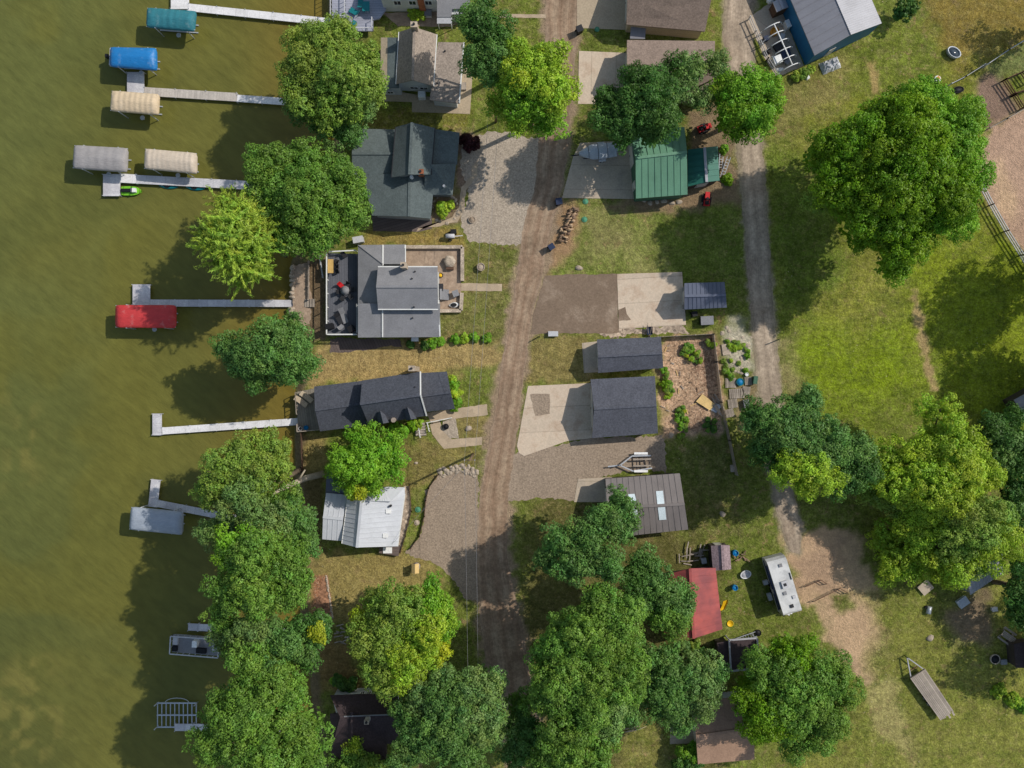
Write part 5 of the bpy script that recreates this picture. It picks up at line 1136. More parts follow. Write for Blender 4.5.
tree('mid green tree leaning on the brown metal garage', [(605, 520, 22, 9.5, 'blue'), (585, 540, 22, 9.5, 'blue'), (621, 503, 16, 9, 'blue'), (629, 520, 12, 8.5, 'blue'), (560, 545, 20, 9, 'blue'), (545, 560, 15, 8, 'blue'), (620, 535, 15, 9, 'blue'), (575, 565, 22, 9.5, 'blue'), (605, 565, 22, 10, 'blue')], 24, up=1.5)
tree('mid green tree beside the red roofed outbuilding', [(660, 592, 24, 9.5, 'blue'), (638, 577, 20, 9.5, 'dark'), (682, 602, 21, 9, 'blue'), (672, 620, 20, 9, 'mid'), (645, 562, 14, 8.5, 'blue'), (655, 614, 16, 8.5, 'mid'), (635, 602, 14, 8.5, 'blue')], 25, up=1.35)
tree('largest tree south of the metal garage, a long mid green crown along the road', [(590, 640, 38, 13, 'mid'), (560, 650, 26, 12, 'mid'), (615, 625, 26, 12.5, 'mid'), (580, 690, 38, 13.5, 'mid'), (615, 670, 28, 12.5, 'mid'), (550, 685, 24, 12, 'mid'), (570, 730, 36, 13, 'mid'), (605, 715, 26, 12, 'sage'), (600, 605, 24, 11.5, 'mid'), (545, 655, 16, 10.5, 'mid'), (622, 645, 20, 11, 'mid'), (628, 715, 18, 10, 'blue'), (536, 700, 14, 9.5, 'mid'), (625, 610, 14, 10, 'blue'), (560, 628, 16, 11, 'mid'), (590, 760, 28, 12, 'mid'), (550, 765, 24, 11.5, 'mid'), (630, 690, 14, 10.5, 'mid')], 26, tr=.5, base=(585, 675), up=1.4)
tree('grey-green tree south of the red roofed outbuilding', [(675, 680, 26, 10, 'blue'), (655, 665, 20, 9, 'blue'), (700, 670, 20, 9.5, 'sage'), (695, 700, 22, 9.5, 'sage'), (665, 705, 22, 9.5, 'blue'), (680, 720, 13, 8, 'blue'), (710, 690, 14, 8.5, 'sage'), (655, 690, 16, 9, 'blue'), (642, 676, 14, 8.5, 'sage'), (716, 675, 12, 8, 'blue'), (668, 655, 12, 8, 'blue')], 27)
tree('bushy green tree south of the camper', [(795, 690, 40, 11.5, 'mid'), (765, 670, 24, 10, 'mid'), (825, 680, 28, 10.5, 'mid'), (770, 715, 30, 10.5, 'deep'), (820, 715, 28, 10, 'mid'), (795, 655, 22, 10, 'deep'), (840, 695, 18, 9, 'olive'), (755, 695, 20, 9.5, 'deep'), (795, 740, 20, 8.5, 'mid'), (758, 725, 14, 8, 'deep')], 28)
tree('dark blue-green tree at the bottom between road and long crown', [(520, 725, 20, 9, 'blue'), (535, 745, 22, 9.5, 'blue'), (515, 755, 18, 8.5, 'blue'), (518, 700, 12, 7.5, 'mid')], 29, up=1.3)
tree('small green tree in front of the plum roofed house at the bottom edge', [(352, 760, 14, 6.5, 'mid'), (370, 765, 15, 6.5, 'olive'), (390, 768, 14, 6.5, 'mid'), (355, 747, 9, 6, 'lime'), (340, 768, 12, 6, 'mid')], 30)
# trees beyond the frame whose shade falls into the field
g = 'trees beyond the right frame edge'
tree('tree standing just outside the right edge of the field', [(1095, 262, 42, 14, 'deep'), (1130, 255, 40, 14, 'deep'), (1088, 292, 30, 12, 'deep')], 31, group=g, dens=.5)
tree('tree standing outside the right edge by the dark outbuilding', [(1096, 350, 38, 13, 'deep'), (1136, 345, 40, 14, 'deep')], 32, group=g, dens=.5)
tree('tree outside the right edge beyond the picnic table', [(1070, 668, 30, 10, 'dark'), (1090, 625, 34, 10, 'dark')], 33, group=g, dens=.5)
tree('tree outside the top right corner', [(1078, 2, 26, 9, 'deep')], 34, group=g, dens=.5)
# shrubs
bush('lime hosta clump between the white house and the paver walk', [(417, 14, 6, 1.0, 'lime'), (421, 15, 5, .9, 'lime'), (413, 14, 4, .8, 'lime')], 41)
bush('clipped round lime shrub in the stone ringed bed', [(445, 208, 7, 1.4, 'lime'), (444, 214, 4, .9, 'lime')], 42)
bush('dark crimson leaved shrub by the gravel driveway', [(468, 141, 7, 1.5, 'crimson'), (474, 143, 6, 1.4, 'crimson'), (470, 147, 5, 1.2, 'crimson')], 43)
for i, (a, b, r, z, tn) in enumerate([(432, 343, 6, 1.2, 'bright'), (440, 341, 5, 1.0, 'bright'), (425, 345, 5, 1.0, 'dark'), (455, 339, 5, 1.0, 'bright'), (464, 338, 5, 1.0, 'lime'), (474, 337, 5, 1.0, 'bright'), (486, 337, 5, .9, 'bright'), (410, 344, 4, .9, 'dark')]):
    bush('leafy green border shrub along the south side of the grey house', [(a, b, r * .72, z * .8, tn), (a + 2, b + 1.5, r * .45, z * .6, tn)], 50 + i, group='border shrubs by the grey house')
bush('lime green hedge at the right end of the charcoal house', [(453, 379, 4, 1.2, 'lime'), (454, 386, 4.5, 1.2, 'bright'), (456, 394, 4.5, 1.2, 'lime'), (458, 402, 4, 1.1, 'bright'), (455, 408, 3, .9, 'bright')], 60, name='hedge', cat='hedge')
bush('low shrubs against the south wall of the charcoal house', [(395, 428, 5, 1.0, 'bright'), (403, 430, 6, 1.1, 'bright'), (412, 427, 5, 1.0, 'deep'), (418, 424, 4, .9, 'lime')], 61)
for i, (a, b, r, z, tn, lb) in enumerate([(687, 347, 5, 1.0, 'bright', 'upper left green plant in the mulched garden'), (695, 356, 5, 1.0, 'lime', 'round green plant in the middle of the mulched garden'), (665, 380, 6, .9, 'deep', 'tall squash patch against the end of the slate garage'), (680, 420, 6, .8, 'bright', 'garden plant with yellow flowers near the lumber'), (711, 425, 7, .6, 'dark', 'low weedy patch at the garden corner below the plywood'), (711, 343, 4, .9, 'lime', 'vine on the corner of the garden fence'), (684, 353, 3, .5, 'gold', 'small yellowing plant in the mulched garden'), (728, 374, 5, .8, 'bright', 'bright weed clump above the pallets'), (738, 344, 5, .4, 'lime', 'sprawling weeds in the stony patch beside the lane')]):
    lob = [(a, b, r, z, tn), (a + r * .7, b + r * .6, r * .6, z * .7, tn)]
    if i == 2: lob += [(667, 388, 6, .9, 'deep'), (669, 396, 4, .7, 'lime'), (664, 372, 4, .8, 'bright')]
    if i == 3: lob += [(681, 410, 4, .7, 'gold'), (682, 432, 5, .6, 'bright')]
    rp = random.Random(i); lob2 = []
    for (la, lb_, lr, lz, lt) in lob:
        for q_ in range(5): lob2.append((la + rp.uniform(-1, 1) * lr * .85, lb_ + rp.uniform(-1, 1) * lr * .85, lr * rp.uniform(.22, .5), lz * rp.uniform(.45, .9), rp.choice([lt, lt, 'mid', 'olive'])))
    bush(lb, lob2, 70 + i, name='garden_plant', cat='plant', leaf=.14, clumpr=.15, dens=.6)
bush('dark sparse sapling on the grass right of the blue barn', [(905, 10, 9, 3.0, 'dark'), (912, 6, 7, 2.8, 'dark'), (899, 15, 5, 2.2, 'dark')], 82, leaf=.22, clumpr=.3, dens=.6, name='sapling', cat='tree')
bush('dense dark green shrub beside the rust brown garage', [(688, 754, 10, 2.5, 'bright'), (694, 762, 9, 2.4, 'dark'), (683, 764, 9, 2.4, 'dark')], 83, leaf=.2, clumpr=.3)
bush('dark shrub in front of the plum roofed house wall', [(341, 682, 8, 1.8, 'dark'), (350, 684, 7, 1.6, 'dark'), (336, 680, 5, 1.4, 'bright')], 84)
bush('weedy tan thicket at the corner of the blue barn', [(804, 74, 5, 1.0, 'olive'), (810, 70, 4, .9, 'willow'), (797, 76, 4, .8, 'willow')], 85)
bush('weeds around the small sheds by the gravel lane', [(724, 150, 4, .8, 'bright'), (727, 180, 5, .6, 'deep')], 86)
bush('pale green weed clump at the right field edge near the dark tree', [(998, 690, 6, .6, 'lime'), (1012, 700, 7, .7, 'lime'), (1022, 705, 6, .6, 'bright')], 87)
bush('scrubby shrubs behind the red roofed outbuilding', [(684, 648, 6, 1.2, 'sage'), (695, 646, 5, 1.0, 'olive'), (703, 652, 5, 1.0, 'dark')], 88)
# bare leaning trunk, dead branch
mb = MB(); mb.tube([P(323, 474, .3), P(306, 478, 2.6), P(290, 485, 4.4), (P(272, 494, 6.2))], [.42, .36, .3, .2], 10)
mb.tube([P(298, 481, 3.6), P(305, 470, 4.4)], [.16, .08], 6)
single(mb, 'dead_trunk', M['deadwood'], 'bare pale trunk leaning out through the shore trees', 'dead tree')
mb = MB(); rn = random.Random(4)
for i in range(9):
    a = P(628 + rn.uniform(-6, 4), 727 + rn.uniform(-5, 6), .1); b = a + Vector((rn.uniform(.6, 2.2), rn.uniform(-.6, 1.0), rn.uniform(.1, .5))); mb.tube([a, a.lerp(b, .5) + Vector((0, 0, .2)), b], [.06, .04, .02], 5)
single(mb, 'fallen_branch', M['deadwood'], 'pale fallen branch on shaded grass west of the small concrete pad', 'branch')

# ------------------------------------------------------------------ poles and wires
def upole(label, px, py, h, tf=False):
    t = thing('utility_pole', label, 'utility pole', px, py); p = P(px, py)
    k = MB(); k.tube([p + Vector((0, 0, -.3)), p + Vector((0, 0, h))], [.16, .11], 10); k.build('pole', M['pole'], t)
    k = MB(); k.beam(p + Vector((-.7, 0, h - .4)), p + Vector((.7, 0, h - .4)), .11); k.build('crossarm', M['pole'], t)
    for s in (-.6, .6): k = MB(); k.tube([p + Vector((s, 0, h - .35)), p + Vector((s, 0, h - .15))], .05, 6); k.build('insulator', M['ltgrey'], t)
    if tf: k = MB(); k.tube([p + Vector((.3, 0, h - 1.9)), p + Vector((.3, 0, h - 1.0))], .24, 10); k.build('transformer', M['ltgrey'], t)
upole('wooden utility pole whose long shadow falls beside the white roofed house', 473, 454, 8.6)
upole('wooden utility pole with transformer beside the yellow-green tree at the road', 496, 122, 9, True)
upole('wooden utility pole standing below the shaded bend of the road', 478, 792, 9)
def wire(label, a, b, sag=.5):
    mb = MB(); a = Vector(a); b = Vector(b)
    mb.tube([a.lerp(b, i / 14) - Vector((0, 0, sag * 4 * (i / 14) * (1 - i / 14))) for i in range(15)], .016, 5)
    single(mb, 'power_line', M['grey'], label, 'wire')
p1, p2, p3 = P(473, 454) + Vector((0, 0, 8.3)), P(496, 122) + Vector((0, 0, 8.7)), P(478, 792) + Vector((0, 0, 8.7))
for s, n_ in ((-.6, 'left'), (.6, 'right')):
    o_ = Vector((s, 0, 0)); wire('overhead wire of the northern span, the ' + n_ + ' one of the pair', p1 + o_, p2 + o_, .7); wire('overhead wire of the southern span, the ' + n_ + ' one of the pair', p1 + o_, p3 + o_, .7)
wire('service wire dropping from the pole to the white metal roof', p1 - Vector((0, 0, .6)), P(392, 544, 3.4), .3)

# ------------------------------------------------------------------ fences
def board_fence(label, pts, h=1.3, m='greywood', solid=True, rails=2, step=2.2, cat='fence', w=.08):
    t = thing('fence', label, cat, *pts[0])
    for a, b in zip(pts, pts[1:]):
        p, q = P(*a), P(*b); d = (q - p); L = d.length; n_ = max(1, int(L / step)); k = MB()
        if solid:
            u = d.normalized(); nb = int(L / .2); rn = random.Random(int(a[0]))
            for i in range(nb):
                s = p + u * (i * L / nb + .02); e = s + u * (L / nb - .03); z = h + rn.uniform(-.07, .05)
                k.slab([Vector((s.x, s.y, z)) + Vector((-u.y, u.x, 0)) * .02, Vector((e.x, e.y, z)) + Vector((-u.y, u.x, 0)) * .02, Vector((e.x, e.y, z)) - Vector((-u.y, u.x, 0)) * .02, Vector((s.x, s.y, z)) - Vector((-u.y, u.x, 0)) * .02], z)
            k.build('board_panel', M[m], t)
        else:
            for r_ in range(rails):
                z = h * (r_ + 1) / rails - .08; k.beam(p + Vector((0, 0, z)), q + Vector((0, 0, z)), w, .14)
            k.build('rail', M[m], t)
        for i in range(n_ + 1):
            s = p.lerp(q, i / n_); k = MB(); k.beam(s - Vector((0, 0, .1)), s + Vector((0, 0, h + .08)), .12); k.build('post', M[m], t)
board_fence('weathered board fence round the mulched garden', [(656, 337.5), (711.5, 334.5), (715, 362), (719.5, 402), (728, 440), (735, 474)], 1.35)
board_fence('pale three rail fence along the pink dirt pen', [(976, 183), (988, 206), (1003, 232), (1018, 256), (1040, 292)], 1.3, 'ltgrey', False, 3)
board_fence('pale rail fence between the dry lawn and the grassy corner', [(982, 68), (1004, 53), (1024, 41), (1050, 26)], 1.2, 'ltgrey', False, 2)
board_fence('thin pale wire fence from the stock tank to the dirt pen', [(948, 86), (962, 79), (981, 67)], 1.0, 'ltgrey', False, 2, w=.05)
board_fence('dark pipe gate panels inside the brown pen', [(1001, 82), (1011, 97), (1019, 110)], 1.2, 'rustmetal', False, 3, w=.07)
board_fence('dark pipe panel crossing the grassy corner above the pen', [(1001, 82), (1019, 74), (1026, 84)], 1.2, 'rustmetal', False, 3, w=.07)
board_fence('short dark pipe panel reaching the right edge at the pen', [(1010, 96), (1026, 91)], 1.2, 'rustmetal', False, 3, w=.07)
board_fence('low mossy rail fence dividing brown pen from pink dirt pen', [(986, 130), (1003, 121), (1024, 109), (1050, 95)], 1.0, 'greywood', False, 2)
board_fence('wire fence with pale posts on the lane side of the barn yard', [(748, 20), (766, 61), (776, 77)], 1.1, 'ltgrey', False, 2, step=1.6, w=.04)
board_fence('brown timber retaining wall on the shore south of the deck', [(302, 433), (303, 470)], .7, 'timber', step=2, cat='retaining wall')
board_fence('low timber edging that curves along the gravel parking', [(438, 475), (429, 488), (426, 500), (424.5, 516), (419.5, 536), (411, 548)], .45, 'timber', step=1.2, cat='edging')
board_fence('low timber edging beside the white roofed house bed', [(409.5, 486), (411.5, 511), (405.5, 536), (400.5, 552)], .35, 'timber', step=1.5, cat='edging')
board_fence('pale slatted rail on the shore side of the dark deck', [(320.5, 256), (324, 278)], .9, 'ltgrey', False, 2)
board_fence('pale retaining timber along the shore terrace of the grey house', [(309.5, 262), (309, 300)], .6, 'greywood', step=1.5, cat='retaining wall')
mb = MB()
for i in range(7): mb.box(P(298 + i * 2.6, 303, -.25 + i * .1), (.3, 1.0, .12))
single(mb, 'steps', M['greywood'], 'wooden steps from the dock up to the grey house', 'steps')
rn = random.Random(12)
mb = MB()
for (a, b) in [(293 + .0 * i, 268 + i * 4.2) for i in range(8)] : mb.rock(P(a + rn.uniform(-.6, .6), b, -.2), rn.uniform(.3, .5), rn.uniform(.25, .4), .5, int(b))
for i in range(8): mb.rock(P(292.6 + rn.uniform(-.6, .6), 309 + i * 3.1, -.2), rn.uniform(.3, .5), rn.uniform(.25, .4), .5, i + 90)
single(mb, 'seawall', M['stone'], 'rough stone seawall at the water below the grey house', 'seawall')
for i in range(70):
    s = i / 69; a = 438 + 39 * s + rn.uniform(-1.5, 1.5); b = 475 - 5 * math.sin(s * 3) - 2 * rn.random() + rn.uniform(-4, 4)
    mb = MB(); r_ = rn.uniform(.14, .36); mb.rock(P(a, b), r_, r_ * rn.uniform(.7, 1), r_ * .7, i)
    single(mb, 'border_stone', M['stone'], 'pale fieldstone in the border at the head of the gravel parking', 'stone', 'fieldstones edging the gravel parking')
for a, b, r_, lb, nm in ((468.5, 428.5, .38, 'single round tan boulder on the lawn by the lower walk', 'boulder'), (930, 638, .42, 'white rock lying on the bottom right grass', 'rock'), (671, 435, .34, 'pale round stone at the garden corner', 'stone'), (722.5, 514, .36, 'pale stump in the shaded yard east of the metal garage', 'stump'), (416, 463, .2, 'small pale stone on the dry lawn north of the white roof', 'stone'), (579, 268, .38, 'pale rubble heap on the lawn by the asphalt drive', 'rubble')):
    mb = MB(); mb.rock(P(a, b), r_ * 1.2, r_, r_ * .8, int(a)); single(mb, nm, M['stone'], lb, nm)
for i in range(26):
    an = rn.uniform(0, 6.28); a = 445 + 13 * math.cos(an) * rn.uniform(.95, 1.05); b = 209 + 14 * math.sin(an) * rn.uniform(.95, 1.05)
    mb = MB(); r_ = rn.uniform(.13, .26); mb.rock(P(a, b), r_, r_, r_ * .7, i + 200)
    single(mb, 'bed_stone', M['stone'], 'stone in the ring around the lime shrub bed', 'stone', 'stones ringing the lime shrub bed')

# ------------------------------------------------------------------ vehicles
# camper
t = thing('camper', 'white camper trailer with grey roof box parked on the grass', 'camper', 785, 583)
qz = 2.75; q = [P(*p, qz) for p in ((766.5, 560.5), (785.5, 555.5), (802.5, 611.5), (784, 616.5))]
k = MB(); base = [Vector((p.x, p.y, 0)) for p in q]
cq = sum(q, Vector()) / 4; U = (q[3] - q[0]).normalized(); W = (q[1] - q[0]).normalized()
prof = [(-.0, .45), (-.0, 2.3), (.35, qz)]
def cam(u0, u1, z): return [q[0] + U * u0 + Vector((0, 0, z - qz)), q[1] + U * u0 + Vector((0, 0, z - qz)), q[2] - U * u1 + Vector((0, 0, z - qz)), q[3] - U * u1 + Vector((0, 0, z - qz))]
lv = [cam(.5, 0, .45), cam(0, 0, .9), cam(0, 0, 2.1), cam(.25, .1, 2.6), cam(.6, .3, qz)]
for a, b in zip(lv, lv[1:]):
    for i in range(4): j = (i + 1) % 4; k.face([a[i], a[j], b[j], b[i]])
k.face(lv[-1]); k.face(lv[0][::-1]); k.build('body', M['camper'], t)
def cp(s, v, z): p = q[0].lerp(q[3], s).lerp(q[1].lerp(q[2], s), v); return Vector((p.x, p.y, z))
ang = math.atan2(U.y, U.x)
k = MB(); k.box(cp(.47, .52, qz + .12), (.9, .75, .26), ang); ac = k.build('air_conditioner', M['ltgrey'], t)
k = MB(); k.box(cp(.47, .52, qz + .27), (.34, .34, .06), ang); k.build('fan_grille', M['dkmetal'], ac)
for s, v, m_ in ((.86, .55, 'dkmetal'), (.14, .6, 'grey'), (.62, .4, 'grey'), (.72, .8, 'ltgrey')):
    k = MB(); k.box(cp(s, v, qz + .06), (.4, .4, .14), ang); k.build('roof_vent', M[m_], t)
k = MB(); k.beam(cp(.3, .93, qz + .03), cp(.42, .93, qz + .03), .12, .1); k.build('roof_antenna', M['dkmetal'], t)
k = MB(); k.tube([cp(.1, -.06, 2.45), cp(.88, -.06, 2.45)], .1, 8); k.build('awning', M['navy'], t)
k = MB(); k.beam(cp(.05, -.015, 1.2), cp(.95, -.015, 1.2), .3, .05, up=tuple(W)); k.build('side_stripe', M['navy'], t)
for s, l in ((.2, 1.0), (.5, .9), (.75, .8)):
    k = MB(); k.beam(cp(s - l / 16, -.012, 1.75), cp(s + l / 16, -.012, 1.75), .05, .55); k.build('window', M['glass'], t)
k = MB(); k.beam(cp(.56, -.014, 1.4), cp(.64, -.014, 1.4), .06, 1.7); k.build('door', M['ltgrey'], t)
for v in (0.0, 1.0):
    for s in (.5, .62):
        k = MB(); c = cp(s, v, .34); k.tube([c - W * .12, c + W * .12], .34, 14); wh = k.build('wheel', M['rubber'], t)
k = MB(); k.beam(cp(1.0, .3, .5), cp(1.12, .5, .5), .1); k.beam(cp(1.0, .7, .5), cp(1.12, .5, .5), .1); k.box(cp(1.05, .5, .62), (.55, .7, .14), ang); k.build('hitch', M['ltgrey'], t)
for v in (.42, .58): k = MB(); c = cp(1.05, v, .7); k.tube([c, c + Vector((0, 0, .5))], .15, 10); k.build('propane_tank', M['whitep'], t)
k = MB(); k.box(cp(.46, -.16, .3), (.5, .6, .5), ang); single(k, 'step_box', M['ltgrey'], 'small white step box beside the camper door', 'step')
k = MB(); k.box(cp(.72, -.18, .3), (.9, .5, .45), ang); single(k, 'storage_box', M['ltgrey'], 'long pale storage box on the grass beside the camper', 'box')

def wheel(t, c, ax, r=.32, w=.2):
    k = MB(); c = Vector(c); ax = Vector(ax); k.tube([c - ax * w / 2, c + ax * w / 2], r, 14); wh = k.build('wheel', M['rubber'], t)
    k = MB(); k.tube([c - ax * (w / 2 + .01), c + ax * (w / 2 + .01)], r * .55, 10); k.build('rim', M['alu'], wh)
# flatbed trailer
t = thing('flatbed_trailer', 'long flatbed trailer with weathered plank deck on the grass', 'trailer', 932, 695)
z = .85; q = [P(*p, z) for p in ((910, 678), (925, 668.5), (953.5, 711), (940.5, 720.5))]
U = (q[3] - q[0]).normalized(); W = (q[1] - q[0]).normalized(); rn = random.Random(3)
k = MB(); n_ = 10
for i in range(n_):
    a = q[0].lerp(q[1], (i + .05) / n_); b = q[0].lerp(q[1], (i + .93) / n_); c = q[3].lerp(q[2], (i + .93) / n_); d = q[3].lerp(q[2], (i + .05) / n_)
    o1, o2 = U * rn.uniform(-.06, .06), U * rn.uniform(-.15, .12); h = Vector((0, 0, rn.uniform(-.012, .012))); k.slab([a + o1 + h, b + o1 + h, c + o2 + h, d + o2 + h], .05)
k.build('deck', M['greywood'], t)
k = MB()
for v in (.06, .94): k.beam(q[0].lerp(q[1], v) + Vector((0, 0, -.15)), q[3].lerp(q[2], v) + Vector((0, 0, -.15)), .1, .18)
for s in (.02, .25, .5, .75, .98): k.beam(q[0].lerp(q[3], s) + Vector((0, 0, -.12)), q[1].lerp(q[2], s) + Vector((0, 0, -.12)), .08, .12)
k.build('chassis', M['rustmetal'], t)
ap = P(907, 657.3, .7)
for e in (q[0].lerp(q[1], .08), q[0].lerp(q[1], .92)):
    k = MB(); k.beam(ap, e + Vector((0, 0, -.12)), .12, .12); k.build('drawbar', M['ltmetal'], t)
k = MB(); k.beam(q[0].lerp(q[1], .5) - U * .7 + Vector((-.45, -.25, -.12)), q[0].lerp(q[1], .5) - U * .7 + Vector((.45, .25, -.12)), .1); k.build('drawbar_brace', M['rustmetal'], t)
k = MB(); k.tube([ap + Vector((0, 0, -.7)), ap + Vector((0, 0, .3))], .06, 8); k.build('jack', M['dkmetal'], t)
k = MB(); k.beam(q[0] + Vector((0, 0, .12)) + W * .1, q[1] + Vector((0, 0, .12)) - W * .1, .1, .24); k.build('headboard', M['greywood'], t)
for s in (.52, .66):
    for v in (.03, .97): wheel(t, q[0].lerp(q[3], s).lerp(q[1].lerp(q[2], s), v) + Vector((0, 0, z * -.0 - .53)), W)
for v in (.6, .9): k = MB(); a = q[3].lerp(q[2], v); k.beam(a, a + U * .55 + Vector((0, 0, -.1)), .22, .05); k.build('ramp', M['greywood'], t)
# boat trailer
t = thing('boat_trailer', 'empty galvanised boat trailer on the gravel with its pointed tongue to the left', 'boat trailer', 632, 463)
z = .55
for a, b in (((608, 466.5), (620, 465.3)), ((620, 465.3), (632, 456)), ((620, 465.3), (633, 471)), ((632, 456), (651, 455.5)), ((633, 471), (652, 468))):
    k = MB(); k.beam(P(*a, z), P(*b, z), .15, .12); k.build('frame_beam', M['alu'], t)
for a, b in (((636, 455.5), (637, 470.5)), ((643, 455.5), (644.5, 469.5)), ((648, 455.3), (650, 468.5))):
    k = MB(); k.beam(P(*a, z - .08), P(*b, z - .08), .1); k.build('cross_member', M['dkmetal'], t)
for b in (459.5, 466): k = MB(); k.beam(P(633, b, z + .15), P(651, b - .5, z + .15), .18, .12); k.build('bunk', M['greywood'], t)
for b in (453.4, 471.2):
    for a in (638, 643.5): wheel(t, P(a, b, .3), (0.02, 1, 0), .3)
    k = MB(); c = P(641, b, .66); k.slab([c + Vector(p) for p in ((-.85, -.14, 0), (.85, -.14, 0), (.85, .14, 0), (-.85, .14, 0))], .07); k.build('fender', M['whitep'], t)
k = MB(); k.beam(P(619, 465.4, z), P(619, 465.4, 1.1), .1); k.build('winch_post', M['dkmetal'], t)
# covered boat on trailer
t = thing('covered_boat', 'boat under a pale grey cover on its trailer, bow left, on the concrete pad', 'boat', 597, 153)
c = P(597.5, 152.3, .7); rz = R(6); mt = Matrix.Rotation(rz, 3, 'Z'); Lb, Wb = 4.6, 1.95; k = MB(); secs = []
for i in range(13):
    s = i / 12; w = Wb / 2 * (min(1, (max(s, .02) / .36)) ** .62 if s < .36 else 1 - .12 * max(0, (s - .7) / .3)); x = (s - .5) * Lb; h = .62 + .38 * math.sin(min(1, s * 1.15) * math.pi) ** .8 + (.05 if i % 3 else -.02)
    secs.append([c + mt @ Vector((x, w * y, zz)) for y, zz in ((-.8, -.1), (-1.0, .42), (-.92, .5), (-.5, .5 + (h - .5) * .7), (0, h), (.5, .5 + (h - .5) * .7), (.92, .5), (1, .42), (.8, -.1))])
for a, b in zip(secs, secs[1:]):
    for j in range(8): k.face([a[j], b[j], b[j + 1], a[j + 1]], smooth=True)
k.face(secs[0][::-1]); k.face(secs[-1]); k.build('cover', M['boatcover'], t)
for s in (.3, .55, .78):
    k = MB(); i = int(s * 12); r_ = secs[i]; pts = [p + (p - c - Vector((0, 0, .2))).normalized() * .02 for p in r_[1:8]]; k.tube(pts, .03, 5); k.build('strap', M['dkmetal'], t)
for y in (-1.08, 1.08):
    wheel(t, c + mt @ Vector((.5, y, -.4)), mt @ Vector((0, 1, 0)), .3)
    k = MB(); k.slab([c + mt @ Vector(p) for p in ((.05, y - .14, .05), (.95, y - .14, .05), (.95, y + .14, .05), (.05, y + .14, .05))], .1); k.build('fender', M['ltgrey'], t)
k = MB(); a = c + mt @ Vector((-Lb / 2 + .2, 0, -.3)); k.beam(a, c + mt @ Vector((-Lb / 2 - .9, 0, -.35)), .12); k.beam(c + mt @ Vector((-1.8, -.5, -.3)), c + mt @ Vector((1.8, -.6, -.3)), .1); k.beam(c + mt @ Vector((-1.8, .5, -.3)), c + mt @ Vector((1.8, .6, -.3)), .1); k.build('trailer_frame', M['dkmetal'], t)
k = MB(); k.box(c + mt @ Vector((Lb / 2 + .12, 0, .25)), (.4, .5, .7), rz); k.build('motor', M['boatcover'], t)
# riding mowers
def mower(label, px, py, rz, m):
    t = thing('riding_mower', label, 'mower', px, py); c = P(px, py); mt = Matrix.Rotation(rz, 3, 'Z')
    for (x, y, r_) in ((-.5, -.4, .28), (-.5, .4, .28), (.55, -.36, .2), (.55, .36, .2)): wheel(t, c + mt @ Vector((x, y, r_)), mt @ Vector((0, 1, 0)), r_, .2)
    k = MB(); k.box(c + mt @ Vector((.45, 0, .55)), (.8, .55, .4), rz); k.build('hood', m, t)
    k = MB(); k.box(c + mt @ Vector((-.5, 0, .5)), (.7, .75, .25), rz); k.build('body', m, t)
    k = MB(); k.box(c + mt @ Vector((-.45, 0, .72)), (.45, .45, .16), rz); k.box(c + mt @ Vector((-.68, 0, .95)), (.12, .45, .4), rz); k.build('seat', M['black'], t)
    k = MB(); k.slab([c + mt @ Vector(p) + Vector((0, 0, .26)) for p in ((-.3, -.62, 0), (.35, -.62, 0), (.35, .62, 0), (-.3, .62, 0))], .14); k.build('mower_deck', M['black'], t)
    k = MB(); k.lathe(c + mt @ Vector((-.02, 0, .9)), [(.15, 0), (.19, .02), (.15, .04)], 12); k.beam(c + mt @ Vector((.1, 0, .6)), c + mt @ Vector((-.02, 0, .92)), .04); k.build('steering_wheel', M['black'], t)
mower('red and black riding mower below the dark green shed', 706, 200, R(85), M['redp'])
mower('red riding mower half under the trees behind the green sheds', 703.5, 129, R(20), M['redp'])

# ------------------------------------------------------------------ small things
def bin_(label, px, py, m, w=.65, h=1.05, rz=0.2, name='trash_bin', cat='trash bin'):
    t = thing(name, label, cat, px, py); c = P(px, py); mt = Matrix.Rotation(rz, 3, 'Z')
    k = MB(); a, b = w * .4, w * .5
    lo = [c + mt @ Vector(p) for p in ((-a, -a, .05), (a, -a, .05), (a, a, .05), (-a, a, .05))]; hi = [c + mt @ Vector(p) for p in ((-b, -b, h), (b, -b, h), (b, b, h), (-b, b, h))]
    for i in range(4): j = (i + 1) % 4; k.face([lo[i], lo[j], hi[j], hi[i]])
    k.face(lo[::-1]); k.face(hi); k.build('body', m, t)
    k = MB(); k.slab([p + (p - c - Vector((0, 0, h))) * .06 + Vector((0, 0, .07)) for p in hi], .08); k.build('lid', m, t)
    for y in (-b, b): k = MB(); p = c + mt @ Vector((-a, y * .8, .13)); ax = mt @ Vector((0, .06, 0)); k.tube([p - ax, p + ax], .13, 10); k.build('wheel', M['rubber'], t)
bin_('dark navy wheeled bin at the corner of the concrete pad', 558.5, 203, M['navy'], .75)
bin_('blue-grey wheeled bin at the roadside below the firewood', 551, 248, M['navy'], .7, rz=.6)
bin_('dark grey wheeled bin on the grass verge by the tan driveway', 579, 32, M['dkmetal'], .75, rz=.4)
bin_('small black wheeled bin by the slate blue shed wall', 693, 314.5, M['black'], .6)
def crate(label, px, py, sx, sy, h, m, rz=0.0, name='crate', cat='crate', lid=None):
    c = P(px, py, 0); k = MB(); k.box((c.x, c.y, h / 2), (sx, sy, h), rz)
    t = thing(name, label, cat, px, py); k.build('body', m, t)
    k = MB(); k.box((c.x, c.y, h + .03), (sx + .08, sy + .08, .06), rz); k.build('lid', lid or m, t); return t
crate('pale grey utility box at the edge of the asphalt drive', 553, 334, 1.15, .55, .5, M['grey'], 0, 'utility_box', 'utility box', M['ltgrey'])
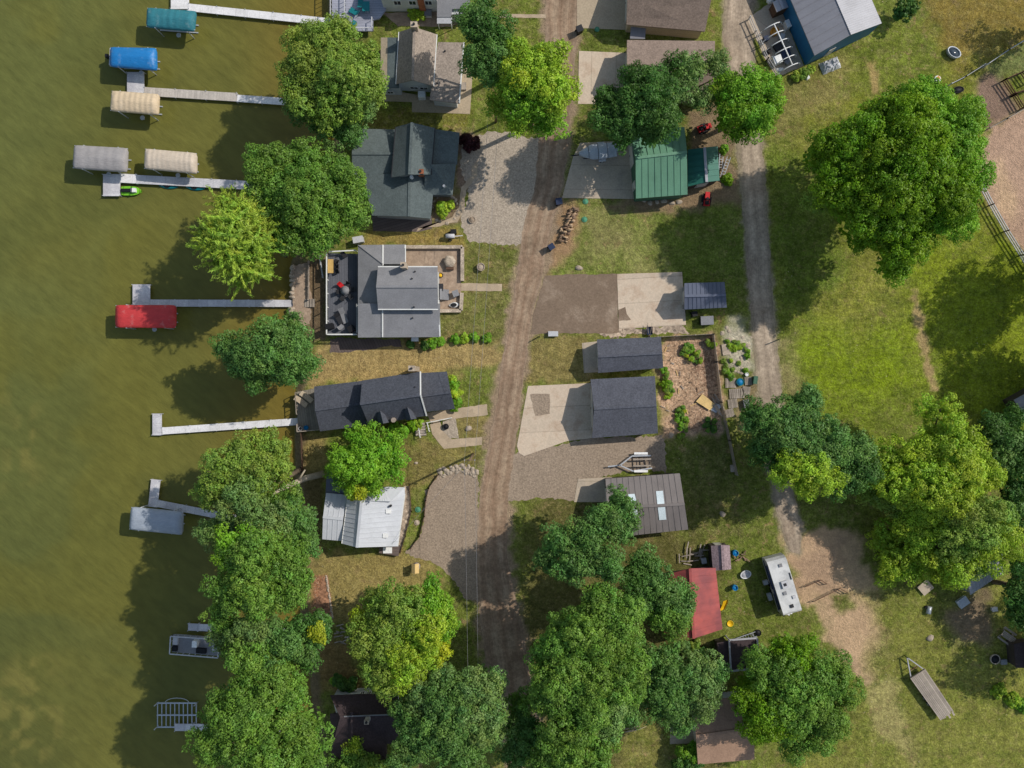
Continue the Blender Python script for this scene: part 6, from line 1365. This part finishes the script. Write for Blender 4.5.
crate('grey covered cart beside the slate blue shed', 705.5, 321, 1.5, 1.0, .9, M['black'], R(3), 'cart', 'cart', M['grey'])
crate('white box in the fenced barn yard', 775.5, 62, .95, .9, .9, M['whitep'], R(20), 'storage_box', 'box')
crate('black tarped box in the fenced barn yard', 784, 55.5, 1.1, 1.2, .7, M['navy'], R(20), 'storage_box', 'box')
crate('small white appliance against the blue barn wall', 785.5, 27, .5, .9, 1.0, M['whitep'], R(23), 'appliance', 'appliance')
crate('white air conditioner unit beside the white house wall', 428.5, 14.5, .8, .9, .7, M['ltgrey'], 0, 'air_conditioner', 'air conditioner', M['grey'])
crate('black barbecue grill at the lower left corner of the dark deck', 333.3, 327.5, .9, .6, 2.4, M['black'], R(10), 'grill', 'grill')
crate('black covered heater at the lower right corner of the dark deck', 354.5, 330, .7, .7, 2.4, M['black'], R(30), 'patio_heater', 'heater')
crate('pale utility chest at the north corner of the grey house', 359.5, 241, 1.2, .7, 1.1, M['ltgrey'], R(10), 'utility_chest', 'chest')
crate('small white window unit at the south wall of the grey house', 415.5, 339.5, .8, .45, .7, M['whitep'], 0, 'air_conditioner', 'air conditioner')
crate('dark barbecue grill on the patio of the grey house', 441, 288, .6, .8, .9, M['dkmetal'], 0, 'grill', 'grill')
crate('grey wicker box on the patio wall beside the curved steps', 456, 294, .7, .7, .7, M['grey'], R(20), 'patio_box', 'box')
crate('pale storage crate on the shaded timber pile by the mauve shed', 703, 560, .55, .6, .5, M['ltgrey'], R(10), 'storage_crate', 'crate')
crate('red and white cooler on the weedy strip at the fence foot', 732, 468, .5, .8, .45, M['stone'], R(5), 'cooler', 'cooler')
crate('pale grey slab box under the olive crown at right', 924.5, 587, 1.5, 1.3, .25, M['concgrey'], R(40), 'well_cover', 'well cover')
crate('blue-white cold frame leaning under the olive crown', 961.5, 601.5, 1.3, 1.0, .4, M['skylight'], R(35), 'cold_frame', 'cold frame', M['boatcover'])
crate('white bucket-like box on the shaded dirt at right', 993, 608.5, .6, .45, .4, M['ltgrey'], R(10), 'feed_box', 'box')
crate('small grey box beside the round fire pit at right', 1002, 661, .7, .55, .4, M['grey'], R(5), 'wood_box', 'box')
def disc(label, px, py, r, h, m, name, cat, inner=None, z=0.0, sx=1.0, rz=0.0):
    c = P(px, py, z); t = thing(name, label, cat, px, py, z)
    k = MB(); k.lathe((c.x, c.y, z), [(r * .92, 0), (r, h * .5), (r, h), (r * .86, h), (r * .82, h * .55), (0.001, h * .55)], 20, sx=sx, rz=rz); k.build('shell', m, t)
    if inner: k = MB(); k.lathe((c.x, c.y, z), [(r * .82, h * .56), (r * .82, h * .8), (.001, h * .8)], 20, sx=sx, rz=rz); k.build('filling', inner, t)
    return t
disc('oval galvanised stock tank full of water on the dry grass', 952, 53.8, .6, .6, M['alu'], 'stock_tank', 'stock tank', M['water'], sx=1.55, rz=R(-35))
disc('black oval rubber trough at the edge of the brown pen', 957, 90.5, .42, .35, M['black'], 'trough', 'trough', M['black'], sx=1.7, rz=R(8))
disc('blue barrel next to the mauve shed', 734, 552, .36, .85, M['bluep'], 'barrel', 'barrel', M['bluep'])
disc('blue barrel on the grass between camper and red roof', 733.5, 586.5, .34, .85, M['bluep'], 'barrel', 'barrel', M['bluep'])
disc('round stone well cover on the lawn east of the patio', 481, 267.5, .5, .6, M['stone'], 'well', 'well', M['stone'])
disc('dark fire bowl in the pebble bed', 446, 426.5, .38, .4, M['dkmetal'], 'fire_bowl', 'fire bowl', M['black'])
disc('green septic lid set in the grass strip', 418, 509.5, .36, .1, M['greenlid'], 'septic_lid', 'lid', M['greenlid'])
disc('pale grey septic lid set in the grass strip', 417, 522.5, .34, .1, M['concgrey'], 'septic_lid', 'lid', M['concgrey'])
disc('pale green lid on the verge beside the tan driveway', 597, 29.5, .32, .1, M['greenlid'], 'septic_lid', 'lid', M['greenlid'])
disc('faded green lid in the lawn just below the concrete pad', 585.5, 201.5, .36, .08, M['greenlid'], 'septic_lid', 'lid', M['greenlid'])
disc('faded green lid in the lawn beside the firewood', 584.5, 219.5, .36, .08, M['greenlid'], 'septic_lid', 'lid', M['greenlid'])
disc('blue bucket on the weathered shore deck', 306.7, 427.5, .28, .45, M['bluep'], 'bucket', 'bucket', M['bluep'], z=.5)
disc('white planter on the weathered shore deck', 301, 428.5, .24, .4, M['ltgrey'], 'planter', 'planter', M['black'], z=.5)
disc('blue plastic tub among the pallets', 739.5, 382, .48, .4, M['tealp'], 'tub', 'tub', M['bluep'])
disc('white bucket at the lane edge above the blue tub', 746.3, 374.5, .24, .35, M['whitep'], 'bucket', 'bucket', M['whitep'])
disc('stone ring fire pit on the bottom right grass', 994, 658.5, .62, .35, M['concgrey'], 'fire_pit', 'fire pit', M['black'])
disc('orange round feeder in the fenced barn yard', 773.5, 33, .5, .7, M['orangep'], 'feeder', 'feeder', M['orangep'])
disc('pale stone fire ring on the gravel driveway edge', 472, 220, .45, .25, M['stone'], 'fire_ring', 'fire ring', M['gravelb'])
disc('yellow plastic ring toy in the grass by the red roof', 730, 623.5, .4, .1, M['yellowp'], 'ring_toy', 'toy')
disc('white tub with dark holes on the grass near the camper', 745, 574, .5, .4, M['whitep'], 'tub', 'tub', M['ltgrey'], sx=1.4, rz=R(20))
disc('yellow planter at the patio corner of the grey house', 440.8, 275.5, .3, .4, M['dkmetal'], 'planter', 'planter', M['yellowp'])
disc('small tyre lying near the junk behind the carport', 757.5, 632.5, .42, .25, M['rubber'], 'tyre', 'tyre', M['black'])
# hexagonal fire table
t = thing('gazebo_table', 'brown hexagonal fire table on the stone patio', 'fire table', 450, 262)
c = P(450, 262); k = MB(); k.lathe(c, [(.6, 0), (.62, .55)], 6); k.build('base', M['timber'], t); k = MB(); k.lathe(c, [(.2, .58), (.8, .56), (.8, .64), (.3, .66), (.001, .62)], 6); k.build('table_top', M['stone'], t)
k = MB(); k.box(P(450, 268.5, .3), (.9, .35, .6)); single(k, 'bench', M['timber'], 'small brown bench tucked under the hexagonal fire table', 'bench')
# deck furniture, dark deck
dz = 1.4
def table(label, px, py, sx, sy, m, z, rz=0, h=.75, rnd=False, name='table'):
    t = thing(name, label, 'table', px, py, z); c = P(px, py, z); mt = Matrix.Rotation(rz, 3, 'Z'); k = MB()
    if rnd: k.lathe(c, [(sx / 2 - .05, h - .05), (sx / 2, h), (.001, h + .01)], 16)
    else: k.box(c + Vector((0, 0, h)), (sx, sy, .06), rz)
    k.build('table_top', m, t)
    for x in (-1, 1):
        for y in (-1, 1): k = MB(); p = c + mt @ Vector((x * sx * .34, y * sy * .34, 0)); k.beam(p, p + Vector((0, 0, h - .04)), .06); k.build('leg', m, t)
def chair(label, px, py, rz, m, z, group=None, cm=None):
    t = thing('chair', label, 'chair', px, py, z, group); c = P(px, py, z); mt = Matrix.Rotation(rz, 3, 'Z')
    k = MB(); k.box(c + Vector((0, 0, .42)), (.52, .52, .1), rz); k.build('seat', cm or m, t)
    k = MB(); k.beam(c + mt @ Vector((-.26, 0, .42)), c + mt @ Vector((-.4, 0, .95)), .5, .06, up=tuple(mt @ Vector((1, 0, 0)))); k.build('backrest', cm or m, t)
    for x in (-.22, .22):
        for y in (-.22, .22): k = MB(); p = c + mt @ Vector((x, y, 0)); k.beam(p, p + Vector((0, 0, .4)), .05); k.build('leg', m, t)
table('yellow pine picnic table on the dark deck', 331.8, 267, .7, 1.7, M['pine'], dz)
for y in (262, 267, 272): chair('dark chair lined up beside the yellow pine table', 337, y, R(180 + (y - 267) * 4), M['dkmetal'], dz, 'chairs beside the yellow pine table')
table('round grey glass table among chairs on the dark deck', 346, 291, 1.1, 1.1, M['grey'], dz, rnd=True)
chair('chair with red cushion at the round table', 342, 286, R(-45), M['dkmetal'], dz, cm=M['redp'])
for i, (a, b, r_) in enumerate([(348, 285.5, 250), (352.5, 290, 180), (351, 297, 130), (343.5, 298, 60), (341, 292, 10)]):
    chair('dark chair around the round table on the dark deck', a, b, R(r_), M['dkmetal'], dz, 'dark chairs around the round table')
def lounger(label, px, py, rz, m, z, L=1.9, group=None):
    t = thing('lounge_chair', label, 'lounge chair', px, py, z, group); c = P(px, py, z); mt = Matrix.Rotation(rz, 3, 'Z')
    k = MB(); k.slab([c + mt @ Vector(p) for p in ((-.3, -.32, .36), (L / 2, -.32, .32), (L / 2, .32, .32), (-.3, .32, .36))], .07); k.build('seat', m, t)
    k = MB(); k.slab([c + mt @ Vector(p) for p in ((-L / 2, -.32, .85), (-.28, -.32, .37), (-.28, .32, .37), (-L / 2, .32, .85))], .07); k.build('backrest', m, t)
    for x in (-.5, .7):
        for y in (-.28, .28): k = MB(); p = c + mt @ Vector((x, y, 0)); k.beam(p, p + Vector((0, 0, .34)), .05); k.build('leg', m, t)
lounger('grey lounge chair on the lower half of the dark deck', 344, 316, R(-70), M['grey'], dz)
lounger('dark lounge chair on the lower half of the dark deck', 339.5, 319, R(-60), M['dkmetal'], dz, 1.4)
chair('dark chair at the top end of the dark deck', 345, 256, R(-60), M['dkmetal'], dz)
chair('pale chair near the lower rail of the dark deck', 342, 327, R(40), M['grey'], dz)
lounger('tan lounge chair on the weathered shore deck, nearer the lake', 302, 401.5, R(-38), M['tanwall'], .5, 1.7)
lounger('tan lounge chair on the weathered shore deck, nearer the house', 307.5, 397, R(-40), M['tanwall'], .5, 1.7)
# teal furniture on the lavender deck
lounger('teal lounge chair on the lavender deck, upper one', 361, 3, R(90), M['tealp'], 1.0, 1.8)
lounger('teal lounge chair on the lavender deck, lower one', 355, 13, R(150), M['tealp'], 1.0, 1.3)
table('teal trellis table on the lavender deck', 367, 9, .9, 1.2, M['tealp'], 1.0)
chair('small teal chair at the deck edge near the shore tree', 354.5, 24, R(60), M['tealp'], 1.0)
# white jet-like item: propane grill by the driveway
t = thing('smoker_grill', 'white and black trailer smoker on the lawn beside the gravel driveway', 'smoker', 451, 237)
c = P(451, 237); k = MB(); k.tube([c + Vector((-.6, 0, .75)), c + Vector((.5, 0, .75))], .28, 12); k.build('barrel', M['ltgrey'], t)
k = MB(); k.box(c + Vector((.35, .55, .5)), (.7, .5, 1.0)); k.build('firebox', M['black'], t)
k = MB(); k.beam(c + Vector((.5, 0, .5)), c + Vector((1.5, .1, .45)), .1); k.build('drawbar', M['ltgrey'], t)
for y in (-.45, .45): wheel(t, c + Vector((-.1, y, .25)), (0, 1, 0), .25, .14)
# wheelbarrow
t = thing('wheelbarrow', 'small dark wheelbarrow standing on the broken stone strip', 'wheelbarrow', 649, 331)
c = P(649, 331); k = MB(); lo = [c + Vector(p) for p in ((-.25, -.3, .3), (.25, -.3, .3), (.25, .3, .3), (-.25, .3, .3))]; hi = [c + Vector(p) for p in ((-.35, -.5, .6), (.35, -.5, .6), (.35, .5, .6), (-.35, .5, .6))]
for i in range(4): j = (i + 1) % 4; k.face([lo[i], lo[j], hi[j], hi[i]])
k.face(lo); k.build('tray', M['navy'], t)
for s in (-.28, .28): k = MB(); k.beam(c + Vector((s * .3, -.8, .25)), c + Vector((s, .95, .6)), .05); k.build('handle', M['greywood'], t)
wheel(t, c + Vector((0, -.75, .2)), (1, 0, 0), .2, .1)
# firewood
rn = random.Random(21)
for i in range(64):
    s = rn.random(); a = 574 - 12 * s + rn.uniform(-5, 5) * (.75 + .5 * s); b = 209 + 33 * s + rn.uniform(-1, 1)
    z = .12 + abs(rn.gauss(0, .28)) * (1 - abs((a - (574 - 12 * s)) / 9)); p = P(a, b, 0); th = rn.gauss(R(15), .5); L = rn.uniform(.4, .7)
    d = Vector((math.cos(th), math.sin(th), rn.uniform(-.2, .2))) * L / 2; k = MB(); k.tube([p + Vector((0, 0, z)) - d, p + Vector((0, 0, z)) + d], rn.uniform(.09, .16), 7)
    single(k, 'firewood_log', M[rn.choice(['log', 'log', 'logend'])], 'split log heaped in the firewood pile beside the dirt road', 'log', 'logs of the firewood pile')
# lumber in the garden, pallets
def sheet_(label, pts, z, m, name, cat, th=.05):
    k = MB(); k.slab([P(a, b, z) for a, b in pts], th); return single(k, name, m, label, cat)
sheet_('tan plywood sheet lying in the garden', [(696, 401.5), (702.5, 394), (715, 404), (710, 410.5)], .3, M['plywood'], 'plywood_sheet', 'plywood')
sheet_('grey board panel beside the tan plywood', [(711, 410), (716, 403), (722, 406), (716, 413)], .22, M['boatcover'], 'loose_board', 'board')
mb = MB(); rn = random.Random(5)
for i in range(9): a = P(714 + rn.uniform(-2, 2), 394 + i * 1.6, .15 + i * .02); mb.beam(a, a + Vector((rn.uniform(.6, 1.2), -rn.uniform(1.0, 1.8), .1)), .14, .05)
single(mb, 'lumber_pile', M['greywood'], 'loose grey boards heaped against the garden fence', 'lumber')
def pallet(label, px, py, sx, sy, rz, z=0.0):
    t = thing('pallet', label, 'pallet', px, py, z); c = P(px, py, z); mt = Matrix.Rotation(rz, 3, 'Z'); n_ = 8
    k = MB()
    for i in range(n_): x = (i + .5) / n_ * sx - sx / 2; k.box(c + mt @ Vector((x, 0, .14)), (sx / n_ * .72, sy, .03), rz)
    k.build('top_boards', M['greywood'], t)
    for y in (-.45, 0, .45): k = MB(); k.box(c + mt @ Vector((0, y * sy, .06)), (sx, .09, .11), rz); k.build('stringer', M['greywood'], t)
pallet('grey slatted pallet beside the blue tub', 730.5, 383, 1.35, 1.2, 0)
pallet('wide grey slatted pallet below the blue tub', 736.5, 393.5, 1.9, 1.2, R(3))
pallet('pale square pallet, lowest in the junk row', 732.5, 403.5, 1.2, 1.1, R(8))
pallet('tan open pallet frame near the lane', 748, 381, .9, 1.0, R(5))
crate('green metal rack at the lane edge', 754, 380, .4, .9, .7, M['greenwall'], R(-8), 'rack', 'rack')
crate('grey machine half under the dark tree below the pallets', 745.5, 404, .6, 1.1, .5, M['grey'], R(10), 'machine', 'machine')
crate('pale stone slab in the weedy patch beside the lane', 726, 349.5, .95, 1.3, .12, M['stone'], R(8), 'stone_slab', 'slab')
pallet('grey pallet tilted against the fence foot below the junk row', 729.5, 413, 1.1, 1.0, R(14))
pallet('weathered pallet nearest the lane among the junk', 746, 391, 1.0, 1.1, R(-6))
# ladders by green shed
def ladder(label, a, b, z0, z1, w=.42):
    t = thing('ladder', label, 'ladder', *a); p, q = P(*a, z0), P(*b, z1); d = (q - p).normalized(); nr = Vector((-d.y, d.x, 0)).normalized() * w / 2
    for s in (-1, 1): k = MB(); k.beam(p + nr * s, q + nr * s, .08); k.build('side_rail', M['alu'], t)
    n_ = int((q - p).length / .32)
    for i in range(1, n_): k = MB(); c = p.lerp(q, i / n_); k.beam(c - nr, c + nr, .05); k.build('rung', M['alu'], t)
ladder('aluminium ladder leaning beside the dark green shed, longer one', (722, 177), (729, 157), .2, .7)
ladder('aluminium ladder lying beside the dark green shed, shorter one', (720.5, 170), (721.5, 154), .2, .4)
ladder('pale aluminium ladder lying behind the carport', (736, 641), (756, 634), .3, .4, .6)
# hoop greenhouse frame
t = thing('greenhouse_frame', 'bare white hoop greenhouse frame against the blue barn', 'greenhouse frame', 783, 45)
p0, p1_ = P(774, 24, 2.1), P(792.5, 65, 2.1); k = MB(); k.tube([p0, p1_], .08, 6); k.build('ridge_pipe', M['whitep'], t)
d = (p1_ - p0).normalized(); nr = Vector((d.y, -d.x, 0)); nr = nr if nr.x > 0 else -nr
for i in range(6):
    c = p0.lerp(p1_, i / 5); k = MB(); k.tube([Vector((c.x, c.y, 0)) + nr * 1.55 * math.cos(math.pi * j / 12) + Vector((0, 0, 2.1 * math.sin(math.pi * j / 12) ** .8)) for j in range(13)], .06, 6); k.build('hoop', M['whitep'], t)
# tarp pile
rs = np.random.RandomState(3); k = MB(); c = P(830, 65.7); nx_, ny_ = 14, 10; gr = []
for i in range(nx_ + 1):
    row = []
    for j in range(ny_ + 1):
        u, v = i / nx_ * 2 - 1, j / ny_ * 2 - 1; e = max(0, 1 - max(abs(u), abs(v)) ** 3); x = u * 1.25; y = v * .75
        row.append(c + Matrix.Rotation(R(22), 3, 'Z') @ Vector((x + rs.uniform(-.05, .05), y + rs.uniform(-.05, .05), e * (.75 + rs.uniform(-.2, .2)) + .02)))
    gr.append(row)
for i in range(nx_):
    for j in range(ny_): k.face([gr[i][j], gr[i + 1][j], gr[i + 1][j + 1], gr[i][j + 1]])
single(k, 'tarp_pile', M['silver'], 'crumpled silver tarp over a pile by the blue barn', 'tarp')
k = MB(); k.rock(P(806, 76), .55, .45, .5, 5); single(k, 'sack', M['whitep'], 'white sack among weeds at the blue barn corner', 'sack')
k = MB(); k.rock(P(779.5, 69.5), .5, .3, .3, 8); single(k, 'sack', M['whitep'], 'white sack on the lower corner of the barn yard', 'sack')
k = MB(); k.rock(P(770, 1.5), .5, .4, .5, 9); single(k, 'sack', M['whitep'], 'white bundle at the top edge beside the lane', 'sack')
# goat-ish feed tub seen near stock tank
t = thing('mineral_feeder', 'white and orange feeder tub on the grass near the black trough', 'feeder', 936, 80); c = P(936, 80)
k = MB(); k.lathe(c, [(.34, 0), (.42, .4), (.34, .45), (.001, .3)], 14); k.build('tub', M['whitep'], t); k = MB(); k.box(c + Vector((.05, .1, .45)), (.35, .4, .16), R(30)); k.build('block', M['orangep'], t)
# swing slide, pipe frames
k = MB(); pts = [P(725.5, 600.5, 1.1), P(724.5, 604, .7), P(722.5, 608, .25), P(721.5, 610.5, .15)]
for a, b in zip(pts, pts[1:]):
    w = Vector((.32, .12, 0)); k.face([a - w, b - w, b + w, a + w]); k.face([a - w, b - w, b - w + Vector((0, 0, .15)), a - w + Vector((0, 0, .15))]); k.face([a + w, b + w, b + w + Vector((0, 0, .15)), a + w + Vector((0, 0, .15))])
single(k, 'slide', M['yellowp'], 'yellow plastic slide against the red roofed outbuilding', 'slide')
def gatefr(label, pts, h):
    k = MB()
    for a, b in zip(pts, pts[1:]):
        for z in (h, h * .5): k.beam(P(*a, z), P(*b, z), .07)
    for a in pts: k.beam(P(*a, 0), P(*a, h), .07)
    single(k, 'pipe_frame', M['rustmetal'], label, 'pipe frame')
gatefr('rusty pipe frame on the bare dirt, upper one', [(806, 586.5), (821, 580), (827, 584)], .7)
gatefr('rusty pipe frame on the bare dirt, lower one', [(814, 601.5), (840, 588.5), (848, 593)], .7)
# picnic table and barrel, bottom right
t = thing('picnic_table', 'grey wooden picnic table with benches near the dark tree at right', 'picnic table', 1005, 635); c = P(1005, 635); rz = R(-35); mt = Matrix.Rotation(rz, 3, 'Z')
for y, z, w, nm in ((0, .75, .75, 'table_top'), (-.75, .45, .3, 'bench'), (.75, .45, .3, 'bench')):
    k = MB()
    n_ = max(1, int(w / .16))
    for i in range(n_): k.box(c + mt @ Vector((0, y + (i + .5) / n_ * w - w / 2, z)), (1.8, w / n_ * .85, .05), rz)
    k.build(nm, M['greywood'], t)
for x in (-.65, .65):
    k = MB(); k.beam(c + mt @ Vector((x, -.7, 0)), c + mt @ Vector((x, .25, .72)), .09); k.beam(c + mt @ Vector((x, .7, 0)), c + mt @ Vector((x, -.25, .72)), .09); k.beam(c + mt @ Vector((x, -.85, .4)), c + mt @ Vector((x, .85, .4)), .08); k.build('trestle', M['greywood'], t)
t = thing('barrel', 'grey metal drum lying on its side on the bottom right grass', 'barrel', 929, 610); c = P(929, 610, .3)
k = MB(); k.tube([c + Vector((-.1, -.45, 0)), c + Vector((.1, .45, 0))], .3, 14); k.build('drum', M['alu'], t)
k = MB(); k.lathe(c + Vector((-.25, .3, -.3)), [(.2, 0), (.2, .3)], 10); k.build('bung_stand', M['black'], t)
# small posts
for a, b, lb in ((540, 336.3, 'short wooden post at the road edge below the asphalt drive'), (780, 339, 'short wooden post on the right side of the gravel lane')):
    k = MB(); k.beam(P(a, b, -.1), P(a, b, 1.5), .12); single(k, 'marker_post', M['pole'], lb, 'post')
# wishing well
t = thing('garden_well', 'small wooden wishing well on the lawn south of the white roofed house', 'garden well', 416.5, 566); c = P(416.5, 566)
k = MB(); k.lathe(c, [(.5, 0), (.5, .55), (.38, .55), (.38, .1)], 12); k.build('well_ring', M['greywood'], t)
for s in (-.45, .45): k = MB(); k.beam(c + Vector((0, s, 0)), c + Vector((0, s, 1.5)), .09); k.build('post', M['greywood'], t)
k = MB(); k.slab([c + Vector(p) for p in ((-.45, -.6, 1.35), (0, -.6, 1.7), (0, .6, 1.7), (-.45, .6, 1.35))], .05); k.slab([c + Vector(p) for p in ((.45, -.6, 1.35), (0, -.6, 1.7), (0, .6, 1.7), (.45, .6, 1.35))], .05); k.build('roof', M['plywood'], t)
k = MB()
rn = random.Random(8)
for i in range(14): a = P(690 + rn.uniform(-12, 12), 556 + rn.uniform(-8, 8), .15 + .02 * i); th = rn.choice([0, 1.5]) + rn.uniform(-.3, .3); k.beam(a, a + Vector((math.cos(th), math.sin(th), 0)) * rn.uniform(1, 2.2), .12, .1)
single(k, 'timber_pile', M['greywood'], 'heap of old timbers in the shade north of the red roof', 'timber')
k = MB()
for i in range(10): a = P(740 + rn.uniform(-6, 8), 557 + rn.uniform(-4, 5), .1 + .02 * i); k.beam(a, a + Vector((rn.uniform(-.6, .6), rn.uniform(-.6, .6), .1)), .14, .1)
single(k, 'scrap_heap', M['log'], 'small brown scrap heap between the blue barrel and white tub', 'scrap')
k = MB()
for i in range(16): a = P(333 + rn.uniform(0, 16), 634 + rn.uniform(-8, 10), .15); k.beam(a, a + Vector((rn.uniform(.4, 1.2), rn.uniform(-.3, .3), 0)), .12, .08)
single(k, 'board_stack', M['greywood'], 'scattered grey boards in the shade under the yellow-green tree', 'boards')

rn = random.Random(31)
for i in range(26):
    p = P(rn.uniform(664, 713), rn.uniform(342, 432), .06); th = rn.uniform(0, 3.1); L = rn.uniform(.3, .9)
    k = MB(); k.beam(p, p + Vector((math.cos(th) * L, math.sin(th) * L, .05)), rn.uniform(.08, .16), .06)
    single(k, 'wood_scrap', M[rn.choice(['plywood', 'greywood', 'log'])], 'small wood scrap lying on the mulch of the fenced garden', 'wood scrap', 'wood scraps in the garden')
for i in range(30):
    a, b = rn.uniform(720, 752), rn.uniform(326, 374); k = MB(); r_ = rn.uniform(.12, .32); k.rock(P(a, b), r_ * 1.3, r_, r_ * .6, i + 400)
    single(k, 'field_stone', M['stone'], 'pale stone in the weedy patch between garden fence and lane', 'stone', 'stones of the weedy patch')
for i in range(12):
    a, b = rn.uniform(722, 752), rn.uniform(332, 372); bush('low weed tuft among the pale stones beside the lane', [(a, b, rn.uniform(1.2, 3), rn.uniform(.12, .3), rn.choice(['bright', 'lime', 'olive']))], 500 + i, name='weed_tuft', cat='weed', group='weed tufts of the stony patch', dens=.6, leaf=.1, clumpr=.12)
for i, (a, b, sx, sy, h, m, lb) in enumerate([(765, 40, .5, .5, .6, 'navy', 'dark tub in the barn yard beside the orange feeder'), (778, 47, 1.2, .8, .4, 'dkmetal', 'dark machine under the greenhouse hoops'), (787, 62, .9, .5, .5, 'grey', 'grey bin at the lower end of the greenhouse hoops'), (768, 52, .4, .6, .5, 'black', 'black tub on the fence side of the barn yard'), (781, 38, .7, .5, .45, 'ltgrey', 'pale box under the upper greenhouse hoops')]):
    crate(lb, a, b, sx, sy, h, M[m], R(20 + 13 * i), 'yard_bin', 'bin')
for i, (a, b) in enumerate([(644, 201), (650, 203), (657, 202), (664, 201), (672, 203), (679, 202)]):
    k = MB(); r_ = rn.uniform(.2, .38); k.rock(P(a, b), r_ * 1.2, r_, r_ * .8, i + 460); single(k, 'footing_stone', M['stone'], 'rough stone along the foot of the green pole barn', 'stone', 'stones at the foot of the green barn')
for i in range(22):
    s = i / 21; a = 320 + 8 * s if i % 2 else 331 + 3 * s; a, b = (326 + 6.5 * s, 576 + 41 * s); k = MB(); r_ = rn.uniform(.12, .2); k.rock(P(a + rn.uniform(-.4, .4), b), r_, r_, r_, i + 480)
    single(k, 'edging_stone', M['stone'], 'small stone edging the wood chip bed by the shore trees', 'stone', 'stones edging the wood chip bed')
# ------------------------------------------------------------------ camera, sun, sky
cam_ = bpy.data.cameras.new('camera'); co = bpy.data.objects.new('camera', cam_); COL.objects.link(co)
co.location = (0, 0, H); cam_.sensor_width = 36; cam_.lens = 36 * H / (1024 * S); cam_.clip_start = 1; cam_.clip_end = 3000
SC.camera = co
EL, AZ = R(44), R(26)           # sun height; direction measured from +X toward +Y
sd = Vector((math.cos(EL) * math.cos(AZ), math.cos(EL) * math.sin(AZ), math.sin(EL)))
sl = bpy.data.lights.new('sun', 'SUN'); sl.energy = 3.7; sl.angle = R(.6); sl.color = (1.0, .94, .84)
so = bpy.data.objects.new('sun', sl); COL.objects.link(so); so.rotation_euler = sd.to_track_quat('Z', 'Y').to_euler(); so.location = sd * 150
w = bpy.data.worlds.new('World'); SC.world = w; w.use_nodes = True
nt = w.node_tree; bg = nt.nodes['Background']; sk = nt.nodes.new('ShaderNodeTexSky'); sk.sky_type = 'NISHITA'; sk.sun_disc = False
sk.sun_elevation = EL; sk.sun_rotation = math.pi / 2 - AZ; sk.air_density = 1.6; sk.dust_density = 1.2; sk.ozone_density = .2
nt.links.new(sk.outputs[0], bg.inputs[0]); bg.inputs[1].default_value = .112
vs = SC.view_settings; vs.view_transform = 'Standard'; vs.look = 'None'; vs.exposure = -.02; vs.gamma = 1; vs.use_curve_mapping = False
